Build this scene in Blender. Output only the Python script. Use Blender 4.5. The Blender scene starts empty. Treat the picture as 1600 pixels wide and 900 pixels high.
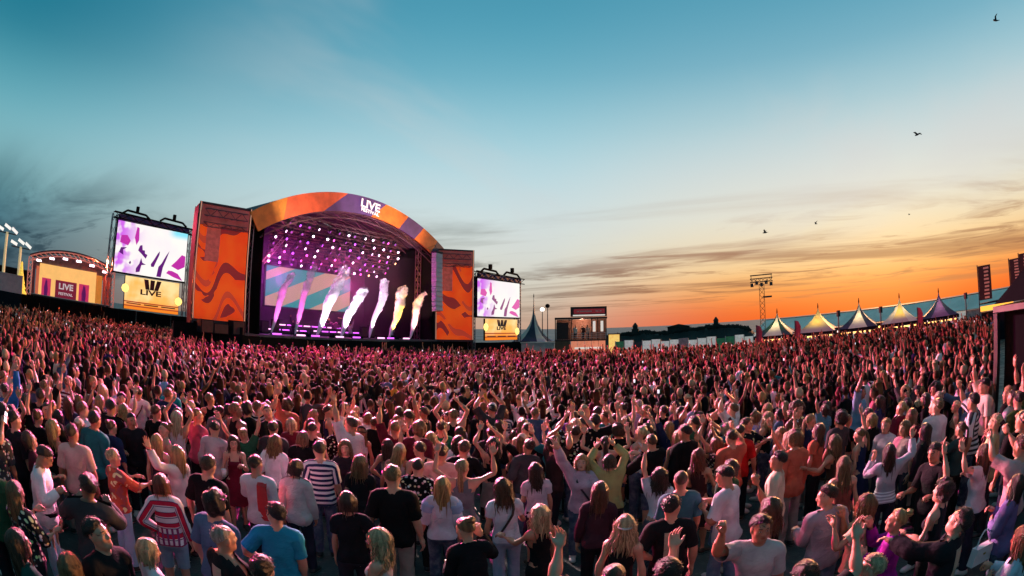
import bpy, bmesh, math, random
import numpy as np
from mathutils import Vector, Matrix, Quaternion
random.seed(7); np.random.seed(7)
RNG = random.Random(11)
scene = bpy.context.scene
COL = scene.collection
R = math.radians

# ---------------------------------------------------------------- camera (fisheye lens, as in the photograph)
cam_data = bpy.data.cameras.new("camera")
cam = bpy.data.objects.new("camera", cam_data)
COL.objects.link(cam)
cam.location = (0, 0, 3.45)
cam.rotation_euler = (R(90 + 13.2), 0, 0)
cam_data.type = 'PANO'
cam_data.panorama_type = 'FISHEYE_EQUISOLID'
cam_data.sensor_fit = 'HORIZONTAL'
cam_data.sensor_width = 36.0
cam_data.fisheye_lens = 845.0 / 1600.0 * 36.0
cam_data.fisheye_fov = R(300)
cam_data.shift_y = -130.0 / 900.0        # the photograph is the lower part of a taller frame
cam_data.clip_start = 0.05
cam_data.clip_end = 20000
scene.camera = cam
scene.render.engine = 'CYCLES'
scene.cycles.use_denoising = True
scene.cycles.max_bounces = 5
scene.cycles.transparent_max_bounces = 16
scene.cycles.sample_clamp_indirect = 4.0
scene.view_settings.view_transform = 'Standard'
scene.view_settings.look = 'None'
scene.view_settings.exposure = 0.42
scene.view_settings.gamma = 1.0

def s2l(c):
    return tuple(((v / 255.0) / 12.92 if v / 255.0 <= 0.04045 else ((v / 255.0 + 0.055) / 1.055) ** 2.4) for v in c[:3])

# ---------------------------------------------------------------- node helper
class NT:
    def __init__(self, tree):
        self.t = tree
    def n(self, typ, **kw):
        nd = self.t.nodes.new(typ)
        for k, v in kw.items():
            setattr(nd, k, v)
        return nd
    def put(self, sock, v):
        if isinstance(v, bpy.types.NodeSocket):
            self.t.links.new(v, sock)
        elif v is not None:
            if sock.type == 'RGBA' and len(v) == 3:
                v = (*v, 1.0)
            sock.default_value = v
    def math(self, op, a, b=None, c=None, clamp=False):
        nd = self.n('ShaderNodeMath', operation=op, use_clamp=clamp)
        for i, v in enumerate((a, b, c)):
            if v is not None:
                self.put(nd.inputs[i], v)
        return nd.outputs[0]
    def ss(self, v, a, b, lo=0.0, hi=1.0):
        nd = self.n('ShaderNodeMapRange', interpolation_type='SMOOTHSTEP')
        for i, q in enumerate((v, a, b, lo, hi)):
            self.put(nd.inputs[i], q)
        return nd.outputs[0]
    def mix(self, f, a, b, blend='MIX'):
        nd = self.n('ShaderNodeMix', data_type='RGBA', blend_type=blend)
        nd.clamp_factor = True
        self.put(nd.inputs[0], f); self.put(nd.inputs[6], a); self.put(nd.inputs[7], b)
        return nd.outputs[2]
    def ramp(self, v, stops, interp='EASE'):
        nd = self.n('ShaderNodeValToRGB')
        cr = nd.color_ramp; cr.interpolation = interp
        while len(cr.elements) < len(stops):
            cr.elements.new(0.5)
        for e, (p, c) in zip(cr.elements, stops):
            e.position = p; e.color = (*c[:3], 1)
        self.put(nd.inputs[0], v)
        return nd.outputs[0]
    def sep(self, v):
        nd = self.n('ShaderNodeSeparateXYZ'); self.put(nd.inputs[0], v); return nd.outputs
    def comb(self, x, y, z):
        nd = self.n('ShaderNodeCombineXYZ')
        for i, q in enumerate((x, y, z)): self.put(nd.inputs[i], q)
        return nd.outputs[0]
    def noise(self, vec, scale, detail=3, rough=0.5, dist=0.0):
        nd = self.n('ShaderNodeTexNoise')
        if vec is not None: self.put(nd.inputs['Vector'], vec)
        nd.inputs['Scale'].default_value = scale; nd.inputs['Detail'].default_value = detail
        nd.inputs['Roughness'].default_value = rough; nd.inputs['Distortion'].default_value = dist
        return nd.outputs[0]

# ---------------------------------------------------------------- world: dusk sky with the afterglow on the right
SUN_AZ, SUN_EL = 41.0, 7.0
world = bpy.data.worlds.new("World"); scene.world = world
world.use_nodes = True
wt = world.node_tree; wt.nodes.clear(); W = NT(wt)
dirv = W.n('ShaderNodeTexCoord').outputs['Generated']
dx, dy, dz = W.sep(dirv)
zc = W.math('MAXIMUM', dz, 0.0)
hl = W.math('SQRT', W.math('ADD', W.math('ADD', W.math('MULTIPLY', dx, dx), W.math('MULTIPLY', dy, dy)), 1e-4))
cosd = W.math('DIVIDE', W.math('ADD', W.math('MULTIPLY', dx, math.sin(R(SUN_AZ))), W.math('MULTIPLY', dy, math.cos(R(SUN_AZ)))), hl)
def SK(*st): return [(p, s2l(c)) for p, c in st]
rA = W.ramp(zc, SK((0, (44, 76, 94)), (.05, (44, 88, 106)), (.11, (58, 112, 130)), (.16, (94, 152, 162)), (.22, (138, 190, 198)), (.31, (100, 176, 192)), (.41, (28, 126, 150)), (.55, (20, 114, 142)), (.75, (60, 130, 154)), (1, (100, 148, 166))), 'B_SPLINE')
rB = W.ramp(zc, SK((0, (200, 160, 138)), (.04, (206, 184, 166)), (.08, (216, 210, 194)), (.15, (222, 228, 222)), (.24, (206, 228, 233)), (.34, (168, 214, 226)), (.45, (108, 180, 202)), (.58, (64, 152, 180)), (.78, (84, 150, 172)), (1, (100, 148, 166))), 'B_SPLINE')
rC = W.ramp(zc, SK((0, (238, 78, 16)), (.026, (246, 108, 32)), (.055, (252, 162, 76)), (.09, (253, 206, 138)), (.14, (244, 226, 188)), (.19, (232, 230, 216)), (.27, (214, 224, 224)), (.35, (178, 212, 220)), (.45, (116, 180, 202)), (.60, (66, 152, 180)), (.78, (84, 150, 172)), (1, (100, 148, 166))), 'B_SPLINE')
cosb = W.math('DIVIDE', W.math('ADD', W.math('MULTIPLY', dx, math.sin(R(28))), W.math('MULTIPLY', dy, math.cos(R(28)))), hl)
sky1 = W.mix(W.ss(cosb, -0.02, 0.86), rA, rB)
sky2 = W.mix(W.ss(cosd, 0.77, 0.985), sky1, rC)
# cloud streaks drawn out along one heading
den = W.math('ADD', zc, 0.075)
ca, sa = math.cos(R(20)), math.sin(R(20))
px = W.math('DIVIDE', W.math('SUBTRACT', W.math('MULTIPLY', dx, ca), W.math('MULTIPLY', dy, sa)), den)
py = W.math('DIVIDE', W.math('ADD', W.math('MULTIPLY', dx, sa), W.math('MULTIPLY', dy, ca)), den)
pv = W.comb(W.math('MULTIPLY', px, 0.30), W.math('MULTIPLY', py, 1.0), 3.7)
n1 = W.noise(pv, 0.9, 6, 0.58, 0.6)
n2 = W.noise(W.comb(W.math('MULTIPLY', px, .45), py, 4.0), 1.7, 7, 0.62, 0.9)
n3 = W.noise(W.comb(px, W.math('MULTIPLY', py, .5), 9.0), 0.55, 5, 0.6, 0.4)
low = W.math('MULTIPLY', W.ss(zc, 0.006, 0.04), W.ss(zc, 0.27, 0.09))
m_dark = W.math('MULTIPLY', W.math('MULTIPLY', W.ss(n1, 0.47, 0.66), low), 0.72)
cloudc = W.mix(W.ss(cosd, 0.66, 0.96), W.mix(W.ss(cosd, -0.05, 0.66), s2l((22, 52, 70)), s2l((100, 104, 100))), s2l((150, 92, 66)))
sky3 = W.mix(m_dark, sky2, cloudc)
m_dark2 = W.math('MULTIPLY', W.math('MULTIPLY', W.ss(n2, 0.50, 0.68), W.math('MULTIPLY', W.ss(zc, 0.012, 0.06), W.ss(zc, 0.22, 0.09))), 0.75)
sky4 = W.mix(m_dark2, sky3, cloudc)
hi = W.math('MULTIPLY', W.math('MULTIPLY', W.ss(n3, 0.44, 0.66), W.ss(zc, 0.08, 0.22)), 0.34)
hi = W.math('MULTIPLY', hi, W.ss(cosb, 0.25, 0.85))
sky5 = W.mix(hi, sky4, s2l((216, 214, 214)))
bg = W.n('ShaderNodeBackground'); W.put(bg.inputs[0], sky5); bg.inputs[1].default_value = 0.69
nish = W.n('ShaderNodeTexSky', sky_type='NISHITA'); nish.sun_disc = False
nish.sun_elevation = R(SUN_EL); nish.sun_rotation = R(SUN_AZ)
bg2 = W.n('ShaderNodeBackground'); W.put(bg2.inputs[0], nish.outputs[0]); bg2.inputs[1].default_value = 0.003
addb = W.n('ShaderNodeAddShader')
wt.links.new(bg.outputs[0], addb.inputs[0]); wt.links.new(bg2.outputs[0], addb.inputs[1])
wo = W.n('ShaderNodeOutputWorld'); wt.links.new(addb.outputs[0], wo.inputs[0])

# ---------------------------------------------------------------- sun: last warm light from the right
sd = bpy.data.lights.new("sun", 'SUN'); sd.energy = 2.8; sd.angle = R(2.0); sd.color = (1.0, 0.40, 0.15)
sun = bpy.data.objects.new("sun", sd); COL.objects.link(sun)
_d = Vector((math.sin(R(SUN_AZ)) * math.cos(R(SUN_EL)), math.cos(R(SUN_AZ)) * math.cos(R(SUN_EL)), math.sin(R(SUN_EL))))
sun.rotation_euler = _d.to_track_quat('Z', 'Y').to_euler()

def lamp(name, kind, loc, target, energy, color, size=1.0, spot=60, blend=.6):
    l = bpy.data.lights.new(name, kind); l.energy = energy; l.color = color
    if kind == 'AREA':
        l.shape = 'DISK'; l.size = size
    else:
        l.shadow_soft_size = size
    if kind == 'SPOT':
        l.spot_size = R(spot); l.spot_blend = blend
    o = bpy.data.objects.new(name, l); COL.objects.link(o); o.location = loc
    o.rotation_euler = (Vector(loc) - Vector(target)).to_track_quat('Z', 'Y').to_euler()
    return o

# ---------------------------------------------------------------- materials
MATS = {}
def mat(name, color=(.5, .5, .5), rough=.6, metal=0.0, emis=None, estr=0.0, var=0.12, vscale=3.0, bump=0.0, bscale=40.0, spec=.5):
    if name in MATS: return MATS[name]
    m = bpy.data.materials.new(name); m.use_nodes = True
    t = m.node_tree; t.nodes.clear(); N = NT(t)
    b = N.n('ShaderNodeBsdfPrincipled'); o = N.n('ShaderNodeOutputMaterial'); t.links.new(b.outputs[0], o.inputs[0])
    co = N.n('ShaderNodeTexCoord').outputs['Object']
    if var:
        nv = N.noise(co, vscale, 4, .6)
        c2 = tuple(max(0, v * (1 - var * 1.6)) for v in color); c3 = tuple(min(1, v * (1 + var)) for v in color)
        N.put(b.inputs['Base Color'], N.mix(N.ss(nv, .3, .7), c2, c3))
    else:
        N.put(b.inputs['Base Color'], color)
    b.inputs['Roughness'].default_value = rough; b.inputs['Metallic'].default_value = metal
    b.inputs['Specular IOR Level'].default_value = spec
    if emis is not None:
        N.put(b.inputs['Emission Color'], emis); b.inputs['Emission Strength'].default_value = estr
    if bump:
        bp = N.n('ShaderNodeBump'); bp.inputs['Strength'].default_value = bump
        N.put(bp.inputs['Height'], N.noise(co, bscale, 4, .6)); t.links.new(bp.outputs[0], b.inputs['Normal'])
    MATS[name] = m
    return m

# ---------------------------------------------------------------- mesh and object helpers
class MB:
    """collects simple solids into one mesh"""
    def __init__(self): self.v = []; self.f = []
    def add(self, vs, fs):
        b = len(self.v); self.v += [tuple(p) for p in vs]; self.f += [[i + b for i in f] for f in fs]; return self
    def box(self, c, s, rz=0.0):
        x, y, z = s[0] / 2, s[1] / 2, s[2] / 2; q = [(-x, -y), (x, -y), (x, y), (-x, y)]
        cr, sr = math.cos(rz), math.sin(rz)
        vs = [(c[0] + a * cr - b * sr, c[1] + a * sr + b * cr, c[2] + k) for k in (-z, z) for a, b in q]
        return self.add(vs, [(3, 2, 1, 0), (4, 5, 6, 7), (0, 1, 5, 4), (1, 2, 6, 5), (2, 3, 7, 6), (3, 0, 4, 7)])
    def tube(self, p, q, r, r2=None, n=6, cap=True):
        p, q = Vector(p), Vector(q); d = (q - p)
        if d.length < 1e-6: return self
        d.normalize(); a = d.orthogonal().normalized(); b = d.cross(a); r2 = r if r2 is None else r2
        vs = [tuple(o + (a * math.cos(2 * math.pi * i / n) + b * math.sin(2 * math.pi * i / n)) * rr) for o, rr in ((p, r), (q, r2)) for i in range(n)]
        fs = [(i, (i + 1) % n, n + (i + 1) % n, n + i) for i in range(n)]
        if cap: fs += [tuple(range(n))[::-1], tuple(range(n, 2 * n))]
        return self.add(vs, fs)
    def path(self, pts, r, n=6):
        for a, b in zip(pts[:-1], pts[1:]): self.tube(a, b, r, n=n)
        return self
    def truss(self, p, q, w=.4, r=.035, seg=None):
        p, q = Vector(p), Vector(q); d = q - p; L = d.length; d.normalize(); a = d.orthogonal().normalized(); b = d.cross(a)
        if abs(d.z) < .9:
            b = Vector((0, 0, 1)); b = (b - d * b.dot(d)).normalized(); a = b.cross(d)
        elif abs(d.z) > .9:
            a = Vector((1, 0, 0)); b = Vector((0, 1, 0))
        seg = seg or max(2, int(L / (w * 1.3))); h = w / 2
        cs = [a * h + b * h, -a * h + b * h, -a * h - b * h, a * h - b * h]
        for c in cs: self.tube(p + c, q + c, r, n=4)
        for i in range(seg):
            t0, t1 = i / seg, (i + 1) / seg
            for k in range(4):
                c0, c1 = cs[k], cs[(k + 1) % 4]
                if i % 2: c0, c1 = c1, c0
                self.tube(p + d * L * t0 + c0, p + d * L * t1 + c1, r * .6, n=3, cap=False)
        return self
    def prism(self, prof, y0, y1):
        """profile of (x,z) points pushed from y0 to y1"""
        n = len(prof)
        vs = [(x, y0, z) for x, z in prof] + [(x, y1, z) for x, z in prof]
        fs = [tuple(range(n)), tuple(range(n, 2 * n))[::-1]] + [((i + 1) % n, i, n + i, n + (i + 1) % n) for i in range(n)]
        return self.add(vs, fs)
    def lathe(self, prof, c=(0, 0, 0), n=10):
        k = len(prof)
        vs = [(c[0] + r * math.cos(2 * math.pi * i / n), c[1] + r * math.sin(2 * math.pi * i / n), c[2] + z) for r, z in prof for i in range(n)]
        fs = [(j * n + i, j * n + (i + 1) % n, (j + 1) * n + (i + 1) % n, (j + 1) * n + i) for j in range(k - 1) for i in range(n)]
        fs += [tuple(range(n))[::-1], tuple((k - 1) * n + i for i in range(n))]
        return self.add(vs, fs)
    def mesh(self, name, m, smooth=False):
        me = bpy.data.meshes.new(name); me.from_pydata(self.v, [], self.f)
        me.materials.append(m) if m else None
        if smooth: me.shade_smooth()
        me.update(); return me
    def build(self, name, m, parent=None, smooth=False, loc=None):
        o = bpy.data.objects.new(name, self.mesh(name, m, smooth)); COL.objects.link(o); o.parent = parent
        if loc is not None: o.location = loc
        return o

def tag(o, label, cat, group=None):
    o['label'] = label; o['category'] = cat
    if group: o['group'] = group
    return o
def thing(name, loc, rz=0.0, label=None, cat=None, group=None):
    o = bpy.data.objects.new(name, None); COL.objects.link(o); o.location = loc; o.rotation_euler = (0, 0, rz)
    o.empty_display_size = .3
    if label: tag(o, label, cat, group)
    return o
def struct(o, kind='structure'):
    o['kind'] = kind; return o
def copy_tree(o, parent=None):
    c = o.copy(); COL.objects.link(c)
    if parent is not None: c.parent = parent
    for ch in list(o.children): copy_tree(ch, c)
    return c
def txt(name, body, m, parent, loc, size, rot=(math.pi / 2, 0, 0), xs=1.0, bold=0.0, align='CENTER'):
    cu = bpy.data.curves.new(name, 'FONT'); cu.body = body; cu.size = size; cu.align_x = align; cu.align_y = 'CENTER'
    cu.offset = bold; cu.extrude = .01; cu.resolution_u = 2; cu.materials.append(m)
    tmp = bpy.data.objects.new(name, cu); COL.objects.link(tmp)
    bpy.context.view_layer.update()
    me = bpy.data.meshes.new_from_object(tmp.evaluated_get(bpy.context.evaluated_depsgraph_get()))
    bpy.data.objects.remove(tmp)
    o = bpy.data.objects.new(name, me); COL.objects.link(o); o.parent = parent; o.location = loc; o.rotation_euler = rot; o.scale = (xs, 1, 1)
    return o
CW = 30000.0
BIRDS = [(59.7, 25.1, 40, .9, 20, 'tiny dark bird highest at the upper right corner'), (46.2, 16.8, 42, 1.0, -30, 'dark bird alone high above the middle tents'), (27.4, 9.3, 60, 1.1, 10, 'dark bird gliding just above the lattice light mast'), (33.1, 9.5, 75, .9, 50, 'small grey bird right of the one over the mast'), (43.7, 8.9, 100, .8, -10, 'faintest tiny bird low over the dark blue tent')]
# ================================================================ THE SETTING
def ground_mat():
    m = bpy.data.materials.new('ground_mat'); m.use_nodes = True; t = m.node_tree; t.nodes.clear(); N = NT(t)
    b = N.n('ShaderNodeBsdfPrincipled'); o = N.n('ShaderNodeOutputMaterial'); t.links.new(b.outputs[0], o.inputs[0])
    co = N.n('ShaderNodeTexCoord').outputs['Object']
    c = N.mix(N.ss(N.noise(co, .5, 5), .35, .65), (.030, .045, .046), (.055, .075, .072))
    c = N.mix(N.ss(N.noise(co, 9, 3), .60, .72), c, (.14, .15, .14))      # trodden litter and scuffs
    N.put(b.inputs['Base Color'], c); N.put(b.inputs['Roughness'], N.ss(N.noise(co, 2.2, 3), .3, .7, .35, .75))
    bp = N.n('ShaderNodeBump'); bp.inputs['Strength'].default_value = .4; bp.inputs['Distance'].default_value = .03
    N.put(bp.inputs['Height'], N.noise(co, 30, 4)); t.links.new(bp.outputs[0], b.inputs['Normal'])
    return m
def sea_mat():
    m = bpy.data.materials.new('sea_mat'); m.use_nodes = True; t = m.node_tree; t.nodes.clear(); N = NT(t)
    b = N.n('ShaderNodeBsdfPrincipled'); o = N.n('ShaderNodeOutputMaterial'); t.links.new(b.outputs[0], o.inputs[0])
    co = N.n('ShaderNodeTexCoord').outputs['Object']
    n = N.noise(co, .02, 6, .6)
    N.put(b.inputs['Base Color'], N.mix(N.ss(n, .35, .65), (.16, .21, .22), (.30, .34, .34)))
    b.inputs['Roughness'].default_value = .75; b.inputs['Specular IOR Level'].default_value = .25
    bp = N.n('ShaderNodeBump'); bp.inputs['Strength'].default_value = .6; bp.inputs['Distance'].default_value = .6
    N.put(bp.inputs['Height'], N.noise(co, .25, 5, .6)); t.links.new(bp.outputs[0], b.inputs['Normal'])
    return m
g = MB(); g.add([(-9000, 9000, 0), (-300, 900, 0), (12, 128, 0), (52, 92, 0), (84, 40, 0), (96, 0, 0), (120, -300, 0), (120, -9000, 0), (-9000, -9000, 0)], [tuple(range(9))[::-1]])
struct(g.build('ground', ground_mat()))
sgm = MB(); sgm.add([(-9000, -9000, -.5), (9500, -9000, -.5), (9500, 9500, -.5), (-9000, 9500, -.5)], [(0, 1, 2, 3)])
struct(sgm.build('sea', sea_mat()))

BLACK = mat('black_cloth', (.005, .005, .006), .9, spec=.08); STEEL = mat('dark_steel', (.05, .05, .055), .45, .6); ALU = mat('aluminium', (.45, .44, .45), .38, .8)
DUNE = mat('dune_scrub', (.018, .022, .020), .9, var=.4, vscale=.3)
def pol(az, d): return (d * math.sin(R(az)), d * math.cos(R(az)))

# dark promenade embankment along the sea with an irregular top, far behind the fence
prof = [(12, 1.0), (15.5, 2.7), (17, 3.0), (19, 3.35), (20.5, 3.5), (22, 3.75), (24, 3.4), (26, 3.25), (28, 3.55), (29.5, 3.75), (31, 3.9), (33, 4.3), (35, 4.25), (37, 4.15), (39, 3.8), (40.5, 3.0), (41.8, 1.4)]
em = MB(); r2 = random.Random(3)
vs = []; fs = []; sub = []
for (a0, z0), (a1, z1) in zip(prof[:-1], prof[1:]):
    for k in range(6):
        t = k / 6; sub.append((a0 + (a1 - a0) * t, z0 + (z1 - z0) * t + r2.uniform(-.16, .16)))
sub.append(prof[-1])
for a, z in sub:
    a = 10.0 + (a - 15.5) * .60
    for d, zz in ((96, 0), (99, z * .75), (103, z), (108, z * .8), (112, 0)):
        vs.append((*pol(a, d), zz * .70))
for i in range(len(sub) - 1):
    for k in range(4): fs.append((i * 5 + k, i * 5 + k + 1, (i + 1) * 5 + k + 1, (i + 1) * 5 + k))
em.add(vs, fs); struct(em.build('embankment', DUNE))
sc_r = random.Random(8); scv = []; scf = []
for k in range(1500):
    i = sc_r.randrange(4, len(sub) - 5); a, z = sub[i]; a = 10.0 + (a - 15.5) * .60 + sc_r.uniform(-.15, .15); d = sc_r.uniform(98, 104); x, y = pol(a, d); h = sc_r.uniform(.12, .5); w = sc_r.uniform(.15, .5); b = len(scv); zz = z * .58 + sc_r.uniform(-.2, .25); q = sc_r.uniform(-.3, .3)
    scv += [(x - w, y, zz), (x + w, y + .1, zz), (x + q + w * .5, y, zz + h * .7), (x + q, y, zz + h)]; scf += [(b, b + 1, b + 2), (b, b + 2, b + 3)]
sk_ = MB(); sk_.add(scv, scf); struct(sk_.build('scrub', DUNE), 'stuff')
def beacon(az, d, h, label):
    x, y = pol(az, d); o = thing('beacon_tower', (x, y, 2.3), 0, label, 'tower', 'small towers on the embankment')
    MB().lathe([(.75, 0), (.7, h * .55), (.5, h * .6), (.5, h)], n=8).build('shaft', DUNE, o)
    MB().lathe([(.8, h * .55), (.8, h * .62)], n=8).build('gallery', DUNE, o)
    MB().lathe([(.62, h), (.1, h + .7)], n=8).build('cap', DUNE, o)
beacon(13.0, 102, 1.2, 'squat dark beacon tower at the stage end of the embankment')
beacon(21.6, 102, 1.5, 'taller dark beacon tower nearer the lattice light mast')
bt = thing('beach_pavilion', (*pol(17.6, 102.5), 2.35), R(-17.6), 'low dark pavilion with a pitched roof on the embankment', 'building')
MB().box((0, 0, .35), (4.2, 2, .7)).build('wall', DUNE, bt); MB().prism([(-2.6, .7), (2.6, .7), (0, 1.25)], -1.2, 1.2).build('roof', DUNE, bt)

# low white and green site fence in front of it
FW = mat('fence_white_glow', (.80, .80, .76), .6, var=.15, emis=(1, .96, .85), estr=.16); FG = mat('fence_green', (.12, .46, .18), .6, var=.2); FD = mat('fence_dark', (.03, .05, .05), .7); FP = mat('fence_pink', (.55, .34, .33), .6, var=.2)  # white panels emit faintly, in place of light falling on them
fA, fB = Vector((*pol(10.9, 53), 0)), Vector((*pol(26.6, 51), 0)); nF = 16
sf = thing('site_fence', fA, math.atan2(fB.y - fA.y, fB.x - fA.x), 'long low white and green site fence in front of the dark embankment', 'fence')
Lf = (fB - fA).length; wpan = Lf / nF
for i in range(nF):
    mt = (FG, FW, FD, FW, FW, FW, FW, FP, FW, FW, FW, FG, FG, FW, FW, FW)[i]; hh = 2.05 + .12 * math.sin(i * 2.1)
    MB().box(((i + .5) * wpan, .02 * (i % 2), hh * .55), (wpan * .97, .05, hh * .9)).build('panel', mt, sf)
    MB().box((i * wpan, -.04, 1.05), (.07, .07, 2.15)).build('post', ALU, sf)
WT = mat('white_canvas', (.50, .48, .45), .7, var=.06)
PALE = mat('pale_roof', (.92, .72, .60), .6, var=.10, vscale=.4); DTR = mat('roof_trim', (.04, .045, .05), .6)
bA, bB = Vector((*pol(25.6, 76), 0)), Vector((*pol(54, 62), 0)); nB = 14; wB = (bB - bA).length / nB
br = thing('beach_hall', bA, math.atan2(bB.y - bA.y, bB.x - bA.x), 'very long low hall with a pale sloping roof behind the pagoda tents', 'building')
for i in range(nB):
    x0, x1 = i * wB + .02, (i + 1) * wB - .02; up = .012 * (i % 2)
    MB().add([(x0, 0, 1.75 + up), (x1, 0, 1.75 + up), (x1, 3.2, 3.22 + up), (x0, 3.2, 3.22 + up), (x0, .05, 1.68 + up), (x1, .05, 1.68 + up), (x1, 3.22, 3.14 + up), (x0, 3.22, 3.14 + up)], [(0, 1, 2, 3), (7, 6, 5, 4), (0, 4, 5, 1), (2, 6, 7, 3), (1, 5, 6, 2), (0, 3, 7, 4)]).build('roof_sheet', PALE, br)
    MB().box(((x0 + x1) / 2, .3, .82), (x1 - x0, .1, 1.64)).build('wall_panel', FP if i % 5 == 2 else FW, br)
MB().box((nB * wB / 2, 3.3, 3.24), (nB * wB, .12, .14)).build('ridge_trim', DTR, br)

# ---------------------------------------------------------------- pagoda tents on the right
YEL = mat('lit_strip', (.9, .7, .3), .5, emis=(1.0, .50, .12), estr=2.6, var=0)
WSTR = mat('white_strip', (.9, .9, .9), .5, emis=(1.0, .9, .8), estr=1.6, var=0)
def canvas(name, a, b_, c):
    m = bpy.data.materials.new(name); m.use_nodes = True; t = m.node_tree; t.nodes.clear(); N = NT(t)
    b = N.n('ShaderNodeBsdfPrincipled'); tl = N.n('ShaderNodeBsdfTranslucent'); ms = N.n('ShaderNodeMixShader'); o = N.n('ShaderNodeOutputMaterial')
    co = N.n('ShaderNodeTexCoord').outputs['Object']; x, y, z = N.sep(co)
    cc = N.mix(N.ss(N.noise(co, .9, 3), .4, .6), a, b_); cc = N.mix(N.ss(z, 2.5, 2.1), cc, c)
    N.put(b.inputs['Base Color'], cc); b.inputs['Roughness'].default_value = .6; N.put(tl.inputs[0], cc)
    ms.inputs[0].default_value = .35; t.links.new(b.outputs[0], ms.inputs[1]); t.links.new(tl.outputs[0], ms.inputs[2]); t.links.new(ms.outputs[0], o.inputs[0]); return m
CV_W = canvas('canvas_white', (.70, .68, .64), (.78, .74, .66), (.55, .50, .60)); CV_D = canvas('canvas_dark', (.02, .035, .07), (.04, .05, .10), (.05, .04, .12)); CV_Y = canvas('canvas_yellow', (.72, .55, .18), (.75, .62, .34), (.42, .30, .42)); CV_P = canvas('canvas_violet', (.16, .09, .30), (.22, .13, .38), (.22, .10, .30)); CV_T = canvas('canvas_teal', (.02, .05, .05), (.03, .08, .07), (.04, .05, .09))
LIP = mat('valance_dark', (.009, .009, .014), .8, spec=.12)
def pagoda(x, y, az, w, eave, peak, sides, label, group='pagoda tents along the right side', ex=1.9):
    o = thing('pagoda_tent', (x, y, 0), -R(az), label, 'tent', group)
    h = w / 2; n = 9; H_ = peak - eave
    for k in range(4):
        a = k * math.pi / 2; m_ = MB(); vs = []; fs = []
        for i in range(n):
            t = i / (n - 1); r = h * (1 - t) ** ex * .96 + .04 * h * (1 - t) + .025; z = eave + H_ * t
            for j in range(5):
                u = (j / 4 - .5) * 2 * r; dd = r * (1 - .05 * (1 - (j / 2 - 1) ** 2) * (1 - t)); vs.append((u * math.cos(a) - (-dd) * math.sin(a), u * math.sin(a) + (-dd) * math.cos(a), z))
        for i in range(n - 1):
            for j in range(4): fs.append((i * 5 + j, i * 5 + j + 1, (i + 1) * 5 + j + 1, (i + 1) * 5 + j))
        m_.add(vs, [f for q, f in enumerate(fs) if q % 4 in (0, 3)]); m_.build('roof_panel', sides[k], o, True)
        m2 = MB(); m2.add(vs, [f for q, f in enumerate(fs) if q % 4 in (1, 2)]); m2.build('roof_stripe', sides[4] if len(sides) > 4 else sides[k], o, True)
        MB().box((math.sin(a) * (h + .012), -math.cos(a) * (h + .012), eave - .13), (w + .02 if k % 2 == 0 else .03, .03 if k % 2 == 0 else w - .05, .28)).build('valance', LIP, o)
    for sx in (-1, 1):
        for sy in (-1, 1): MB().box((sx * (h - .08), sy * (h - .08), eave / 2 - .15), (.09, .09, eave - .3)).build('leg', ALU, o)
    MB().lathe([(.05, 0), (.06, .15), (.02, .45)], (0, 0, peak - .05), 6).build('finial', LIP, o)
    MB().box((0, -h + .25, .5), (w - .5, .5, 1.0)).build('counter', LIP, o)
    MB().box((0, -h + .10, eave - .36), (w - .5, .06, .12)).build('light_strip', YEL, o)
    return o
T1, T5 = Vector((*pol(28.2, 50), 0)), Vector((*pol(46.2, 50), 0))
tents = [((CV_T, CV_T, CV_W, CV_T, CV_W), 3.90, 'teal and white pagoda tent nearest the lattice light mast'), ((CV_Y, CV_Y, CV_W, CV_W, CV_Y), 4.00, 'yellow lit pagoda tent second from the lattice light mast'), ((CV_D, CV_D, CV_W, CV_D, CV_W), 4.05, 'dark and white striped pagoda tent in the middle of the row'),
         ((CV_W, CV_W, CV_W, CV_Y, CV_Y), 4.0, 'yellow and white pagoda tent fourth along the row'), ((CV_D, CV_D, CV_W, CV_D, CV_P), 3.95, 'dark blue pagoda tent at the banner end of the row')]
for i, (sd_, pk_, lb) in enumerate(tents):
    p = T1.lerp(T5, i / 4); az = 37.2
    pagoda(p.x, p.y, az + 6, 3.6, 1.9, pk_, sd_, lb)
    lamp('tent_lamp', 'POINT', (p.x, p.y, 2.3), (0, 0, 0), 105, (1, .70, .34), .15)
# low stalls joining the tents with a dark fascia and a lit edge
for i in range(4):
    p = T1.lerp(T5, (i + .5) / 4); o = thing('food_stall', (p.x, p.y, 0), -R(37.2), ['food stall with a lit counter between the teal and the yellow tent', 'food stall with a lit counter left of the middle dark tent', 'food stall with a lit counter right of the middle dark tent', 'food stall with a lit counter beside the last dark blue tent'][i], 'stall', 'stalls between the tents')
    MB().box((0, 1.0, 1.0), (1.0, 1.2, 2.0)).build('wall', LIP, o); MB().box((0, .3, 1.98), (1.06, 1.4, .16)).build('roof', LIP, o); MB().box((0, -.36, 1.72), (.96, .05, .16)).build('light_strip', WSTR if i % 2 else YEL, o); MB().box((0, -.1, .5), (.98, .5, 1.0)).build('counter', LIP, o)
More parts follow.
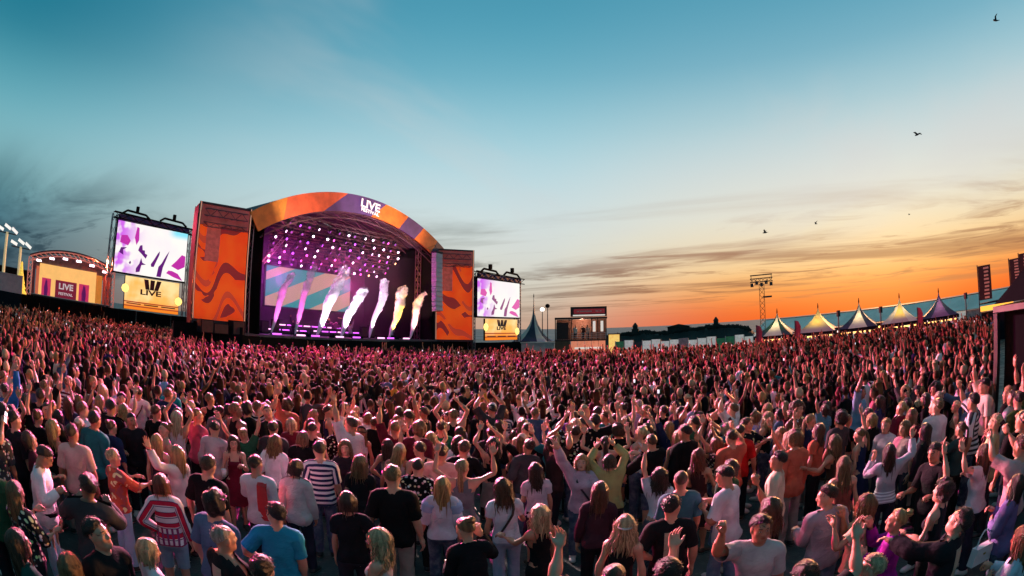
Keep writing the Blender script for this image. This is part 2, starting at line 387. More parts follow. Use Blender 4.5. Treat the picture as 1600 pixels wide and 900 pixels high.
# banner flags and poles by the tents
PINK = mat('flag_red', (.50, .05, .09), .7); 
for az, d, h, lb in ((25.9, 43, 3.0, 'crimson beach flag at the foot of the lattice light mast'), (30.1, 44, 3.1, 'pink red beach flag between the first two tents'), (43.7, 44, 3.0, 'red beach flag between the fourth and fifth tent')):
    x, y = pol(az, d); o = thing('beach_flag', (x, y, 0), -R(az), lb, 'flag', 'beach flags among the crowd by the tents')
    MB().tube((0, 0, 0), (0, 0, h), .03).build('pole', STEEL, o)
    MB().prism([(.03, h - 1.5), (.42, h - 1.35), (.5, h - .5), (.3, h - .08), (.03, h)], -.012, .012).build('flag_cloth', PINK, o)
for az, d, h, lb in ((34.9, 45, 3.5, 'thin dark post between the second and third tent'), (39.6, 45, 3.4, 'thin dark post between the third and fourth tent'), (49.3, 46, 3.5, 'thin dark post past the last dark blue tent')):
    x, y = pol(az, d); o = thing('lamp_post', (x, y, 0), 0, lb, 'post', 'dark posts among the tents')
    MB().tube((0, 0, 0), (0, 0, h), .07, .05).build('pole', STEEL, o); MB().box((0, 0, h - .2), (.26, .2, .5)).build('lamp_head', STEEL, o)

# ---------------------------------------------------------------- lattice light mast
lm = thing('floodlight_mast', (*pol(26.65, 62), 0), -R(26.6), 'tall orange lattice mast carrying a dark frame of floodlights', 'mast')
lm.scale = (.70, .70, .88)
RUST = mat('mast_paint', (.42, .16, .05), .6, .2)
MB().truss((0, 0, 0), (0, 0, 8.4), .8, .06, 12).build('lattice', RUST, lm)
fr = MB(); fr.truss((-1.9, 0, 8.9), (1.9, 0, 8.9), .45, .06, 6); fr.build('head_frame', STEEL, lm)
MB().box((0, 0, 9.55), (3.7, .5, .12)).box((-1.7, 0, 9.25), (.1, .1, .7)).box((1.7, 0, 9.25), (.1, .1, .7)).build('top_rail', STEEL, lm)
for i in range(5): MB().box((-1.6 + i * .8, -.35, 8.55 - .25 * (i % 2 == 0)), (.5, .35, .45)).build('floodlight', STEEL, lm)
MB().box((.9, -.1, 6.7), (1.5, .3, .22)).build('bracket', STEEL, lm)

# ---------------------------------------------------------------- tall banner signs, yellow stall and black tent on the far right
PYL = mat('banner_brown', (.045, .022, .018), .7); CREAM = mat('banner_print', (.75, .55, .35), .6, var=0)
def pylon(az, d, zb, zt, w, tilt, label):
    x, y = pol(az, d); o = thing('banner_sign', (x, y, 0), -R(az), label, 'banner', 'tall banner signs on the right')
    MB().tube((-w / 2 - .05, 0, 0), (-w / 2 - .05, 0, zt + .1), .045).build('pole', STEEL, o)
    MB().box((0, 0, (zb + zt) / 2), (w, .05, zt - zb)).build('banner_cloth', PYL, o)
    q = MB(); rr = random.Random(int(az)); n = 9
    for k in range(n):
        zz = zb + (zt - zb) * (k + .6) / (n + .4); q.box((rr.uniform(-.02, .02) + w * .12, -.035, zz), (w * rr.uniform(.28, .46), .012, (zt - zb) / n * .5))
    q.build('print', CREAM, o)
pylon(51.65, 45, 2.75, 5.35, 1.15, 0, 'tall brown banner sign with a vertical row of pale print, clear of the black tent'); pylon(55.3, 44, 3.4, 5.35, 1.0, 0, 'tall banner sign behind the black tent, the one nearer the sunset'); pylon(56.5, 44, 3.5, 5.6, 1.0, 0, 'tall banner sign behind the black tent, at the very edge of the picture')
ys = thing('yellow_stall', (*pol(52.9, 40), 0), -R(52.9), 'small stall with a glowing yellow fascia next to the black tent', 'stall')
MB().box((0, .6, 1.0), (2.6, 1.6, 2.0)).build('wall', LIP, ys); MB().box((0, -.24, 2.25), (2.7, .08, .34)).build('fascia', mat('yellow_fascia', (.9, .6, .1), .5, emis=(1, .48, .05), estr=1.0, var=0), ys); MB().prism([(-1.4, 2.55), (1.4, 2.55), (1.4, 2.7), (-1.4, 2.62)], -.3, 1.4).build('roof', LIP, ys)
wk = thing('black_tent', (8.45, 6.2, 0), R(0), 'large black tent with closed side walls at the right edge', 'tent')
wk.scale = (1, 1, 1.16)
MB().box((3.0, -3.0, 1.35), (6, 6, 2.7)).build('side_wall', BLACK, wk)
rr_ = MB(); rr_.add([(-.15, .15, 2.74), (6.15, .15, 2.74), (6.15, -6.15, 2.74), (-.15, -6.15, 2.74), (3, -3, 5.6)], [(0, 4, 1), (1, 4, 2), (2, 4, 3), (3, 4, 0), (0, 1, 2, 3)]); rr_.build('roof', BLACK, wk)
tr_ = MB(); tr_.box((-.17, -3, 2.66), (.04, 6.3, .09)); tr_.box((3, .17, 2.66), (6.3, .04, .09)); tr_.build('trim', mat('tent_trim', (.20, .17, .14), .6), wk)
for sx, sy in ((-.12, .12), (6.12, .12), (-.12, -6.12), (6.12, -6.12)): MB().box((sx, sy, 1.3), (.1, .1, 2.6)).build('leg', STEEL, wk)

# ---------------------------------------------------------------- viewing deck, mast tent and street lamps in the middle
dk = thing('viewing_deck', (*pol(4.5, 70), 0), -R(7.2), 'two storey black viewing deck with roof sign and bright red counter below', 'building')
dk.scale = (.77, .77, .92); lamp('deck_lamp', 'POINT', dk.matrix_basis @ Vector((4.6, 2.4, 4.9)), (0, 0, 0), 260, (1, .62, .42), .2);  DKW = mat('deck_dark', (.05, .018, .018), .8); RSIGN = mat('deck_sign', (.30, .03, .04), .6, emis=(.9, .06, .08), estr=.10, var=.2); WLT = mat('deck_white', (.75, .70, .66), .6, emis=(1, .85, .75), estr=.45, var=0)
MB().box((4.4, 2.2, 2.05), (8.8, 4.4, .22)).build('floor_deck', DKW, dk); MB().box((4.4, 4.3, 3.6), (8.6, .1, 2.9)).build('rear_wall', mat('deck_wall', (.16, .07, .05), .8), dk)
rl = MB()
for z in (2.45, 2.75, 3.05): rl.tube((2.8, .02, z), (8.6, .02, z), .03, n=5)
for k in range(8): rl.tube((2.9 + k * .8, .02, 2.15), (2.9 + k * .8, .02, 3.05), .025, n=5)
rl.build('railing', ALU, dk)
MB().box((4.4, 2.2, 5.2), (8.8, 4.4, .25)).build('roof', DKW, dk)
for x in (.1, 2.4, 2.75, 6.2, 7.2, 8.6): MB().box((x, .1, 3.6), (.16, .16, 3.0)).build('column', DKW, dk)
MB().box((1.25, .05, 3.4), (2.0, .06, 2.4)).build('side_screen', DKW, dk)
for x in (6.6, 7.9): MB().box((x, .12, 4.0), (.45, .1, 1.5)).build('white_panel', WLT, dk)
MB().box((5.7, .3, 6.1), (6.1, .3, 1.4)).build('sign_frame', DKW, dk); MB().box((5.8, .13, 6.15), (5.2, .06, .65)).build('sign_face', RSIGN, dk); MB().box((5.75, .12, 5.58), (5.4, .05, .18)).build('sign_light', WLT, dk)
for k, (x, w) in enumerate(((3.9, .4), (4.55, .7), (5.6, 1.3), (7.1, .5), (7.7, .35))): MB().box((x, .09, 6.15), (w, .03, .16)).build('sign_print', mat('sign_print', (.6, .35, .33), .6, var=0), dk)
MB().box((1.3, .0, 1.0), (2.6, .12, 1.9)).build('counter_front', mat('deck_brown', (.13, .06, .035), .7), dk)
RC = mat('counter_lit', (.85, .25, .18), .5, emis=(1.0, .30, .16), estr=.4, var=.35, vscale=1.2)
for k in range(5): MB().box((3.25 + k * 1.16, -.02, 1.0), (1.1, .1, 1.9)).build('counter_panel', RC, dk)
MB().box((5.6, -.09, .95), (4.6, .03, .28)).build('counter_print', WLT, dk)
yl = thing('bar_kiosk', (*pol(10.75, 66), 0), -R(10.7), 'narrow yellow lit bar kiosk against the right end of the viewing deck', 'kiosk')
MB().box((0, 0, 1.3), (1.3, 1.2, 2.6)).build('wall', mat('kiosk_yellow', (.85, .6, .2), .5, emis=(1, .6, .15), estr=.6, var=.2), yl); MB().box((0, 0, 2.66), (1.5, 1.4, .12)).build('roof', DKW, yl); MB().box((.9, -.2, 1.0), (.1, .1, 2.0)).build('post', DKW, yl)
mt_ = pagoda(*pol(2.3, 63), 20, 3.9, 2.0, 7.2, (CV_W, CV_W, CV_W, CV_W, CV_D), 'white mast tent with a very tall needle peak beside the far screen', None, 3.6)  # dark stripe paints the shade on the front of the white canvas
bo = thing('white_booth', (*pol(2.7, 60), 0), -R(2.7), 'small white booth in front of the mast tent', 'booth')
MB().box((0, 0, .95), (3.6, 1.6, 1.9)).build('wall', mat('booth_wall', (.40, .37, .36), .6), bo); MB().box((0, 0, 1.95), (3.8, 1.8, .1)).build('roof', WT, bo); MB().box((-1.3, -.83, .9), (.8, .04, 1.7)).build('door', ALU, bo)
for az, d, h, w, lb in ((3.2, 62, 5.7, (.9, .88, .85), 'slim street lamp with a bright white head'), (3.75, 62, 6.1, (.01, .01, .01), 'slim street lamp with a dark round head')):
    x, y = pol(az, d); o = thing('street_lamp', (x, y, 0), 0, lb + ' left of the viewing deck', 'lamp', 'street lamps left of the viewing deck')
    MB().tube((0, 0, 0), (0, 0, h), .07, .04).build('pole', STEEL, o); MB().lathe([(.12, -.22), (.26, -.1), (.26, .1), (.1, .24)], (0, 0, h), 8).build('lamp_head', mat('lamp_white', (.8, .8, .8), .4, emis=(1, .95, .9), estr=1.2, var=0) if w[0] > .5 else BLACK, o)

# ---------------------------------------------------------------- far left: floodlit masts, pink trailer, lit figure tree
for az, d, h, n, lb in ((-55.9, 60, 8.6, 3, 'floodlight mast with pale shaft at the far left edge'), (-54.1, 61, 7.5, 3, 'floodlight mast with tilted white heads right of the edge one')):
    x, y = pol(az, d); o = thing('floodlight_mast', (x, y, 0), -R(az), lb, 'mast', 'floodlight masts at the far left')
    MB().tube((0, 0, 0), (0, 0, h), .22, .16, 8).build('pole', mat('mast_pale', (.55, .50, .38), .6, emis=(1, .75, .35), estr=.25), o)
    for k in range(n):
        a = (k - 1) * .9; hd = MB().box((0, 0, 0), (.85, .3, .30)).build('floodlight', mat('flood_head', (.85, .85, .82), .4, emis=(1, .97, .9), estr=.6, var=0), o); hd.location = (a, -.25, h + .25 + .25 * (k == 1)); hd.rotation_euler = (0, R(18 + 6 * k), 0)
    MB().box((0, 0, h - .1), (2.4, .12, .12)).build('crossbar', STEEL, o)
tk = thing('black_container', (*pol(-55.6, 63), 0), -R(-55), 'tall black equipment container behind the pink trailer', 'container'); MB().box((0, 0, 2.6), (6.2, 2.4, 5.2)).build('body', BLACK, tk); MB().box((0, -1.23, 2.2), (2.2, .05, 4.2)).build('door', LIP, tk); MB().box((0, 0, 5.25), (6.3, 2.5, .08)).build('roof', LIP, tk)
pt = thing('pink_trailer', (*pol(-56.2, 51), 0), -R(-56), 'flat sided pink trailer standing at the left edge', 'trailer')
MB().box((0, 0, 3.6), (4.6, 2.2, 1.45)).build('body', mat('trailer_pink', (.58, .36, .36), .5, var=.08), pt); MB().box((0, -1.0, 1.9), (4.6, .1, 2.0)).build('skirt', LIP, pt); MB().box((0, 0, 4.36), (4.7, 2.3, .06)).build('roof', WT, pt)
lt = thing('light_tree', (*pol(-53.8, 52), 0), 0, 'slender yellow light tree between the pink trailer and the small stage', 'decoration')
GOLD = mat('gold_light', (.9, .65, .1), .4, emis=(1, .62, .08), estr=.5, var=.3, vscale=6)
for k in range(5): MB().lathe([(.75 - .13 * k, 0), (.28 - .04 * k, .75)], (0, 0, 2.9 + k * .45), 9).build('tier', GOLD, lt)
MB().tube((0, 0, 0), (0, 0, 3.0), .12).build('stem', LIP, lt); MB().lathe([(.02, 0), (.14, .12), (.02, .3)], (0, 0, 5.4), 6).build('star', GOLD, lt)

# ---------------------------------------------------------------- gulls against the evening sky
GUL = mat('bird_dark', (.03, .035, .045), .7)
def bird(px_az, el, d, span, roll, label):
    x, y = pol(px_az, d * math.cos(R(el))); o = thing('bird', (x, y, 3 + d * math.sin(R(el))), R(40 + roll), label, 'bird', 'birds flying over the crowd')
    b = MB(); b.lathe([(.02, -.26), (.06, -.12), (.075, .02), (.05, .17), (.03, .24)], n=7)
    bo_ = b.build('body', GUL, o, True); bo_.rotation_euler = (R(90), 0, 0); bo_.scale = (span,) * 3
    for k in (1, -1):
        w = MB(); w.add([(0, -.09, 0), (0, .09, 0), (k * .28, .10, .12), (k * .28, -.06, .13), (k * .62, -.10, .05), (k * .60, -.02, .05), (0, -.09, .03), (0, .09, .02), (k * .28, .09, .145), (k * .28, -.05, .155)], [(0, 1, 2, 3), (3, 2, 5, 4), (6, 9, 8, 7), (9, 4, 5, 8), (1, 7, 8, 2), (0, 3, 9, 6), (2, 8, 5), (3, 4, 9)])
        wo_ = w.build('wing', GUL, o); wo_.scale = (span,) * 3; wo_.rotation_euler = (0, -k * R(14 + roll * .4), 0)
    t = MB(); t.add([(-.03, -.2, 0), (.03, -.2, 0), (.07, -.38, .01), (-.07, -.38, .01), (0, -.2, .02)], [(0, 1, 2, 3), (0, 4, 1), (1, 4, 2), (2, 4, 3), (3, 4, 0)]); t.build('tail', GUL, o).scale = (span,) * 3
for az, el, d, sp, ro, lb in BIRDS: bird(az, el, d, sp, ro, lb)
# ================================================================ THE STAGE
KS = .838; UX = Vector((.5532, .8331, 0)); BX = Vector((-.8331, .5532, 0)); UA = math.atan2(UX.y, UX.x); O3 = Vector((-18.9, 35.03, 0))      # stage built in its own units, KS metres each
def SW(s, d, z): return O3 + (UX * s + BX * d + Vector((0, 0, z))) * KS        # stage frame -> world
st = thing('concert_stage', O3, UA, 'huge arched festival stage with an orange and purple fascia and a black deck', 'stage')
st.scale = (KS,) * 3
L = 26.2; RAD = 23.95; CZ = -6.65
def arc(s, dr=0.0): return (s, CZ + math.sqrt(max(0, (RAD + dr) ** 2 - (s - L / 2) ** 2)))
def arcp(th, dr=0.0): return (L / 2 + (RAD + dr) * math.sin(th), CZ + (RAD + dr) * math.cos(th))
TH = math.asin(13.4 / RAD)
def print_mat(name, c, var=.16):
    return mat(name, c, .55, var=var, vscale=.8)
OR = print_mat('print_orange', (.72, .15, .015)); OR2 = print_mat('print_amber', (.60, .20, .02)); RD = print_mat('print_red', (.62, .09, .03)); PU = print_mat('print_purple', (.085, .035, .16)); NV = print_mat('print_navy', (.040, .035, .09))
# fascia pieces: (start top, start bottom, end top, end bottom) as fractions of the arch, split on the slant as the print is
cuts = [(0, .0), (.155, .115), (.42, .30), (.61, .54), (.735, .70), (.83, .80), (.925, .915), (1, 1)]
mts = [OR2, RD, PU, OR, PU, OR, NV]
for i, m_ in enumerate(mts):
    (t0, b0), (t1, b1) = cuts[i], cuts[i + 1]; n = 8; vs = []
    for k in range(n + 1):
        f = k / n; xt, zt = arcp(-TH + 2 * TH * (t0 + (t1 - t0) * f)); xb, zb = arcp(-TH + 2 * TH * (b0 + (b1 - b0) * f), -1.85)
        vs += [(xt, -.18, zt), (xb, -.18, zb), (xt, .0, zt), (xb, .0, zb)]
    fs = []
    for k in range(n):
        a = k * 4; b = a + 4
        fs += [(a, a + 1, b + 1, b), (a + 2, b + 2, b + 3, a + 3), (a, b, b + 2, a + 2), (a + 1, a + 3, b + 3, b + 1)]
    fs += [(0, 2, 3, 1), (n * 4, n * 4 + 1, n * 4 + 3, n * 4 + 2)]
    MB().add(vs, fs).build('fascia_panel', m_, st)
LETTER = mat('letter_white', (.85, .78, .78), .5, emis=(1, .85, .85), estr=.25, var=0)
tl_ = txt('lettering', 'LIVE', LETTER, st, (13.9, -.22, 16.5), 1.2, rot=(R(90), R(4.5), 0), xs=1.25, bold=.035)
tl2 = txt('lettering', 'FESTIVAL', LETTER, st, (13.9, -.22, 15.83), .5, rot=(R(90), R(4.5), 0), xs=1.25, bold=.015)
# barrel roof over the stage, ribs and cross trusses under it
n = 28; vs = []; fs = []
for k in range(n + 1):
    th = -TH + 2 * TH * k / n
    for (dr, y) in ((-.02, .02), (-.02, 13), (-.16, 13), (-.16, .02)): x, z = arcp(th, dr); vs.append((x, y, z))
for k in range(n):
    a = k * 4; b = a + 4
    for q in range(4): fs.append((a + q, b + q, b + (q + 1) % 4, a + (q + 1) % 4))
MB().add(vs, fs).build('roof_shell', mat('roof_fabric', (.055, .03, .045), .7), st)
RIB = mat('rib_truss', (.13, .06, .08), .45, .3)
for j, y in enumerate((.35, 2.6, 5.0, 7.4, 9.8, 12.2)):
    m_ = MB(); prev = None
    for k in range(17):
        th = -TH * .985 + 2 * TH * .985 * k / 16
        if j == 0 or True:
            a = arcp(th, -.35 - (1.5 if j == 0 else 0)); b = arcp(th, -.95 - (1.5 if j == 0 else 0)); cur = (Vector((a[0], y, a[1])), Vector((b[0], y, b[1])))
        if prev:
            m_.tube(prev[0], cur[0], .07, n=4); m_.tube(prev[1], cur[1], .07, n=4); m_.tube(prev[k % 2], cur[1 - k % 2], .035, n=3, cap=False)
        prev = cur
    m_.build('rib', RIB, st)
for k in (3, 6, 8, 10, 13):
    th = -TH + 2 * TH * k / 16; x, z = arcp(th, -.6); MB().tube((x, .3, z), (x, 12.6, z), .07, n=4).build('purlin', RIB, st)
DECK = mat('deck_black', (.014, .012, .016), .55); GRY = mat('cabinet_grey', (.30, .30, .31), .5, .2)
MB().box((12.4, 6.2, 2.67), (26.8, 12.8, .16)).build('deck', mat('deck_floor', (.06, .05, .07), .35), st)
for i in range(11): MB().box((-1.0 + (i + .5) * 2.436, -.24, 1.29), (2.40, .06, 2.56)).build('deck_skirt', BLACK, st)
MB().box((L / 2, 12.75, 7.4), (L + 1, .12, 10.6)).build('rear_drape', mat('drape_plum', (.045, .02, .06), .85), st)
gp = [arcp(-TH + 2 * TH * k / 20, -.25) for k in range(21)] + [(L, 12.6), (0, 12.6)]
MB().prism(gp, 12.83, 12.93).build('rear_gable', mat('drape_plum', None), st)
for x in (.35, L - .35):
    MB().box((x + (1.2 if x < 5 else -1.2), 6.4, 7.9), (.08, 12.4, 11.2)).build('side_drape', BLACK, st)
TRS = mat('tower_truss', (.22, .16, .20), .4, .6)
for x in (.1, L - .1):
    for y in (.6, 12.2): MB().truss((x, y, 0), (x, y, 12.9), .7, .06, 14).build('tower', TRS, st)
for x in (2.0, L - 2.0): MB().truss((x, 2.4, 2.75), (x, 2.4, 13.6), .45, .05, 16).build('inner_tower', RIB, st)
_thing = thing
def thing(*a, **k):
    o = _thing(*a, **k); o.scale = (KS,) * 3; return o
# flown trusses and the fixtures on them
PINKS = [(1, .62, .95), (1, .85, 1.0), (1, .10, .55), (.55, .08, 1.0), (1, .55, .25)]
LENS = [mat('lens_%d' % i, c, .3, emis=c, estr=(4.0, 5.0, 2.2, 2.2, 3.0)[i], var=0) for i, c in enumerate(PINKS)]
rig_rows = [(2.4, 13.6, 5.6, 20.4), (3.0, 12.9, 5.2, 21.4), (3.8, 12.3, 4.8, 22.0), (4.7, 11.8, 5.2, 22.4), (5.8, 11.3, 5.8, 22.4), (7.0, 10.8, 6.4, 22.6), (8.2, 10.4, 7.0, 22.6)]
proto = {}
k_ = 0
for r_i, (y, z, x0, x1) in enumerate(rig_rows):
    MB().truss((x0 - .4, y, z + .55), (x1 + .4, y, z + .55), .42, .045, 22).build('flown_truss', RIB, st)
    nn = 13
    for i in range(nn):
        x = x0 + (x1 - x0) * i / (nn - 1) + RNG.uniform(-.35, .35); ci = RNG.choice([0, 0, 1, 1, 2, 2, 3, 3, 4]) if x > 12 else RNG.choice([0, 1, 1, 2, 3])
        on = RNG.random() < .62
        key = (ci if on else -1)
        if key not in proto:
            o = thing('stage_light', (0, 0, 0), 0)
            b = MB().box((0, 0, .02), (.42, .36, .1)).box((-.2, 0, -.2), (.05, .2, .4)).box((.2, 0, -.2), (.05, .2, .4)).build('yoke', STEEL, o)
            h = MB().lathe([(.1, .22), (.17, .1), (.19, -.18), (.16, -.2)], n=9).build('head', STEEL, o); h.location = (0, 0, -.32); h.rotation_euler = (R(-62), 0, 0)
            MB().lathe([(.135, -.205), (.08, -.23)], n=9).build('lens', LENS[ci] if on else mat('lens_off', (.12, .05, .14), .2, emis=(.6, .1, .8), estr=.5, var=0), h)
            proto[key] = o
        else: o = copy_tree(proto[key])
        o.scale = (KS,) * 3; o.location = SW(x, y, z + .28); o.rotation_euler = (0, 0, UA + R(RNG.uniform(-25, 40)))
        cn = ['white pink', 'pale pink', 'hot pink', 'violet', 'warm amber']
        orow = ['top front', 'second', 'third', 'middle', 'fifth', 'sixth', 'lowest rear'][r_i]; onum = ['first', 'second', 'third', 'fourth', 'fifth', 'sixth', 'seventh', 'eighth', 'ninth', 'tenth', 'eleventh', 'twelfth', 'last'][i]
        tag(o, '%s moving head light from the left on the %s stage truss, %s' % (onum, orow, 'glowing ' + cn[ci] if on else 'dimmed'), 'stage light', 'moving head lights flown under the stage arch')
# slanting side ladder of the rig
MB().truss((4.4, 5.0, 9.6), (6.4, 4.0, 12.6), .3, .04, 8).build('rig_ladder', ALU, st)
# LED wall with slanting teal and sand bands
def led_mat(name, c, e): return mat(name, (.004, .004, .004), .9, emis=c, estr=e, var=0, spec=0)
TEAL = led_mat('led_teal', (.0, .25, .25), .8); SAND = led_mat('led_sand', (.52, .30, .22), .75)
lw = thing('led_wall', SW(7.2, 9.0, 5.65), UA, 'wide teal and sand striped screen at the back of the main stage', 'screen')
MB().box((6.0, .2, 2.15), (12.3, .3, 4.6)).build('cabinet', BLACK, lw)
Wd, Hh = 12.0, 4.3
def band(c0, c1, m_):
    # stripe between two lines x*.42 + offset, clipped to the screen
    def y(x, c): return min(Hh, max(0, .42 * x + c))
    xs_ = sorted(set([0, Wd] + [max(0, min(Wd, (v - c) / .42)) for c in (c0, c1) for v in (0, Hh)]))
    for a, b in zip(xs_[:-1], xs_[1:]):
        q = [(a, y(a, c0)), (b, y(b, c0)), (b, y(b, c1)), (a, y(a, c1))]
        if max(q[3][1] - q[0][1], q[2][1] - q[1][1]) < .01 or b - a < .01: continue
        yield q
cs = [-6, -4.2, -2.5, -.9, .9, 2.7, 3.6, 6]
for i in range(len(cs) - 1):
    m_ = MB()
    for q in band(cs[i], cs[i + 1], None):
        m_.prism([(x, z) for x, z in q], .0, .04)
    if m_.v: m_.build('stripe', TEAL if i % 2 == 0 else SAND, lw)
# risers, backline and lit edges
PURL = mat('edge_violet', (.5, .1, .6), .4, emis=(.75, .12, 1.0), estr=1.6, var=0); PNKL = mat('edge_pink', (.7, .2, .5), .4, emis=(1.0, .45, .8), estr=1.8, var=0)
for (x, y, w, d_, h, lb) in ((8.0, 6.6, 6.0, 2.2, .7, 'low stage riser with lit edges below the striped screen, nearer the small stage'), (14.5, 6.4, 7.0, 2.4, .8, 'long stage riser with lit edges in the middle of the main stage'), (12.5, 8.2, 9.0, 1.3, 1.5, 'tall rear riser with lit edges under the striped screen')):
    o = thing('stage_riser', SW(x, y, 2.75), UA, lb, 'riser', 'risers on the main stage')
    MB().box((0, 0, h / 2), (w, d_, h)).build('body', DECK, o)
    for k in range(int(w / 1.1)): MB().box((-w / 2 + .6 + k * 1.1, -d_ / 2 - .02, h * .62), (.85, .04, .12)).build('light_bar', PURL if k % 3 else PNKL, o)
for i, x in enumerate((3.6, 6.3, 8.0, 11.0, 13.2, 16.6, 18.0, 20.4)):
    o = thing('floor_light', SW(x, .55, 2.75), UA, '%s floor light bar from the left on the main deck edge, glowing %s' % (['first', 'second', 'third', 'fourth', 'fifth', 'sixth', 'seventh', 'last'][i], 'pink' if i % 2 else 'violet'), 'stage light', 'floor light bars along the deck edge')
    MB().box((0, 0, .12), (1.1, .25, .2)).build('housing', STEEL, o); MB().box((0, -.14, .13), (1.0, .04, .13)).build('lens', PNKL if i % 2 else PURL, o)
def cabinet(name, s, d, z, w, dp, h, label, group=None, cat='speaker', rz=0):
    o = thing(name, SW(s, d, z), UA + rz, label, cat, group)
    MB().box((0, 0, h / 2), (w, dp, h)).build('body', LIP, o); MB().box((0, -dp / 2 - .015, h / 2), (w * .88, .03, h * .86)).build('grille', DKW, o)
    return o
for i, (s, d) in enumerate(((4.4, 4.2), (5.8, 4.4), (17.2, 4.0), (18.6, 4.3))): cabinet('guitar_amplifier', s, d, 2.75, .8, .4, 1.25 + .2 * (i % 2), ['tall guitar amplifier nearest the small stage on the main deck', 'second guitar amplifier from the small stage on the main deck', 'guitar amplifier right of the stage centre by the performer', 'guitar amplifier nearest the right orange banner tower on deck'][i], 'guitar amplifiers on the main stage', 'amplifier')
dr = thing('drum_kit', SW(14.5, 6.2, 3.57), UA, 'drum kit with cymbals on the long middle riser', 'drum kit')
DRM = mat('drum_shell', (.35, .05, .25), .3); CYM = mat('cymbal', (.6, .45, .15), .3, .9)
for (x, y, z, r_, h, rx) in ((0, -.3, .32, .3, .45, 90), (-.35, -.2, .62, .17, .2, 20), (.35, -.2, .62, .17, .2, 20), (.75, .1, .3, .24, .4, 0), (-.7, .1, .55, .19, .14, 8)):
    b = MB().lathe([(r_, -h / 2), (r_, h / 2)], n=12).build('drum', DRM, dr); b.location = (x, y, z); b.rotation_euler = (R(rx), 0, 0)
for (x, y, z) in ((-.9, -.2, 1.15), (.95, -.1, 1.25), (-.5, .2, 1.0)):
    c = MB().lathe([(.28, 0), (.05, .04)], n=12).build('cymbal', CYM, dr); c.location = (x, y, z); c.rotation_euler = (R(12), 0, 0); MB().tube((x, y, 0), (x, y, z), .015, n=4).build('stand', STEEL, dr)
for i, s in enumerate((7.4, 10.6, 14.0, 19.2)):
    o = thing('floor_monitor', SW(s, .95, 2.75), UA, ['wedge floor monitor between the second and third smoke jet', 'wedge floor monitor between the third and fourth smoke jet', 'wedge floor monitor between the fourth and fifth smoke jet', 'wedge floor monitor between the sixth and seventh smoke jet'][i], 'monitor', 'wedge monitors on the main stage'); MB().prism([(-.3, 0), (.3, 0), (.3, .12), (-.3, .42)], -.3, .3).build('body', LIP, o); MB().box((.02, 0, .30), (.5, .5, .02)).build('grille', DKW, o)
# flown line array beside the right banner tower
la = thing('line_array', SW(24.3, -.55, 6.1), UA + R(6), 'pale grey hanging line array of speaker boxes left of the right orange tower', 'speaker')
for k in range(12):
    b = MB().prism([(-.65, 0), (.65, 0), (.62, .53), (-.62, .53)], -.3, .35).build('cabinet', mat('array_grey', (.60, .58, .60), .4), la); b.location = (0, -.03 * (11 - k) ** 1.3 * .3, k * .56); b.rotation_euler = (R(-(11 - k) * 1.1), 0, 0)
MB().box((0, 0, 6.85), (1.2, .8, .12)).build('fly_frame', STEEL, la); MB().tube((0, 0, 6.9), (0, .6, 8.2), .03).build('chain', STEEL, la)

thing = _thing
# ---------------------------------------------------------------- banner towers either side of the stage
def scrim_mat(name, sx, sz, seed):
    m = bpy.data.materials.new(name); m.use_nodes = True; t = m.node_tree; t.nodes.clear(); N = NT(t)
    b = N.n('ShaderNodeBsdfPrincipled'); o = N.n('ShaderNodeOutputMaterial'); t.links.new(b.outputs[0], o.inputs[0])
    co = N.n('ShaderNodeTexCoord').outputs['Object']; x, y, z = N.sep(co)
    u = N.math('ADD', N.math('MULTIPLY', x, 1.25 * sx), seed); w = N.math('MULTIPLY', N.math('SINE', u), 1.1)
    w2 = N.math('MULTIPLY', N.math('SINE', N.math('ADD', N.math('MULTIPLY', u, 2.1), N.math('MULTIPLY', z, .5))), .45)
    v = N.math('ADD', N.math('ADD', N.math('MULTIPLY', z, 1.0 * sz), w), w2)
    fr = N.math('FRACT', N.math('DIVIDE', v, 3.3)); nz = N.noise(co, .33, 2, .5, .6)
    c = N.mix(N.ss(N.noise(co, .5, 3), .35, .65), (.84, .055, .004), (.92, .10, .007))
    dk1 = N.math('MULTIPLY', N.math('MULTIPLY', N.math('GREATER_THAN', fr, .60), N.math('LESS_THAN', fr, .86)), N.math('GREATER_THAN', nz, .46))
    c = N.mix(N.math('MULTIPLY', dk1, .88), c, (.16, .014, .022))
    rd = N.math('MULTIPLY', N.math('LESS_THAN', fr, .16), N.math('LESS_THAN', nz, .54)); c = N.mix(N.math('MULTIPLY', rd, .7), c, (.42, .045, .03))
    N.put(b.inputs['Base Color'], c); b.inputs['Roughness'].default_value = .7
    # the print emits its own colour in place of spotlight falling on the scrim
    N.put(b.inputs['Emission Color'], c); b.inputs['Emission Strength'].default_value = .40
    return m
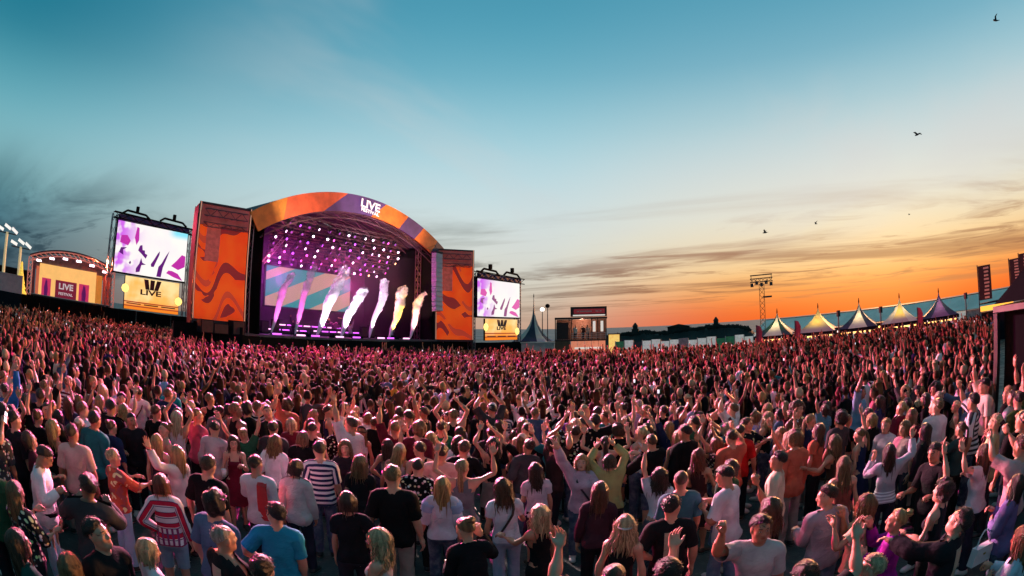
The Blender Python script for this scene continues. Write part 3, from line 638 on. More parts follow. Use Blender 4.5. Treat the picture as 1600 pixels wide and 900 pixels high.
def tower(p, q, zb, zt, label, seed):
    p, q = Vector((*p, 0)), Vector((*q, 0)); w = (q - p).length; a = math.atan2((q - p).y, (q - p).x)
    o = thing('banner_tower', p, a, label, 'banner tower', 'banner towers beside the stage')
    FRM = mat('tower_frame', (.06, .03, .035), .5, .3); zm = zt - 1.65
    for x in (0, w): MB().box((x, 0, zt / 2), (.16, .16, zt)).build('post', FRM, o)
    for x in (0, w): MB().box((x, 2.4, zt / 2), (.16, .16, zt)).build('rear_post', FRM, o)
    MB().box((w / 2, 0, zt - .08), (w - .17, .15, .16)).build('top_beam', FRM, o); MB().box((w / 2, 0, zb - .1), (w - .17, .15, .2)).build('bottom_beam', FRM, o)
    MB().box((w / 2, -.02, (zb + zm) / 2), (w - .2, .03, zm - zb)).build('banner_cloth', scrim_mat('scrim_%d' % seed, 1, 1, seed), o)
    SH = mat('scrim_sheer', (.42, .16, .14), .7, var=.25, vscale=.6, emis=(.5, .06, .04), estr=.12)
    MB().box((w / 2, -.02, (zm + zt - .16) / 2 + .02), (w - .2, .025, zt - .2 - zm)).build('sheer_top', SH, o)
    MB().box((w * .30, -.06, zm - 1.1), (w * .27, .02, 2.8)).build('sheer_patch', mat('sheer_patch', (.50, .12, .10), .7, var=.2, emis=(.7, .12, .08), estr=.18), o)
    tr = MB(); tr.truss((.3, -.1, zt - .75), (w - .3, -.1, zt - .75), .5, .05, 7); tr.truss((.3, -.1, zt - 1.6), (w - .3, -.1, zt - 1.6), .3, .04, 7); tr.build('truss', RIB, o)
    MB().box((-.1, 1.2, zt / 2), (.04, 2.2, zt - .3)).build('side_cloth', BLACK, o); MB().box((w + .1, 1.2, zt / 2), (.04, 2.2, zt - .3)).build('side_cloth', BLACK, o)
    MB().box((w / 2, 2.5, zt / 2), (w, .04, zt - .3)).build('rear_cloth', BLACK, o)
    LT = mat('tower_edge', (.7, .4, .3), .5, emis=(1, .45, .25), estr=.35, var=0)
    for x in (.02, w - .02): MB().box((x, -.10, (zb + zt) / 2), (.06, .03, zt - zb)).build('edge_trim', LT, o)
    return o
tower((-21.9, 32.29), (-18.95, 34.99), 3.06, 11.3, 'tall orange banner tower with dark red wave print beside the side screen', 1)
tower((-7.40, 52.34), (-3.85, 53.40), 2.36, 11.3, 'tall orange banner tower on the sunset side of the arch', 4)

# ---------------------------------------------------------------- side screens with yellow panels below
def screen_mat():
    m = bpy.data.materials.new('screen_picture'); m.use_nodes = True; t = m.node_tree; t.nodes.clear(); N = NT(t)
    o = N.n('ShaderNodeOutputMaterial'); e = N.n('ShaderNodeEmission'); t.links.new(e.outputs[0], o.inputs[0])
    co = N.n('ShaderNodeTexCoord').outputs['Object']; x, y, z = N.sep(co)
    c = N.mix(N.ss(N.noise(co, .45, 3), .3, .7), (.92, .84, .86), (.95, .93, .86))
    c = N.mix(N.math('MULTIPLY', N.ss(x, 3.6, .2), N.ss(N.noise(co, .7, 2), .42, .56)), c, (.62, .12, .80))
    c = N.mix(N.math('MULTIPLY', N.math('MULTIPLY', N.ss(x, 5.5, 6.8), N.ss(z, 3.9, 4.6)), N.ss(N.noise(co, .6, 1), .35, .5)), c, (.25, .75, .90))
    N.put(e.inputs[0], c); e.inputs[1].default_value = .82; return m
PIC = screen_mat()
FIG = mat('screen_figure', (.10, .01, .16), .5, emis=(.14, .01, .24), estr=.5, var=0); FIG2 = mat('screen_figure_pink', (.4, .02, .3), .5, emis=(.55, .03, .42), estr=.6, var=0)
def panel_mat():
    m = bpy.data.materials.new('yellow_panel'); m.use_nodes = True; t = m.node_tree; t.nodes.clear(); N = NT(t)
    o = N.n('ShaderNodeOutputMaterial'); e = N.n('ShaderNodeEmission'); t.links.new(e.outputs[0], o.inputs[0])
    co = N.n('ShaderNodeTexCoord').outputs['Object']; x, y, z = N.sep(co)
    c = N.mix(N.ss(N.noise(co, .5, 3), .35, .65), (1.0, .70, .32), (.98, .46, .10))
    c = N.mix(N.ss(z, 1.1, .2), c, (.85, .22, .02)); c = N.mix(N.math('MULTIPLY', N.ss(z, .95, .8), N.math('GREATER_THAN', N.math('FRACT', N.math('MULTIPLY', z, 2.6)), .72)), c, (.35, .05, .02))
    N.put(e.inputs[0], c); e.inputs[1].default_value = .85; return m
PAN = panel_mat(); DKP = mat('print_dark', (.06, .01, .03), .5, var=0); GLOW = mat('panel_end_glow', (1, .8, .3), .4, emis=(1, .66, .16), estr=1.3, var=0)
def side_screen(loc, w, z0, z1, zp0, label, label2, tops):
    o = thing('video_screen', loc, UA, label, 'screen', 'side video screens'); h = z1 - z0
    MB().box((w / 2, .25, z0 + h / 2), (w + .2, .4, h + .3)).build('cabinet', BLACK, o)
    pic = MB().box((w / 2, .02, h / 2), (w, .04, h)).build('picture', PIC, o, loc=(0, 0, z0))
    # silhouettes of the dancers shown on the screen
    def fig(pts, m_): MB().prism([(x * w / 9.6, z * h / 5.0) for x, z in pts], -.03, .0).build('silhouette', m_, o, loc=(0, -.01, z0))
    fig([(4.9, 1.0), (5.25, 1.0), (5.9, 2.3), (5.95, 2.7), (5.7, 2.45), (5.2, 1.7), (4.85, 1.25)], FIG); fig([(5.7, .1), (6.3, .1), (6.5, 1.1), (6.9, 2.0), (7.25, 2.9), (6.8, 2.3), (6.3, 1.5), (5.9, 1.1)], FIG)
    fig([(3.0, 2.4), (3.5, 2.1), (4.1, 1.7), (4.3, 2.1), (3.95, 2.2), (3.9, 2.5), (3.6, 2.5), (3.5, 3.0), (3.2, 2.9)], FIG); fig([(2.9, .2), (3.4, .3), (3.6, 1.0), (4.2, 1.1), (3.7, 1.25), (3.5, 1.7), (3.3, 1.1), (2.9, .6)], FIG)
    fig([(7.6, 1.4), (8.6, 1.1), (9.5, 1.5), (9.5, 2.6), (9.0, 2.7), (8.3, 2.0)], FIG2); fig([(7.0, .6), (8.0, .3), (9.3, .05), (8.6, .7), (7.8, .9), (7.3, .9)], FIG2); fig([(.5, 2.9), (1.6, 2.7), (1.9, 3.2), (1.4, 3.7), (.6, 3.6)], FIG2); fig([(.5, 1.9), (1.1, 1.7), (1.0, 2.2), (1.5, 2.5), (.7, 2.4)], FIG); fig([(2.4, 3.6), (2.7, 2.9), (3.0, 3.4), (2.9, 4.6), (2.6, 4.7)], FIG2); fig([(1.9, 1.0), (2.1, .9), (2.2, 1.1), (2.05, 1.25)], FIG)
    tr = MB(); tr.truss((-.6, 0, z1 + .45), (w + .6, 0, z1 + .25), .55, .06, 10); tr.build('top_truss', BLACK, o)
    MB().box((w / 2, -.05, z1 + .32), (w + .1, .3, .5)).build('header', mat('header_violet', (.06, .02, .12), .6), o)
    for c in (w * .24, w * .77): 
        fx = MB(); fx.tube((c - 1.6, -.2, z1 + .7), (c - 1.1, -.2, z1 + 1.05), .11).tube((c - 1.1, -.2, z1 + 1.05), (c + 1.0, -.2, z1 + .95), .11).tube((c + 1.0, -.2, z1 + .95), (c + 1.5, -.2, z1 + .6), .11).box((c, -.2, z1 + 1.35), (.3, .3, .5)); fx.build('roof_bracket', BLACK, o)
    for x in (-.35, w + .35): MB().truss((x, .5, 0), (x, .5, z1 + .6), .5, .05, 12).build('leg', TRS, o)
    s = thing('sign_panel', Vector(loc) + UX * (w * .17), UA, label2, 'sign', 'glowing yellow panels under the side screens'); pw = w * .76; ph = z0 - .25 - zp0
    MB().box((pw / 2, .12, zp0 + ph / 2), (pw + .1, .18, ph + .05)).build('cabinet', BLACK, s); MB().box((pw / 2, .0, ph / 2), (pw, .06, ph)).build('face', PAN, s, loc=(0, 0, zp0))
    # a crest of three dark bars above the wordmark
    for k, (x, lean) in enumerate(((.40, .5), (.50, 0), (.60, -.5))): MB().prism([(pw * x - .28 + lean * .25, ph * .66), (pw * x + .18 + lean * .25, ph * .66), (pw * x + .25 - lean * .25, ph * .97), (pw * x - .25 - lean * .25, ph * .97)], -.05, -.03).build('print_bar', DKP, s, loc=(0, 0, zp0))
    txt('lettering', 'LIVE', DKP, s, (pw * .47, -.06, zp0 + ph * .56), ph * .22, xs=1.9, bold=.02)
    for k in range(3): MB().box((pw * (.17 + .32 * k), -.045, zp0 + ph * .18), (pw * .26, .02, .10)).build('print_line', DKP if k else RD, s)
    for sx, c in ((-1, 0), (1, pw)): b = MB().lathe([(.02, -.42), (.3, -.28), (.42, 0), (.3, .28), (.02, .42)], n=10).build('side_glow', GLOW, s, True, loc=(c - sx * .02, -.05, zp0 + ph * (.62 if sx < 0 else .42))); b.scale = (1, .25, 1)  # flattened discs draw the glow at the panel ends, not separate lamps
    return o
pL = Vector((-36.8, 39.2, 0)); pR = Vector((-3.42, 54.05, 0))
side_screen(pL, 8.0, 6.4, 11.2, 3.05, 'big video screen with purple dancers left of the orange towers', 'glowing yellow panel with dark crest and wordmark by the small stage', 0)
side_screen(pR, 7.7, 4.75, 8.55, 2.28, 'video screen with purple dancers right of the arch, farther off', 'glowing yellow panel with dark crest near the white mast tent', 1)

# ---------------------------------------------------------------- long black hoarding in front
def hoarding(a, b, z, n, label):
    a, b = Vector((*a, 0)), Vector((*b, 0)); o = thing('black_hoarding', a, math.atan2((b - a).y, (b - a).x), label, 'hoarding', 'black hoardings in front of the stages'); w = (b - a).length / n
    for i in range(n): MB().box(((i + .5) * w, .012 * (i % 2), z / 2), (w - .02, .06, z + .03 * math.sin(i * 1.7))).build('panel', BLACK, o)
    for i in range(0, n + 1, 2): MB().box((i * w, .12, z / 2), (.1, .1, z)).build('post', STEEL, o)
    return o
def SL(s, d): v = SW(s, d, 0); return (v.x, v.y)
hoarding(pol(-58, 53.5), pol(-34.6, 53.5), 2.95, 12, 'black hoarding below the small stage and the big side screen')
hoarding(pol(-36.2, 38.2), pol(-28.6, 38.6), 2.75, 3, 'black hoarding under the left orange banner tower')
hoarding((-7.6, 51.4), (2.0, 60.5), 2.05, 6, 'black hoarding under the right tower and the far screen')
for i, (s, d, w, h) in enumerate(((-4.2, -.6, 1.0, .9), (-2.9, -.6, 1.2, .7), (-1.2, -.6, 1.0, 1.0))):
    cabinet('subwoofer', s, d, 2.6, w, .8, h, ['boxy black subwoofer nearest the side screen below the left tower', 'wide low black subwoofer in the middle below the left tower', 'tall black subwoofer nearest the arch below the left tower'][i], 'subwoofers below the left banner tower')
    
# ---------------------------------------------------------------- small second stage on the left
ss_ = thing('small_stage', Vector((*pol(-52.9, 55.5), 0)), R(48), 'small arched side stage with an orange backdrop and pink roof truss', 'stage')
w2 = 9.45; rise = .95; r2_ = ((w2 / 2) ** 2 + rise ** 2) / (2 * rise); cz2 = 7.45 - r2_; th2 = math.asin(w2 / 2 / r2_)
def a2(th, dr=0): return (w2 / 2 + (r2_ + dr) * math.sin(th), cz2 + (r2_ + dr) * math.cos(th))
def sx_(x): return x * .537
def sz_(z): return 3.1 + (z - 2.6) * .80
PKT = mat('pink_truss', (.70, .30, .26), .5, emis=(1, .30, .22), estr=.22)
m_ = MB(); n = 18
for y in (-.1, .4):
    for k in range(n):
        t0, t1 = -th2 + 2 * th2 * k / n, -th2 + 2 * th2 * (k + 1) / n
        A, B, C_, D = a2(t0), a2(t1), a2(t0, -.42), a2(t1, -.42)
        m_.tube((A[0], y, A[1]), (B[0], y, B[1]), .055, n=4); m_.tube((C_[0], y, C_[1]), (D[0], y, D[1]), .055, n=4); m_.tube((A[0], y, A[1]), (D[0], y, D[1]), .03, n=3, cap=False)
m_.build('roof_truss', PKT, ss_)
vs = []; fs = []
for k in range(n + 1):
    th = -th2 + 2 * th2 * k / n
    for dr, y in ((.06, -.25), (.06, 4), (.16, 4), (.16, -.25)): x, z = a2(th, dr); vs.append((x, y, z))
for k in range(n):
    for q in range(4): fs.append((k * 4 + q, k * 4 + (q + 1) % 4, k * 4 + 4 + (q + 1) % 4, k * 4 + 4 + q))
MB().add(vs, fs).build('roof_shell', mat('small_roof', (.05, .03, .05), .7), ss_)
for x in (.1, w2 - .1): MB().truss((x, .15, 0), (x, .15, 6.45), .45, .05, 12).build('tower', PKT, ss_)
def bk(name, x0, x1, z0, z1, y, c, e=.5):
    x0, x1, z0, z1 = sx_(x0), sx_(x1), sz_(z0), sz_(z1)
    MB().box(((x0 + x1) / 2, y, (z0 + z1) / 2), (x1 - x0, .05, z1 - z0)).build(name, mat('bk_%s_%d' % (name, int(x0 * 10)), tuple(v * .4 for v in c), .6, emis=c, estr=e * .85, var=.30, vscale=.5), ss_)
gp = [a2(-th2 + 2 * th2 * k / 14, -.1) for k in range(15)]
MB().prism(gp + [(w2, 5.5), (0, 5.5)], 2.75, 2.82).build('rear_gable', mat('gable_mauve', (.26, .20, .23), .8), ss_)
bk('backdrop', 1.9, 17.6 - 3.3, 2.6, 6.4, 2.6, (.92, .50, .15), .85)
bk('backdrop_panel', 1.2, 1.9, 2.6, 6.0, 2.55, (.85, .20, .10)); bk('backdrop_panel', 17.6 - 3.3, 17.6 - 2.0, 2.6, 6.1, 2.5, (.85, .28, .04)); bk('side_banner', 17.6 - 2.0, 17.6 - .5, 2.6, 6.0, .9, (.50, .05, .03), .40); bk('side_banner', .4, 1.2, 2.6, 6.2, .9, (.10, .02, .03), .3)
for x0, x1 in ((2.6, 4.6), (10.7, 12.9)): bk('pink_flat', x0, x1, 2.6, 4.7, 2.45, (.75, .04, .16), .55)
for x0, x1 in ((3.2, 3.9), (11.4, 12.2)): MB().prism([(sx_(x0), 3.1), (sx_(x1), 3.1), (sx_(x1 + .1), 3.7), (sx_(x1 - .1), 4.5), (sx_(x0 + .3), 4.7), (sx_(x0 - .05), 3.9)], 2.36, 2.40).build('print_figure', mat('print_plum', (.14, .015, .12), .6, emis=(.2, .01, .2), estr=.25, var=0), ss_)
bk('sign_board', 5.6, 10.2, 2.6, 4.7, 2.3, (.35, .02, .06), .4)
txt('lettering', 'LIVE', LETTER, ss_, (sx_(7.9), 2.25, 4.20), .80, xs=1.15, bold=.03); txt('lettering', 'FESTIVAL', LETTER, ss_, (sx_(7.9), 2.25, 3.50), .36, xs=1.15, bold=.012)
MB().box((w2 / 2, 1.6, 2.95), (w2 - .4, 3.2, .2)).build('deck', DECK, ss_)
for i in range(5): MB().box((.25 + (i + .5) * 1.79, -.1, 1.42), (1.75, .06, 2.8)).build('deck_skirt', BLACK, ss_)
SLN = mat('lens_blush', (1, .8, .85), .3, emis=(1, .75, .85), estr=5.0, var=0)
for i in range(6):
    th = -th2 * .82 + 2 * th2 * .82 * i / 5; x, z = a2(th, -.62)
    o = thing('stage_light', ss_.location + Vector((math.cos(R(48)) * x, math.sin(R(48)) * x, z)), R(48), ['first', 'second', 'third', 'fourth', 'fifth', 'sixth'][i] + ' pale pink lamp from the left under the small stage arch', 'stage light', 'pale lamps under the small stage arch')
    MB().box((0, 0, .12), (.3, .25, .16)).build('yoke', STEEL, o); MB().lathe([(.20, -.10), (.19, .08), (.12, .16)], n=9).build('lens', SLN, o).scale = (1.4, .8, .8)

# ---------------------------------------------------------------- smoke jets along the deck edge
def jet_mat(name, c):
    m = bpy.data.materials.new(name); m.use_nodes = True; t = m.node_tree; t.nodes.clear(); N = NT(t)
    b = N.n('ShaderNodeBsdfPrincipled'); tr = N.n('ShaderNodeBsdfTransparent'); ms = N.n('ShaderNodeMixShader'); o = N.n('ShaderNodeOutputMaterial')
    co = N.n('ShaderNodeTexCoord').outputs['Object']; x, y, z = N.sep(co)
    N.put(b.inputs['Base Color'], (.88, .86, .88)); b.inputs['Roughness'].default_value = 1.0; b.inputs['Subsurface Weight'].default_value = 0
    lw_ = N.n('ShaderNodeLayerWeight'); lw_.inputs[0].default_value = .35
    nz = N.noise(co, 2.3, 6, .7)
    thin = N.math('ADD', N.ss(z, 1.5, 7.5, 0, .62), N.ss(lw_.outputs['Facing'], .15, .85, 0, .95))
    a = N.ss(N.math('SUBTRACT', N.math('ADD', nz, .42), thin), .02, .85, 0, .9)
    t.links.new(tr.outputs[0], ms.inputs[1]); t.links.new(b.outputs[0], ms.inputs[2]); N.put(ms.inputs[0], a); t.links.new(ms.outputs[0], o.inputs[0])
    return m
JM = jet_mat('smoke_white', None)
from mathutils import noise as mnoise
JETS = [(3.44, 5.4, 8.7, .95, (1, .12, .72)), (6.12, 8.0, 9.95, 1.05, (1, .10, .62)), (8.72, 12.4, 10.2, 1.7, (1, .72, .95)), (11.8, 14.6, 8.2, 1.6, (1, .80, 1.0)), (15.62, 18.1, 9.5, 1.25, (1, .62, .85)), (18.5, 21.3, 8.9, 1.4, (1, .52, .05)), (21.83, 23.85, 8.4, 1.25, (1, .45, .40))]
JL = ['first smoke jet from the small stage, thin and magenta', 'second smoke jet from the small stage, tall and magenta', 'third smoke jet along the deck edge, broad and white', 'fourth smoke jet along the deck edge, short and white', 'fifth smoke jet along the deck edge, white with a pink top', 'sixth smoke jet along the deck edge, lit golden yellow', 'last smoke jet along the deck edge, pale pink by the line array']
for i, (s0, s1, zt, wd, c) in enumerate(JETS):
    H_ = zt - 2.8; n, kk = 34, 16; vs = []; fs = []
    for j in range(n + 1):
        t = j / n; r = wd * (.05 + .62 * t ** .85 * (1 - .35 * t)) * (1 if t < .97 else .5) if t < .985 else .05
        cx = (s1 - s0) * t ** 1.1 + .25 * math.sin(t * 7 + i) * t; cy = .3 * math.sin(t * 5 + i * 2) * t
        for k in range(kk):
            a = 2 * math.pi * k / kk; d = 1 + (.45 * mnoise.noise(Vector((math.cos(a) * 1.1 + i * 7, math.sin(a) * 1.1, t * 7.5))) + .30 * mnoise.noise(Vector((math.cos(a) * 2.6, math.sin(a) * 2.6 + i * 5, t * 19)))) * min(1, .15 + t * 1.3)
            vs.append((cx + math.cos(a) * r * d, cy + math.sin(a) * r * d, H_ * t + .25 * mnoise.noise(Vector((a, t * 6, i))) * t))
    for j in range(n):
        for k in range(kk): fs.append((j * kk + k, j * kk + (k + 1) % kk, (j + 1) * kk + (k + 1) % kk, (j + 1) * kk + k))
    fs += [tuple(range(kk))[::-1], tuple(n * kk + k for k in range(kk))]
    o = MB().add(vs, fs).build('smoke_jet', JM, None, True, loc=SW(s0, 1.2, 2.82)); o.rotation_euler = (0, 0, UA); o.scale = (KS,) * 3; tag(o, JL[i], 'smoke jet', 'smoke jets along the stage edge'); o['kind'] = 'thing'
    nz = thing('smoke_nozzle', SW(s0, 1.2, 2.75), UA, 'small black nozzle at the foot of the %s smoke jet' % ['first', 'second', 'third', 'fourth', 'fifth', 'golden sixth', 'last'][i], 'nozzle', 'smoke nozzles on the deck edge')
    MB().lathe([(.16, 0), (.12, .08)], n=8).build('base', STEEL, nz); MB().tube((0, 0, .06), (.03, 0, .2), .05, .03).build('spout', STEEL, nz)
    lamp('jet_lamp', 'SPOT', SW(s0 - .5, -.55, 2.85), SW(s1 * .6 + s0 * .4, 1.2, 6.0), (750, 680, 2600, 2600, 1700, 2500, 1300)[i], c, .15, 50)

# ---------------------------------------------------------------- lamps that the place itself carries
lamp('inside_violet', 'POINT', SW(7, 6.2, 8.6), SW(7, 6, 0), 1000, (.80, .06, .9), .6)
lamp('inside_violet', 'POINT', SW(16, 5.6, 8.6), SW(16, 6, 0), 1000, (1.0, .06, .50), .6)
lamp('roof_wash', 'SPOT', SW(5, 1.6, 8.5), SW(7, 5, 16), 420, (1, .10, .30), .4, 130)
lamp('roof_wash', 'SPOT', SW(20, 1.6, 8.5), SW(17, 5, 16), 420, (1, .10, .22), .4, 130)
lamp('fascia_wash', 'SPOT', SW(4, -5.0, 10.5), SW(6, 0, 16.5), 1900, (1, .75, .6), .4, 75)
lamp('fascia_wash', 'SPOT', SW(14, -5.0, 12.5), SW(14, 0, 17), 1700, (1, .75, .7), .4, 85)
lamp('fascia_wash', 'SPOT', SW(19, -5.0, 12.0), SW(19, 0, 15.5), 1100, (1, .75, .6), .4, 80)
# crowd wash from the arch and the side trusses, tilted down over the crowd
lamp('crowd_wash', 'SPOT', SW(5, -1.2, 14.0), (-12, 22, 0), CW * 2.8, (1, .03, .32), .5, 60, .7)
lamp('crowd_wash', 'SPOT', SW(12.4, -1.2, 16.2), (-4, 23, 0), CW * 4.2, (1, .04, .34), .5, 60, .7)
lamp('crowd_wash', 'SPOT', SW(21, -1.2, 14.0), (12, 32, 0), CW * 2.0, (1, .05, .14), .5, 56, .7)
lamp('crowd_wash', 'SPOT', Vector((-40.5, 40.0, 7.2)), (-27, 26, 0), CW * 2.6, (1, .13, .05), .4, 76, .7)
lamp('crowd_wash', 'SPOT', Vector((-32.4, 43.0, 12.3)), (-20, 25, 0), CW * 2.2, (1, .07, .14), .4, 64, .7)
lamp('crowd_wash', 'SPOT', Vector((.2, 55.0, 9.9)), (14, 33, 0), CW * 1.1, (1, .15, .07), .4, 64, .7)
# white key beams from the top of the arch that reach the people near the camera
lamp('key_beam', 'SPOT', SW(9, -1.2, 16.0), (-4, 8, 1.5), CW * 3.0, (1, .66, .62), .5, 34, .8)
lamp('key_beam', 'SPOT', SW(16, -1.2, 16.0), (5, 9, 1.5), CW * 3.0, (1, .64, .56), .5, 34, .8)

# hazy air caught in the stage lights
hz = bpy.data.materials.new('stage_haze'); hz.use_nodes = True; hz.node_tree.nodes.clear(); HN = NT(hz.node_tree)
pv_ = HN.n('ShaderNodeVolumePrincipled'); ho = HN.n('ShaderNodeOutputMaterial'); hz.node_tree.links.new(pv_.outputs[0], ho.inputs['Volume'])
pv_.inputs['Color'].default_value = (.9, .85, .9, 1); pv_.inputs['Density'].default_value = .014; pv_.inputs['Anisotropy'].default_value = .2
hb_ = MB().box((12.4, 6.9, 7.6), (21.0, 10.6, 9.2)).build('haze', hz, None, loc=O3); hb_.rotation_euler = (0, 0, UA); hb_.scale = (KS,) * 3; struct(hb_, 'stuff')
# ================================================================ PEOPLE
def nss(a, b, v):
    t = np.clip((v - a) / (b - a), 0, 1); return t * t * (3 - 2 * t)
def sd_cone(P, a, b, r1, r2):
    a = np.array(a, float); b = np.array(b, float); ab = b - a
    t = np.clip(((P - a) @ ab) / (ab @ ab), 0, 1)
    return np.linalg.norm(P - a - t[..., None] * ab, axis=-1) - (r1 + (r2 - r1) * t)
def sd_ell(P, c, r):
    q = P - np.array(c, float); r = np.array(r, float)
    k0 = np.linalg.norm(q / r, axis=-1); k1 = np.linalg.norm(q / (r * r), axis=-1) + 1e-9
    return k0 * (k0 - 1) / k1
def smin(ds, k):
    D = np.stack(ds); m = D.min(0); return m - k * np.log(np.exp(-(D - m) / k).sum(0))
def smax2(a, b, k):
    h = np.clip(.5 + .5 * (a - b) / k, 0, 1); return b * (1 - h) + a * h + k * h * (1 - h)
def gridpts(xs, ys, zs):
    return np.stack(np.meshgrid(xs, ys, zs, indexing='ij'), -1)
def lin(a, b, h):
    return np.linspace(a, b, max(2, int(round((b - a) / h)) + 1))

def surface_nets(xs, ys, zs, F):
    """iso-surface of F=0 on a rectilinear grid; returns vertices and quads"""
    P = gridpts(xs, ys, zs); nx, ny, nz = F.shape
    S = F < 0
    acc = np.zeros((nx - 1, ny - 1, nz - 1, 3)); cnt = np.zeros((nx - 1, ny - 1, nz - 1))
    cr = {}
    for ax in range(3):
        sl0 = [slice(None)] * 3; sl1 = [slice(None)] * 3
        sl0[ax] = slice(0, -1); sl1[ax] = slice(1, None)
        f0, f1 = F[tuple(sl0)], F[tuple(sl1)]; c = S[tuple(sl0)] != S[tuple(sl1)]
        cr[ax] = (c, S[tuple(sl0)])
        t = np.where(c, f0 / np.where(np.abs(f0 - f1) < 1e-12, 1, f0 - f1), 0)
        X = P[tuple(sl0)] + t[..., None] * (P[tuple(sl1)] - P[tuple(sl0)])
        X = X * c[..., None]
        o1, o2 = [a for a in range(3) if a != ax]
        shp = c.shape
        for d1 in (0, 1):
            for d2 in (0, 1):
                src = [slice(None)] * 3
                src[o1] = slice(d1, shp[o1] - 1 + d1); src[o2] = slice(d2, shp[o2] - 1 + d2)
                acc += X[tuple(src)]; cnt += c[tuple(src)]
    act = cnt > 0
    idx = -np.ones(act.shape, int); idx[act] = np.arange(act.sum())
    V = acc[act] / cnt[act][:, None]
    Q = []
    for ax in range(3):
        c, s0 = cr[ax]; o1, o2 = [a for a in range(3) if a != ax]
        core = [slice(None)] * 3; core[o1] = slice(1, -1); core[o2] = slice(1, -1)
        cc = c[tuple(core)]; ii = np.argwhere(cc)
        if not len(ii): continue
        ii[:, o1] += 1; ii[:, o2] += 1
        def cell(a, b):
            j = ii.copy(); j[:, o1] -= a; j[:, o2] -= b; return idx[j[:, 0], j[:, 1], j[:, 2]]
        q = np.stack([cell(1, 1), cell(0, 1), cell(0, 0), cell(1, 0)], 1)
        flip = s0[ii[:, 0], ii[:, 1], ii[:, 2]]
        if ax == 1: flip = ~flip
        q[~flip] = q[~flip][:, ::-1]
        Q.append(q)
    return V, np.concatenate(Q)

def compact(V, Q, keep):
    Q = Q[keep]; used = np.unique(Q); m = -np.ones(len(V), int); m[used] = np.arange(len(used))
    return V[used], m[Q]

class Spec:
    """rest-pose proportions of a figure (T-pose, facing +y, metres)"""
    def __init__(s, sex):
        s.sex = sex
        s.sh = .178 if sex == 'm' else .152
        s.da = s.sh - .178
        s.hip = .095
    def joints(s):
        J = dict(pelvis=(0, 0, .95), spine=(0, 0, 1.03), chest=(0, 0, 1.2), neck=(0, -.018, 1.475), head=(0, -.008, 1.555))
        for n, k in (('R', 1), ('L', -1)):
            d = s.da
            J['clav' + n] = (k * .03, 0, 1.43); J['upper' + n] = (k * s.sh, -.005, 1.425); J['fore' + n] = (k * (.455 + d), -.008, 1.425)
            J['hand' + n] = (k * (.705 + d), 0, 1.425)
            for f in range(4):
                yy = .032 - .0215 * f
                J['fa%d%s' % (f, n)] = (k * (.797 + d - (.004 if f in (0, 2) else 0) - (.012 if f == 3 else 0)), yy, 1.424)
                J['fb%d%s' % (f, n)] = (k * (.84 + d - (.015 if f == 3 else 0)), yy, 1.424)
            J['tha' + n] = (k * (.727 + d), .028, 1.418); J['thb' + n] = (k * (.762 + d), .062, 1.412)
            J['thigh' + n] = (k * s.hip, 0, .90); J['shin' + n] = (k * .112, .008, .50); J['foot' + n] = (k * .125, -.012, .085)
        return {k: np.array(v) for k, v in J.items()}
    def torso(s, e=0.0):
        m = s.sex == 'm'
        L = []
        if m:
            L += [('e', (0, -.005, 1.30), (.158 + e, .108 + e, .19 + e)), ('e', (0, .0, 1.11), (.138 + e, .100 + e, .19 + e)), ('e', (0, -.01, .955), (.155 + e, .108 + e, .13 + e)),
                  ('e', (.07, .055, 1.32), (.08 + e, .055 + e, .07 + e)), ('e', (-.07, .055, 1.32), (.08 + e, .055 + e, .07 + e)),
                  ('c', (-.15, -.01, 1.405), (.15, -.01, 1.405), .058 + e, .058 + e)]
        else:
            L += [('e', (0, -.005, 1.30), (.135 + e, .095 + e, .18 + e)), ('e', (0, .0, 1.11), (.115 + e, .086 + e, .18 + e)), ('e', (0, -.01, .945), (.160 + e, .112 + e, .14 + e)),
                  ('e', (.065, .07, 1.285), (.066 + e, .062 + e, .062 + e)), ('e', (-.065, .07, 1.285), (.066 + e, .062 + e, .062 + e)),
                  ('c', (-.125, -.01, 1.41), (.125, -.01, 1.41), .048 + e, .048 + e)]
        for k in (1, -1):
            L += [('e', (k * .06, -.07, .925), (.085 + e, .075 + e, .09 + e)), ('c', (k * .02, -.025, 1.50), (k * (s.sh - .03), -.012, 1.43), .034 + e, .042 + e)]
        return L
    def arms(s, e=0.0):
        L = []; d = s.da; f = 1.0 if s.sex == 'm' else .84
        for k in (1, -1):
            L += [('e', (k * (s.sh + .012), -.004, 1.42), (.07 * f + e, .058 * f + e, .058 * f + e)),
                  ('c', (k * s.sh, -.005, 1.42), (k * (.455 + d), -.008, 1.425), .050 * f + e, .040 * f + e),
                  ('c', (k * (.44 + d), -.006, 1.425), (k * (.54 + d), -.004, 1.425), .040 * f + e, .042 * f + e),
                  ('c', (k * (.54 + d), -.004, 1.425), (k * (.72 + d), 0, 1.425), .042 * f + e, .027 * f + e)]
        return L
    def legs(s, e=0.0):
        L = []; f = 1.0 if s.sex == 'm' else 1.02
        for k in (1, -1):
            L += [('c', (k * s.hip, 0, .90), (k * .112, .008, .50), .086 * f + e, .056 + e), ('e', (k * .115, -.022, .37), (.053 + e, .058 + e, .11 + e)),
                  ('c', (k * .112, .006, .50), (k * .125, -.012, .10), .052 + e, .037 + e)]
        return L
    def feet(s, e=0.0):
        L = []
        for k in (1, -1):
            L += [('e', (k * .128, -.035, .048), (.036 + e, .05 + e, .046 + e)), ('c', (k * .128, -.02, .055), (k * .142, .145, .028), .040 + e, .026 + e), ('e', (k * .142, .11, .03), (.046 + e, .075 + e, .026 + e))]
        return L
def sd_list(P, L, k):
    return smin([sd_ell(P, l[1], l[2]) if l[0] == 'e' else sd_cone(P, l[1], l[2], l[3], l[4]) for l in L], k)

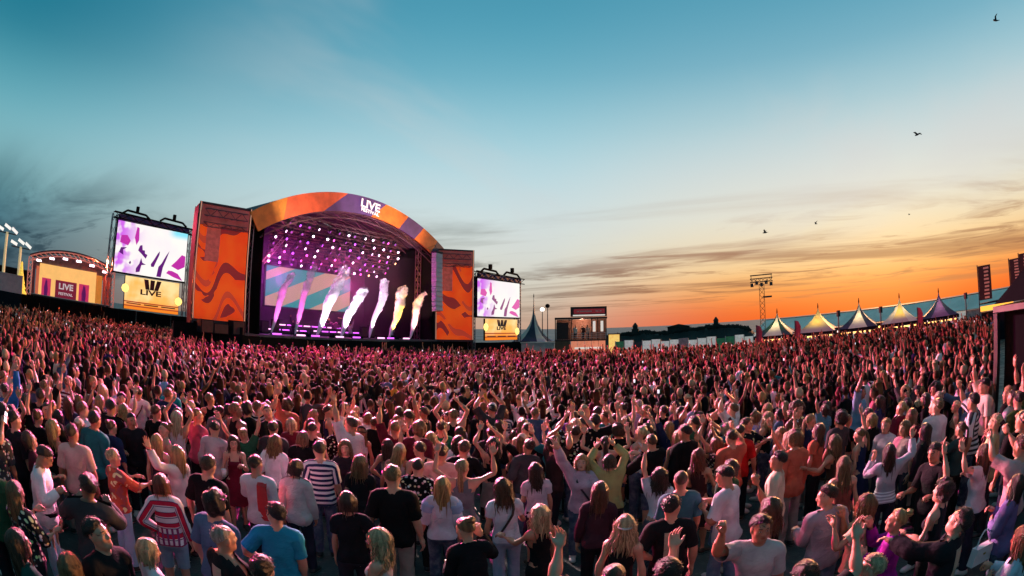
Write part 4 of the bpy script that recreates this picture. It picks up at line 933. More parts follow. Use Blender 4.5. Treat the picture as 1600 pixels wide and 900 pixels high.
def head_field(P, sex):
    A = np.stack([np.abs(P[..., 0]), P[..., 1], P[..., 2]], -1)     # symmetric
    f = 1.0 if sex == 'm' else .94
    L = [sd_ell(A, (0, -.012, 1.663), (.074, .094, .088)), sd_ell(A, (0, .022, 1.592), (.056 * f, .064, .066)), sd_cone(A, (0, .072, 1.549), (.018, .062, 1.55), .017 * f, .017 * f),
         sd_cone(A, (.048 * f, .0, 1.585), (.02, .06, 1.552), .018 * f, .016 * f), sd_ell(A, (.043, .052, 1.618), (.022, .026, .020)),
         sd_cone(A, (0, .082, 1.668), (.036, .072, 1.67), .012 * f, .010)]
    d = smin(L, .010)
    d = smax2(d, -(sd_ell(A, (.032, .098, 1.647), (.019, .022, .013))), .010)
    d = smin([d, sd_ell(A, (.032, .071, 1.646), (.0145, .0145, .0125))], .0025)
    d = smin([d, sd_cone(A, (0, .087, 1.652), (0, .106, 1.617), .0085, .0115), sd_ell(A, (.011, .095, 1.612), (.009, .012, .008))], .005)
    d = smin([d, sd_cone(A, (0, .088, 1.588), (.019, .079, 1.587), .0066, .004), sd_cone(A, (0, .086, 1.577), (.016, .079, 1.579), .0072, .004)], .004)
    d = smin([d, sd_ell(A, (.078, -.010, 1.632), (.010, .019, .031))], .005)
    d = smin([d, sd_cone(A, (0, -.022, 1.45), (0, -.014, 1.60), .060 if sex == 'm' else .048, .052 if sex == 'm' else .043)], .014)
    return d
def hand_field(P, s):
    d = s.da; Q = P.copy(); Q[..., 0] -= d
    L = [sd_cone(Q, (.69, 0, 1.425), (.735, 0, 1.424), .0265, .024)]
    q = Q - np.array((.762, .001, 1.424)); h = np.abs(q) - np.array((.034, .031, .005)); box = np.linalg.norm(np.maximum(h, 0), axis=-1) + np.minimum(h.max(-1), 0) - .010
    palm = smin(L + [box, sd_cone(Q, (.728, .024, 1.417), (.752, .05, 1.413), .017, .012)], .010)
    out = [palm]
    for f, (l0, l1) in enumerate(((.043, .040), (.047, .044), (.043, .040), (.034, .032))):
        yy = .032 - .0215 * f; x0 = .797 - (.004 if f in (0, 2) else 0) - (.012 if f == 3 else 0)
        fan = (1.2 - f) * .004
        out.append(np.minimum(sd_cone(Q, (x0 - .012, yy, 1.424), (x0 + l0, yy + fan, 1.423), .0098, .0090), sd_cone(Q, (x0 + l0, yy + fan, 1.423), (x0 + l0 + l1, yy + fan * 1.6, 1.420), .0090, .0070)))
    out.append(np.minimum(sd_cone(Q, (.748, .047, 1.413), (.770, .070, 1.411), .0115, .0100), sd_cone(Q, (.770, .070, 1.411), (.795, .083, 1.410), .0100, .0075)))
    return smin(out, .0035)

def snap_bridge(V1, Q1, V2, Q2):
    """join two open-ended pieces along their facing rims"""
    bm = bmesh.new()
    vs = [bm.verts.new(v) for v in np.concatenate([V1, V2])]
    for q in Q1: bm.faces.new([vs[i] for i in q])
    n = len(V1)
    for q in Q2: bm.faces.new([vs[i + n] for i in q])
    return bm, vs, n
def weights(V, s, skirt=0.0, cloth=False):
    """bone weights for rest-pose vertices; returns dict bone -> column"""
    x, y, z = V[:, 0], V[:, 1], V[:, 2]; ax = np.abs(x) - s.da
    zz = z + .55 * np.maximum(0, y - .03) * (z > 1.47)
    t1, t2, tn, th = nss(.96, 1.12, z), nss(1.14, 1.30, z), nss(1.455, 1.53, zz), nss(1.53, 1.585, zz)
    tn = tn * (1 - nss(.085, .125, np.abs(x)))
    w = dict(pelvis=1 - t1, spine=t1 * (1 - t2), chest=t2 * (1 - tn), neck=tn * (1 - th), head=th)
    ta = nss(.125, .225, ax - .38 * np.maximum(0, 1.365 - z)) * (z > 1.0) * (1 - tn)
    tc = nss(.03, .13, ax) * nss(1.33, 1.42, z)
    te, tw = nss(.405, .505, ax), nss(.672, .735, ax)
    if cloth: tw = tw * 0
    lg = nss(.99, .80, z) * (1 - skirt * nss(.3, .9, z) * .55); tk, tf = nss(.575, .425, z), nss(.135, .06, z)
    rgt = nss(-.03, .03, x)
    out = {}
    for k in list(w): out[k] = w[k] * (1 - ta) * (1 - lg)
    for n, sd in (('R', x > 0), ('L', x <= 0)):
        a = ta * sd
        body = (w['chest'] + w['spine'] + w['pelvis']) * 0
        c = out['chest'] * tc * sd
        out['clav' + n] = c; out['chest'] = out['chest'] - c
        # shoulder, elbow and wrist each pass through a half-turned helper
        a0 = ta * sd
        out['sm' + n] = 2 * a0 * (1 - a0) * 1.0
        up = a0 * a0
        out['clav' + n] = out['clav' + n] + 0
        # renormalised below
        out['upper' + n] = up * (1 - te) ** 2; out['em' + n] = up * 2 * te * (1 - te)
        fo = up * te * te
        out['fore' + n] = fo * (1 - tw); hd = fo * tw
        fin = np.zeros(len(V))
        for f in range(4):
            yy = .032 - .0215 * f
            near = (np.abs(y - yy - (1.2 - f) * .003) < .0108) if f not in (0, 3) else ((y > .021) if f == 0 else (y < -.0215))
            if f == 0: near = near & (y < .021 + .032) & ~((y > .045) & (ax < .80))
            x0 = .797 - (.004 if f in (0, 2) else 0) - (.012 if f == 3 else 0); x1 = x0 + (.043, .047, .043, .034)[f]
            p = nss(x0 - .012, x0 + .010, ax) * near; q = nss(x1 - .008, x1 + .008, ax) * near
            out['fa%d%s' % (f, n)] = hd * p * (1 - q); out['fb%d%s' % (f, n)] = hd * p * q; fin = np.maximum(fin, p)
        tb = (y > .040) & (z < 1.432) & (ax < .815)
        pt = nss(.034, .052, y) * (ax < .80) * (ax > .70) * (1 - fin); q = nss(.758, .782, ax)
        out['tha' + n] = hd * pt * (1 - q); out['thb' + n] = hd * pt * q
        out['hand' + n] = hd * (1 - fin) * (1 - pt)
        l = lg * (rgt if n == 'R' else 1 - rgt) * (1 - ta)
        out['hm' + n] = 2 * l * (1 - l) * (rgt if n == 'R' else 1 - rgt); lu = l * l
        out['thigh' + n] = lu * (1 - tk) ** 2; out['km' + n] = lu * 2 * tk * (1 - tk); sh = lu * tk * tk
        out['shin' + n] = sh * (1 - tf); out['foot' + n] = sh * tf
    tot = sum(out.values()) + 1e-9
    return {k: v / tot for k, v in out.items() if (v > 1e-4).any()}

def quads_mesh(name, V, Q, rest=None, extra=None):
    me = bpy.data.meshes.new(name)
    me.vertices.add(len(V)); me.vertices.foreach_set('co', np.asarray(V, np.float32).ravel())
    k = Q.shape[1]
    me.loops.add(Q.size); me.loops.foreach_set('vertex_index', Q.ravel().astype(np.int32))
    me.polygons.add(len(Q)); me.polygons.foreach_set('loop_start', np.arange(0, Q.size, k, dtype=np.int32))
    try: me.polygons.foreach_set('loop_total', np.full(len(Q), k, np.int32))
    except Exception: pass
    if rest is not None:
        a = me.attributes.new('rest', 'FLOAT_VECTOR', 'POINT'); a.data.foreach_set('vector', np.asarray(rest, np.float32).ravel())
    if extra is not None:
        a = me.attributes.new('lk', 'FLOAT', 'POINT'); a.data.foreach_set('value', np.asarray(extra, np.float32).ravel())
    me.update(calc_edges=True); me.validate(); me.shade_smooth()
    return me

_T = {}
def template(sex, lod):
    """rest-pose body: torso, limbs, head and hands joined into one surface"""
    key = ('body', sex, lod)
    if key in _T: return _T[key]
    s = Spec(sex); hb, hh, hn = ((.026, .0105, .0080), (.040, .0155, .0105))[lod]
    xc = .702 + s.da
    xs = lin(-.80, .80, hb); ys = lin(-.17, .19, hb); zs = lin(-.03, 1.56, hb)
    P = gridpts(xs, ys, zs)
    F = sd_list(P, s.torso() + s.arms() + [('c', (0, -.022, 1.42), (0, -.014, 1.60), .058 if sex == 'm' else .047, .052 if sex == 'm' else .043)], .017)
    leg = np.minimum(sd_list(P, [l for l in s.legs() + s.feet() if l[1][0] > 0], .012), sd_list(P, [l for l in s.legs() + s.feet() if l[1][0] < 0], .012))
    F = smin([F, leg], .016)
    V, Q = surface_nets(xs, ys, zs, F)
    c = V[Q].mean(1)
    V, Q = compact(V, Q, (np.abs(V[Q][:, :, 0]).max(1) < xc) & (V[Q][:, :, 2].max(1) < 1.507))
    hx = lin(-.105, .105, hh); hy = lin(-.14, .14, hh); hz = lin(1.47, 1.78, hh)
    V2, Q2 = surface_nets(hx, hy, hz, head_field(gridpts(hx, hy, hz), sex))
    V2, Q2 = compact(V2, Q2, V2[Q2][:, :, 2].min(1) > 1.515)
    gx = lin(.67 + s.da, .90 + s.da, hn); gy = lin(-.055, .11, hn); gz = lin(1.388, 1.462, hn)
    V3, Q3 = surface_nets(gx, gy, gz, hand_field(gridpts(gx, gy, gz), s))
    V3, Q3 = compact(V3, Q3, V3[Q3][:, :, 0].min(1) > xc + .004)
    V4 = V3 * np.array((-1, 1, 1)); Q4 = Q3[:, ::-1]
    bm = bmesh.new(); allv = np.concatenate([V, V2, V3, V4]); vs = [bm.verts.new(v) for v in allv]; off = 0
    for VV, QQ in ((V, Q), (V2, Q2), (V3, Q3), (V4, Q4)):
        for q in QQ:
            try: bm.faces.new([vs[i + off] for i in q])
            except ValueError: pass
        off += len(VV)
    be = [e for e in bm.edges if e.is_boundary]
    for test in (lambda v: v.co.z > 1.46 and abs(v.co.x) < .2, lambda v: v.co.x > .6, lambda v: v.co.x < -.6):
        es = [e for e in be if e.is_valid and test(e.verts[0]) and test(e.verts[1])]
        try: bmesh.ops.bridge_loops(bm, edges=es)
        except Exception as ex: print('bridge', ex)
    bmesh.ops.triangulate(bm, faces=[f for f in bm.faces if len(f.verts) != 4])
    bmesh.ops.recalc_face_normals(bm, faces=bm.faces)
    bm.verts.index_update()
    V = np.array([v.co[:] for v in bm.verts]); Q = np.array([[v.index for v in f.verts] if len(f.verts) == 4 else [f.verts[0].index, f.verts[1].index, f.verts[2].index, f.verts[2].index] for f in bm.faces])
    bm.free()
    tri = Q[:, 2] == Q[:, 3]
    T = np.concatenate([Q[~tri][:, [0, 1, 2]], Q[~tri][:, [0, 2, 3]], Q[tri][:, :3]])
    _T[key] = (V, T, weights(V, s), s)
    return _T[key]

def snap_cyl(V, Q, c, r, zmin, ky=1.0):
    """pull the rim of a neck opening onto a round edge"""
    e = np.sort(np.concatenate([Q[:, [0, 1]], Q[:, [1, 2]], Q[:, [2, 3]], Q[:, [3, 0]]]), 1)
    u, n = np.unique(e, axis=0, return_counts=True); b = np.unique(u[n == 1])
    d = V[b][:, :2] - np.array(c); d[:, 1] *= ky; rr = np.linalg.norm(d, axis=1); ok = (V[b][:, 2] > zmin) & (rr < r * 1.7) & (rr > 1e-4)
    d = d[ok] / rr[ok][:, None] * r; d[:, 1] /= ky
    V[b[ok], :2] = np.array(c) + d
    ring = b[ok]; be = u[n == 1]; rs_ = set(ring.tolist()); nb_ = {i: [] for i in ring}
    for p_, q_ in be:
        if p_ in rs_ and q_ in rs_: nb_[p_].append(q_); nb_[q_].append(p_)
    for _ in range(5):
        nz = {i: np.mean([V[j] for j in v] + [V[i]], 0) for i, v in nb_.items() if len(v) == 2}
        for i, v in nz.items(): V[i] = v
    return V
def garment(kind, sex, lod):
    """rest-pose shell of one garment, with its own hems"""
    key = (kind, sex, lod)
    if key in _T: return _T[key]
    s = Spec(sex); h = (.026, .038)[lod]; sk = 0.0
    rs = np.random.RandomState(abs(hash(kind)) % 1000 if False else len(kind) * 7 + lod)
    if kind in ('tee', 'tank', 'crop', 'shirt', 'jacket', 'dress', 'blouse', 'halter'):
        e = dict(tee=.014, tank=.010, crop=.011, shirt=.015, jacket=.026, dress=.010, blouse=.020, halter=.009)[kind]
        hem = dict(tee=.845, tank=.955, crop=1.03, shirt=.82, jacket=.83, dress=.97, blouse=.88, halter=.97)[kind] if sex == 'm' or kind in ('crop', 'dress', 'jacket', 'halter', 'tank') else .90
        slv = dict(tee=.40 if sex == 'm' else .33, tank=.152, crop=.32, shirt=.685, jacket=.70, dress=.14, blouse=.50, halter=.135)[kind] + s.da
        nr = dict(tee=.074, tank=.098, crop=.088, shirt=.068, jacket=.070, dress=.105, blouse=.095, halter=.108)[kind]
        xs = lin(-.78, .78, h); ys = lin(-.22, .24, h); zs = lin(hem - h, 1.53, h); P = gridpts(xs, ys, zs)
        loose = dict(tee=.014, shirt=.016, jacket=.014, blouse=.014).get(kind, .002)
        L = s.torso(e)
        if loose > .005:
            wv = .150 if sex == 'm' else .138
            for zt, r in ((1.22, wv + .004), (1.05, wv + .010), (.90, wv + .026 + loose)):
                L.append(('e', (0, .0, zt), (r + e * .5, r * .74 + e * .5, .17)))
        La = s.arms(e + .003)
        if kind in ('tee', 'blouse', 'crop'):
            for k in (1, -1): La.append(('c', (k * (.2 + s.da), 0, 1.41), (k * (.42 + s.da), 0, 1.408), .055 * (1 if sex == 'm' else .9) + e, .060 * (1 if sex == 'm' else .86) + e))
        if kind in ('shirt', 'jacket'):
            for k in (1, -1): La.append(('c', (k * (.2 + s.da), 0, 1.41), (k * (.67 + s.da), 0, 1.418), .054 * (1 if sex == 'm' else .88) + e, .036 + e * .8))
        F = sd_list(P, L + La, .017)
        if kind in ('shirt', 'jacket'):
            F = smin([F, sd_cone(P, (0, -.022, 1.44), (0, -.016, 1.535), .066 if sex == 'm' else .056, .060 if sex == 'm' else .052)], .012)
        # soft folds
        F = F + (.0075 * np.sin(P[..., 2] * 31 + np.sin(P[..., 0] * 15 + P[..., 1] * 11) * 2.6) + .005 * np.sin(P[..., 0] * 47 - P[..., 2] * 21 + np.sin(P[..., 1] * 19) * 2)) * nss(1.40, 1.02, P[..., 2]) * (1.0 if loose > .005 else .4) + .003 * np.sin(np.abs(P[..., 0]) * 52 + P[..., 1] * 25) * nss(.2, .3, np.abs(P[..., 0]))
        V, Q = surface_nets(xs, ys, zs, F); B = V[Q]; c = B.mean(1)
        keep = (B[:, :, 2].min(1) > hem - h * .01) & (np.abs(B[:, :, 0]).max(1) < slv + h * .5)
        ny = -.012 if kind in ('shirt', 'jacket', 'tee') else .012
        rr = np.hypot(c[:, 0], (c[:, 1] - ny) * 1.0)
        if kind in ('shirt', 'jacket'): keep &= (c[:, 2] < 1.515)
        else: keep &= ~((rr < nr) & (c[:, 2] > 1.36))
        if kind in ('tank', 'dress', 'halter'): keep &= ~((np.abs(c[:, 0]) > (.128 + s.da)) & (c[:, 2] > 1.33)); keep &= ~((c[:, 2] > 1.345) & (c[:, 1] > .03) & (np.abs(c[:, 0]) < .06))
        V, Q = compact(V, Q, keep)
        if kind not in ('shirt', 'jacket'): V = snap_cyl(V, Q, (0, ny), nr, 1.37)
    elif kind in ('trousers', 'shorts', 'leggings'):
        e = dict(trousers=.014, shorts=.016, leggings=.006)[kind]; lo = dict(trousers=.075, shorts=.56, leggings=.09)[kind]
        xs = lin(-.26, .26, h); ys = lin(-.22, .2, h); zs = lin(lo - h, 1.06, h); P = gridpts(xs, ys, zs)
        L = s.legs(e)
        if kind == 'trousers':
            for k in (1, -1): L.append(('c', (k * .112, .004, .5), (k * .125, -.004, .07), .058 + e, .056 + e))
        leg = np.minimum(sd_list(P, [l for l in L if l[1][0] > 0], .012), sd_list(P, [l for l in L if l[1][0] < 0], .012))
        F = smin([sd_list(P, s.torso(.004), .017), leg], .012) + .004 * np.sin(P[..., 2] * 60 + P[..., 0] * 20) * nss(.62, .45, P[..., 2])
        V, Q = surface_nets(xs, ys, zs, F); B = V[Q]
        V, Q = compact(V, Q, (B[:, :, 2].min(1) > lo) & (B[:, :, 2].max(1) < 1.005))
    elif kind in ('skirt', 'long_skirt'):
        lo = .52 if kind == 'skirt' else .18; sk = 1.0
        xs = lin(-.36, .36, h); ys = lin(-.32, .32, h); zs = lin(lo - h, 1.06, h); P = gridpts(xs, ys, zs)
        a = np.arctan2(P[..., 1], P[..., 0]); q = P.copy(); q[..., 1] = (q[..., 1] + .015) * 1.12
        rad = np.hypot(q[..., 0], q[..., 1]); t = np.clip((1.0 - P[..., 2]) / (1.0 - lo), 0, 1)
        F = rad - (.155 + .075 * t ** .8 + .012 * t * np.sin(a * 9)); F = smin([F, sd_list(P, s.torso(.017), .017)], .014)
        V, Q = surface_nets(xs, ys, zs, F * .8); B = V[Q]
        V, Q = compact(V, Q, (B[:, :, 2].min(1) > lo) & (B[:, :, 2].max(1) < 1.01))
    elif kind == 'shoes':
        h = (.018, .03)[lod]
        xs = lin(.05, .22, h); ys = lin(-.12, .22, h); zs = lin(-.02, .15, h); P = gridpts(xs, ys, zs)
        F = smin([sd_list(P, [l for l in s.feet(.009) if l[1][0] > 0], .012), sd_cone(P, (.125, -.012, .06), (.125, -.012, .10), .050, .047)], .01)
        F = np.maximum(F, -P[..., 2] + .001)
        V, Q = surface_nets(xs, ys, zs, F); B = V[Q]; V, Q = compact(V, Q, B[:, :, 2].max(1) < .115)
    T = Q
    _T[key] = (V, T, weights(V, s, sk, True), s)
    return _T[key]

# ---------------------------------------------------------------- posing
def rot_between(a, b):
    a = Vector(a).normalized(); b = Vector(b).normalized()
    return a.rotation_difference(b)
def eul(x, y, z): return Matrix.Rotation(R(z), 3, 'Z').to_quaternion() @ Matrix.Rotation(R(x), 3, 'X').to_quaternion() @ Matrix.Rotation(R(y), 3, 'Y').to_quaternion()
ARMS = dict(
    down=((.20, .02, -1), (.10, .22, -1), 0, .25), down2=((.26, -.10, -1), (.12, .35, -1), 0, .35), hip=((.60, -.25, -.8), (-.65, .45, -.6), 20, .5),
    up=((.30, .12, 1), (.02, .18, 1), 90, .15), up_wide=((.62, .12, .85), (.30, .15, 1), 90, .2), up_bent=((.75, .30, .35), (-.05, .30, 1), 90, .2), fist=((.55, .55, .30), (-.15, .35, 1), 60, 1.0),
    overhead=((.55, .30, .9), (-.65, .25, .75), 60, .3), phone=((.22, .55, -.72), (-.28, .85, .50), 40, .75), phone_up=((.30, .85, .30), (-.28, .50, .85), 60, .75), point=((.25, .85, .60), (.05, .85, .65), 60, .9),
    wave=((.95, .10, .25), (.30, .25, 1), 90, .1), forward=((.22, .75, -.55), (-.05, 1, .10), 20, .35), reach=((.30, .95, .05), (-.05, 1, .22), 20, .3), fold=((.28, .20, -.95), (-.85, .55, .12), 0, .4),
    chest=((.35, .30, -.9), (-.55, .75, .55), 30, .5), face=((.40, .62, -.45), (-.35, .22, 1), 60, .5), clap=((.38, .55, -.55), (-.50, .75, .40), 60, .15), side=((.85, .15, -.45), (.75, .45, .25), 20, .3), behind=((.30, -.25, -.95), (-.45, -.10, -.9), 0, .4),
    cup=((.25, .30, -.95), (-.10, .95, .15), 60, .8))
def pose(s, armR='down', armL='down', lean=0, bend=0, twist=0, head=(0, 0, 0), curl=None, stance=0, knee=0, rs=None):
    """global rotation and head position for every bone"""
    J = s.joints(); G = {}; Pp = {}
    I = Quaternion()
    def put(b, par, g):
        G[b] = g; Pp[b] = np.array(J[b]) if par is None else Pp[par] + np.array(G[par].to_matrix()) @ (J[b] - J[par])
    put('pelvis', None, eul(-lean * .3, 0, 0))
    put('spine', 'pelvis', eul(-lean * .6, bend * .5, twist * .4)); put('chest', 'spine', eul(-lean, bend, twist))
    gc = G['chest']
    put('neck', 'chest', gc @ eul(head[0] * .45, head[2] * .4, head[1] * .4)); put('head', 'neck', gc @ eul(head[0], head[2], head[1]))
    for n, k, arm in (('R', 1, armR), ('L', -1, armL)):
        u, f, tw, cu = ARMS[arm] if isinstance(arm, str) else arm
        if rs is not None:
            u = tuple(a + rs.uniform(-.09, .09) for a in u); f = tuple(a + rs.uniform(-.09, .09) for a in f)
        u = Vector((u[0] * k, u[1], u[2])).normalized(); f = Vector((f[0] * k, f[1], f[2])).normalized()
        rise = max(0, u.z) * 26 - max(0, -u.z) * 6
        put('clav' + n, 'chest', gc @ eul(0, -k * rise, 0))
        gu = rot_between((k, 0, 0), u)
        gu = gc @ gu
        put('upper' + n, 'clav' + n, gu)
        fw = (gc @ f); uw = gu @ Vector((k, 0, 0))
        gf = rot_between(uw, fw) @ gu
        gf2 = Quaternion(fw, R(tw) * -k) @ gf
        put('fore' + n, 'upper' + n, Quaternion(fw, R(tw) * -k * .5) @ gf)
        put('hand' + n, 'fore' + n, gf2)
        for fi in range(4):
            c = cu * (.9 + .12 * fi) + .06
            put('fa%d%s' % (fi, n), 'hand' + n, gf2 @ Matrix.Rotation(k * R(75 * c), 3, 'Y').to_quaternion())
            put('fb%d%s' % (fi, n), 'fa%d%s' % (fi, n), gf2 @ Matrix.Rotation(k * R(165 * c), 3, 'Y').to_quaternion())
        put('tha' + n, 'hand' + n, gf2 @ Matrix.Rotation(-k * R(20 * cu), 3, 'Z').to_quaternion() @ Matrix.Rotation(k * R(35 * cu), 3, 'Y').to_quaternion())
        put('thb' + n, 'tha' + n, gf2 @ Matrix.Rotation(-k * R(70 * cu), 3, 'Z').to_quaternion() @ Matrix.Rotation(k * R(55 * cu), 3, 'Y').to_quaternion())
        sw = stance * k
        put('thigh' + n, 'pelvis', eul(sw * 9 + knee * .6, k * 2.0, -k * 4)); put('shin' + n, 'thigh' + n, eul(sw * 4 - knee * .5 - abs(sw) * 3, k * 1.0, -k * 4)); put('foot' + n, 'shin' + n, eul(0, 0, -k * 9))
        for mname, b, par in (('sm', 'upper', 'clav'), ('em', 'fore', 'upper'), ('hm', 'thigh', None), ('km', 'shin', 'thigh')):
            pq = G[par + n] if par else G['pelvis']
            qb = G[b + n]
            if pq.dot(qb) < 0: qb = -qb
            G[mname + n] = pq.slerp(qb, .5); Pp[mname + n] = Pp[b + n]; J[mname + n] = J[b + n]
    # rest the lower foot on the ground
    zf = min(Pp['footR'][2], Pp['footL'][2]) - .085
    for b in Pp: Pp[b] = Pp[b] - np.array((0, 0, zf))
    M = {b: np.array(G[b].to_matrix()) for b in G}
    return M, Pp, J
def deform(V, W_, ps):
    M, Pp, J = ps; out = np.zeros_like(V)
    for b, w in W_.items():
        i = np.nonzero(w > 1e-4)[0]
        out[i] += w[i][:, None] * ((V[i] - J[b]) @ M[b].T + Pp[b])
    return out
def bone_matrix(ps, b):
    M, Pp, J = ps
    m = Matrix([list(r) for r in M[b]]).to_4x4(); t = Pp[b] - M[b] @ J[b]
    m.translation = Vector(t); return m

# ---------------------------------------------------------------- hair (rest pose, around the head)
_H = {}
def hair_mesh(style, lod, var=0):
    key = (style, lod, var)
    if key in _H: return _H[key]
    rs = np.random.RandomState(17 + var * 31 + len(style) * 7)
    h = (.012, .017)[lod]
    xs = lin(-.15, .15, h); ys = lin(-.20, .15, h); zs = lin(1.24, 1.82, h); P = gridpts(xs, ys, zs)
    thick = dict(buzz=.004, short=.015, quiff=.022, curly=.034, bob=.018, long=.016, wavy=.022, pony=.011, bun=.011, thin=.004)[style]
    r = np.array((.076, .096, .090)) + thick
    C = np.array((0, -.014, 1.664 + thick * .3))
    cap = sd_ell(P, C, r)
    if style == 'quiff': cap = smin([cap, sd_ell(P, (0, .055, 1.752), (.055, .05, .028))], .012)
    x, y, z = P[..., 0], P[..., 1], P[..., 2]
    # face opening and nape line
    front = (y - .050) - (z - 1.708) * 1.35
    nape = {'buzz': 1.552, 'short': 1.540, 'quiff': 1.542, 'curly': 1.54, 'thin': 1.55}.get(style, 1.54)
    ear = np.where(y > -.045, (1.645 - z) + (y + .045) * .25, nape - z)
    if style in ('short', 'buzz', 'quiff', 'thin', 'pony', 'bun'):
        bnd = np.maximum(np.where(z < 1.775, front + .005 * np.sin(x * 75 + var) + .004 * np.sin(x * 160 + 2 * var), -1), ear)
        cap = sd_ell(P, (0, -.014, 1.666), (.078, .098, .091)) - (thick + .002) * nss(.0, .045, -bnd)
        F = np.maximum(cap, bnd * .6)
        if style == 'thin': F = np.maximum(F, -(sd_ell(P, (0, .035, 1.765), (.070, .085, .055))))
    else:
        F = np.maximum(cap, np.where(z < 1.755, np.maximum((y - .045) - (z - 1.66) * .55, -1), -1) * .7)
        drop = {'bob': 1.545, 'long': 1.36, 'wavy': 1.43, 'curly': 1.56}[style]
        if style != 'curly':
            t = np.clip((1.66 - z) / (1.66 - drop), 0, 1)
            rad = np.hypot(x / (.094 + thick * .6 + (.02 if style == 'wavy' else .0) * t), (y + .035 + .012 * t) / (.088 + thick * .4 - .030 * t)) - 1
            shell = np.maximum(np.maximum(rad * .08, z - 1.68), drop - z)
            inner = np.hypot(x / .066, (y - .030) / .095) - 1        # opening for face and throat
            shell = smax2(shell, -inner * .08, .012)
            shell = np.maximum(shell, y - (.035 if style != 'bob' else .045))
            F = smin([F, shell], .010)
        else:
            F = smin([F, sd_ell(P, (0, -.04, 1.61), (.100, .085, .075))], .012); F = np.maximum(F, np.where(z < 1.70, (y - .03), -1))
    amp = dict(buzz=.0, thin=.001, short=.0055, quiff=.007, curly=.013, bob=.0018, long=.0015, wavy=.005, pony=.002, bun=.002)[style]
    a = np.arctan2(x, -(y + .01))
    wav = np.sin(a * (17 + var) + 3 * np.sin(z * (26 if style == 'wavy' else 9) + var)) if style in ('bob', 'long', 'wavy', 'pony', 'bun') else np.sin(x * 130 + var) * np.sin(y * 120 + 1) * np.sin(z * 125 + 2)
    F = F + amp * wav + max(amp, .003) * .8 * np.sin(x * 41 + y * 33 + z * 23 + var)
    V, Q = surface_nets(xs, ys, zs, F)
    lk = .42 + .16 * np.sin(np.arctan2(V[:, 0], -(V[:, 1] + .01)) * 11 + var + 4 * V[:, 2])
    VV, QQ, LK = [V], [Q], [lk]
    nb = len(V)
    def lockstrip(pts, w0, tag_):
        nonlocal nb
        pts = np.array(pts); n = len(pts); rings = []
        for i, p in enumerate(pts):
            d = pts[min(i + 1, n - 1)] - pts[max(i - 1, 0)]; d = d / (np.linalg.norm(d) + 1e-9)
            o = p - C; o = o - d * (o @ d); o = o / (np.linalg.norm(o) + 1e-9); sd_ = np.cross(d, o)
            w = w0 * (math.sin(math.pi * min(1, .18 + .82 * (1 - i / (n - 1)) * .9 + .05)) ** .6 if i < n - 1 else .12)
            rings += [p + sd_ * w, p + o * w * .45, p - sd_ * w, p - o * w * .45]
        q = []
        for i in range(n - 1):
            for k in range(4):
                q.append((nb + i * 4 + k, nb + i * 4 + (k + 1) % 4, nb + (i + 1) * 4 + (k + 1) % 4, nb + (i + 1) * 4 + k))
        VV.append(np.array(rings)); QQ.append(np.array(q)); LK.append(np.full(len(rings), tag_)); nb += len(rings)
    nl = {'long': 90, 'wavy': 100, 'bob': 64, 'pony': 20, 'bun': 0, 'short': 130, 'quiff': 130, 'curly': 130, 'thin': 26}.get(style, 0)
    if lod: nl = int(nl * .6)
    for i in range(nl):
        if style in ('long', 'wavy', 'bob'):
            a0 = rs.uniform(-2.45, 2.45); drop = {'bob': 1.50, 'long': 1.26, 'wavy': 1.34}[style] + rs.uniform(-.05, .09); spl = rs.normal() * .020
            pts = []; nseg = 8 if not lod else 6; ph = rs.uniform(0, 6.28); top = rs.uniform(.2, 1.0)
            for j in range(nseg):
                t = j / (nseg - 1); zz = 1.735 - top * .07 - t * (1.735 - top * .07 - drop)
                el = np.clip((zz - C[2]) / r[2], -.35, .98); k = math.sqrt(max(0, 1 - el * el)) + .045
                wv = (.019 if style == 'wavy' else .005) * math.sin(ph + zz * (34 if style == 'wavy' else 14))
                fl = max(0, (1.62 - zz)) ; squeeze = 1 - min(.30, fl * .75)
                X = math.sin(a0) * (r[0] * k + .004 + wv + (.03 if style == 'wavy' else .004) * min(1, fl * 4)); Y = C[1] - math.cos(a0) * (r[1] * k * squeeze + .004) - fl * .02 + wv * .6
                X += spl * min(1, fl * 5); Y -= abs(spl) * .4 * min(1, fl * 5)
                if abs(a0) > 1.9 : X = X * 1.06; Y = min(Y, .05 - fl * .05)
                pts.append((X, Y, zz))
            jr = rs.uniform(-.003, .009); pts = [((X_ - C[0]) * (1 + jr * 9) + C[0], (Y_ - C[1]) * (1 + jr * 6) + C[1], Z_ + jr) for X_, Y_, Z_ in pts]
            lockstrip(pts, rs.uniform(.003, .009), rs.uniform(.1, .9))
        elif style == 'pony':
            ph = rs.uniform(0, 6.28); rr = rs.uniform(.004, .020); pts = []
            for j in range(7):
                t = j / 6; pts.append((math.cos(ph) * rr * (1 + t), -.125 - .055 * math.sin(t * 2.2) + math.sin(ph) * rr, 1.70 - .30 * t * t - .05 * t + .012 * math.sin(t * 3)))
            lockstrip(pts, rs.uniform(.010, .016), rs.uniform(0, 1))
        else:
            u = rs.normal(size=3); u /= np.linalg.norm(u); u[2] = abs(u[2]) * .9 - .05; u[1] -= .25; u /= np.linalg.norm(u)
            p0 = C + u * np.array((.078 + thick * .55, .098 + thick * .55, .091 + thick * .55)); tng = np.cross(u, rs.normal(size=3)); tng /= np.linalg.norm(tng); L = .03 if style != 'curly' else .035
            if p0[1] > .06 and p0[2] < 1.70: continue
            rise = rs.uniform(.004, .020); pts = [p0 + tng * t * L * 1.3 + u * (-.004 + rise * math.sin(t * 2.4)) * (1.6 if style == 'curly' else 1) for t in (0, .4, .75, 1)]
            lockstrip(pts, rs.uniform(.003, .0065), rs.uniform(0, 1))
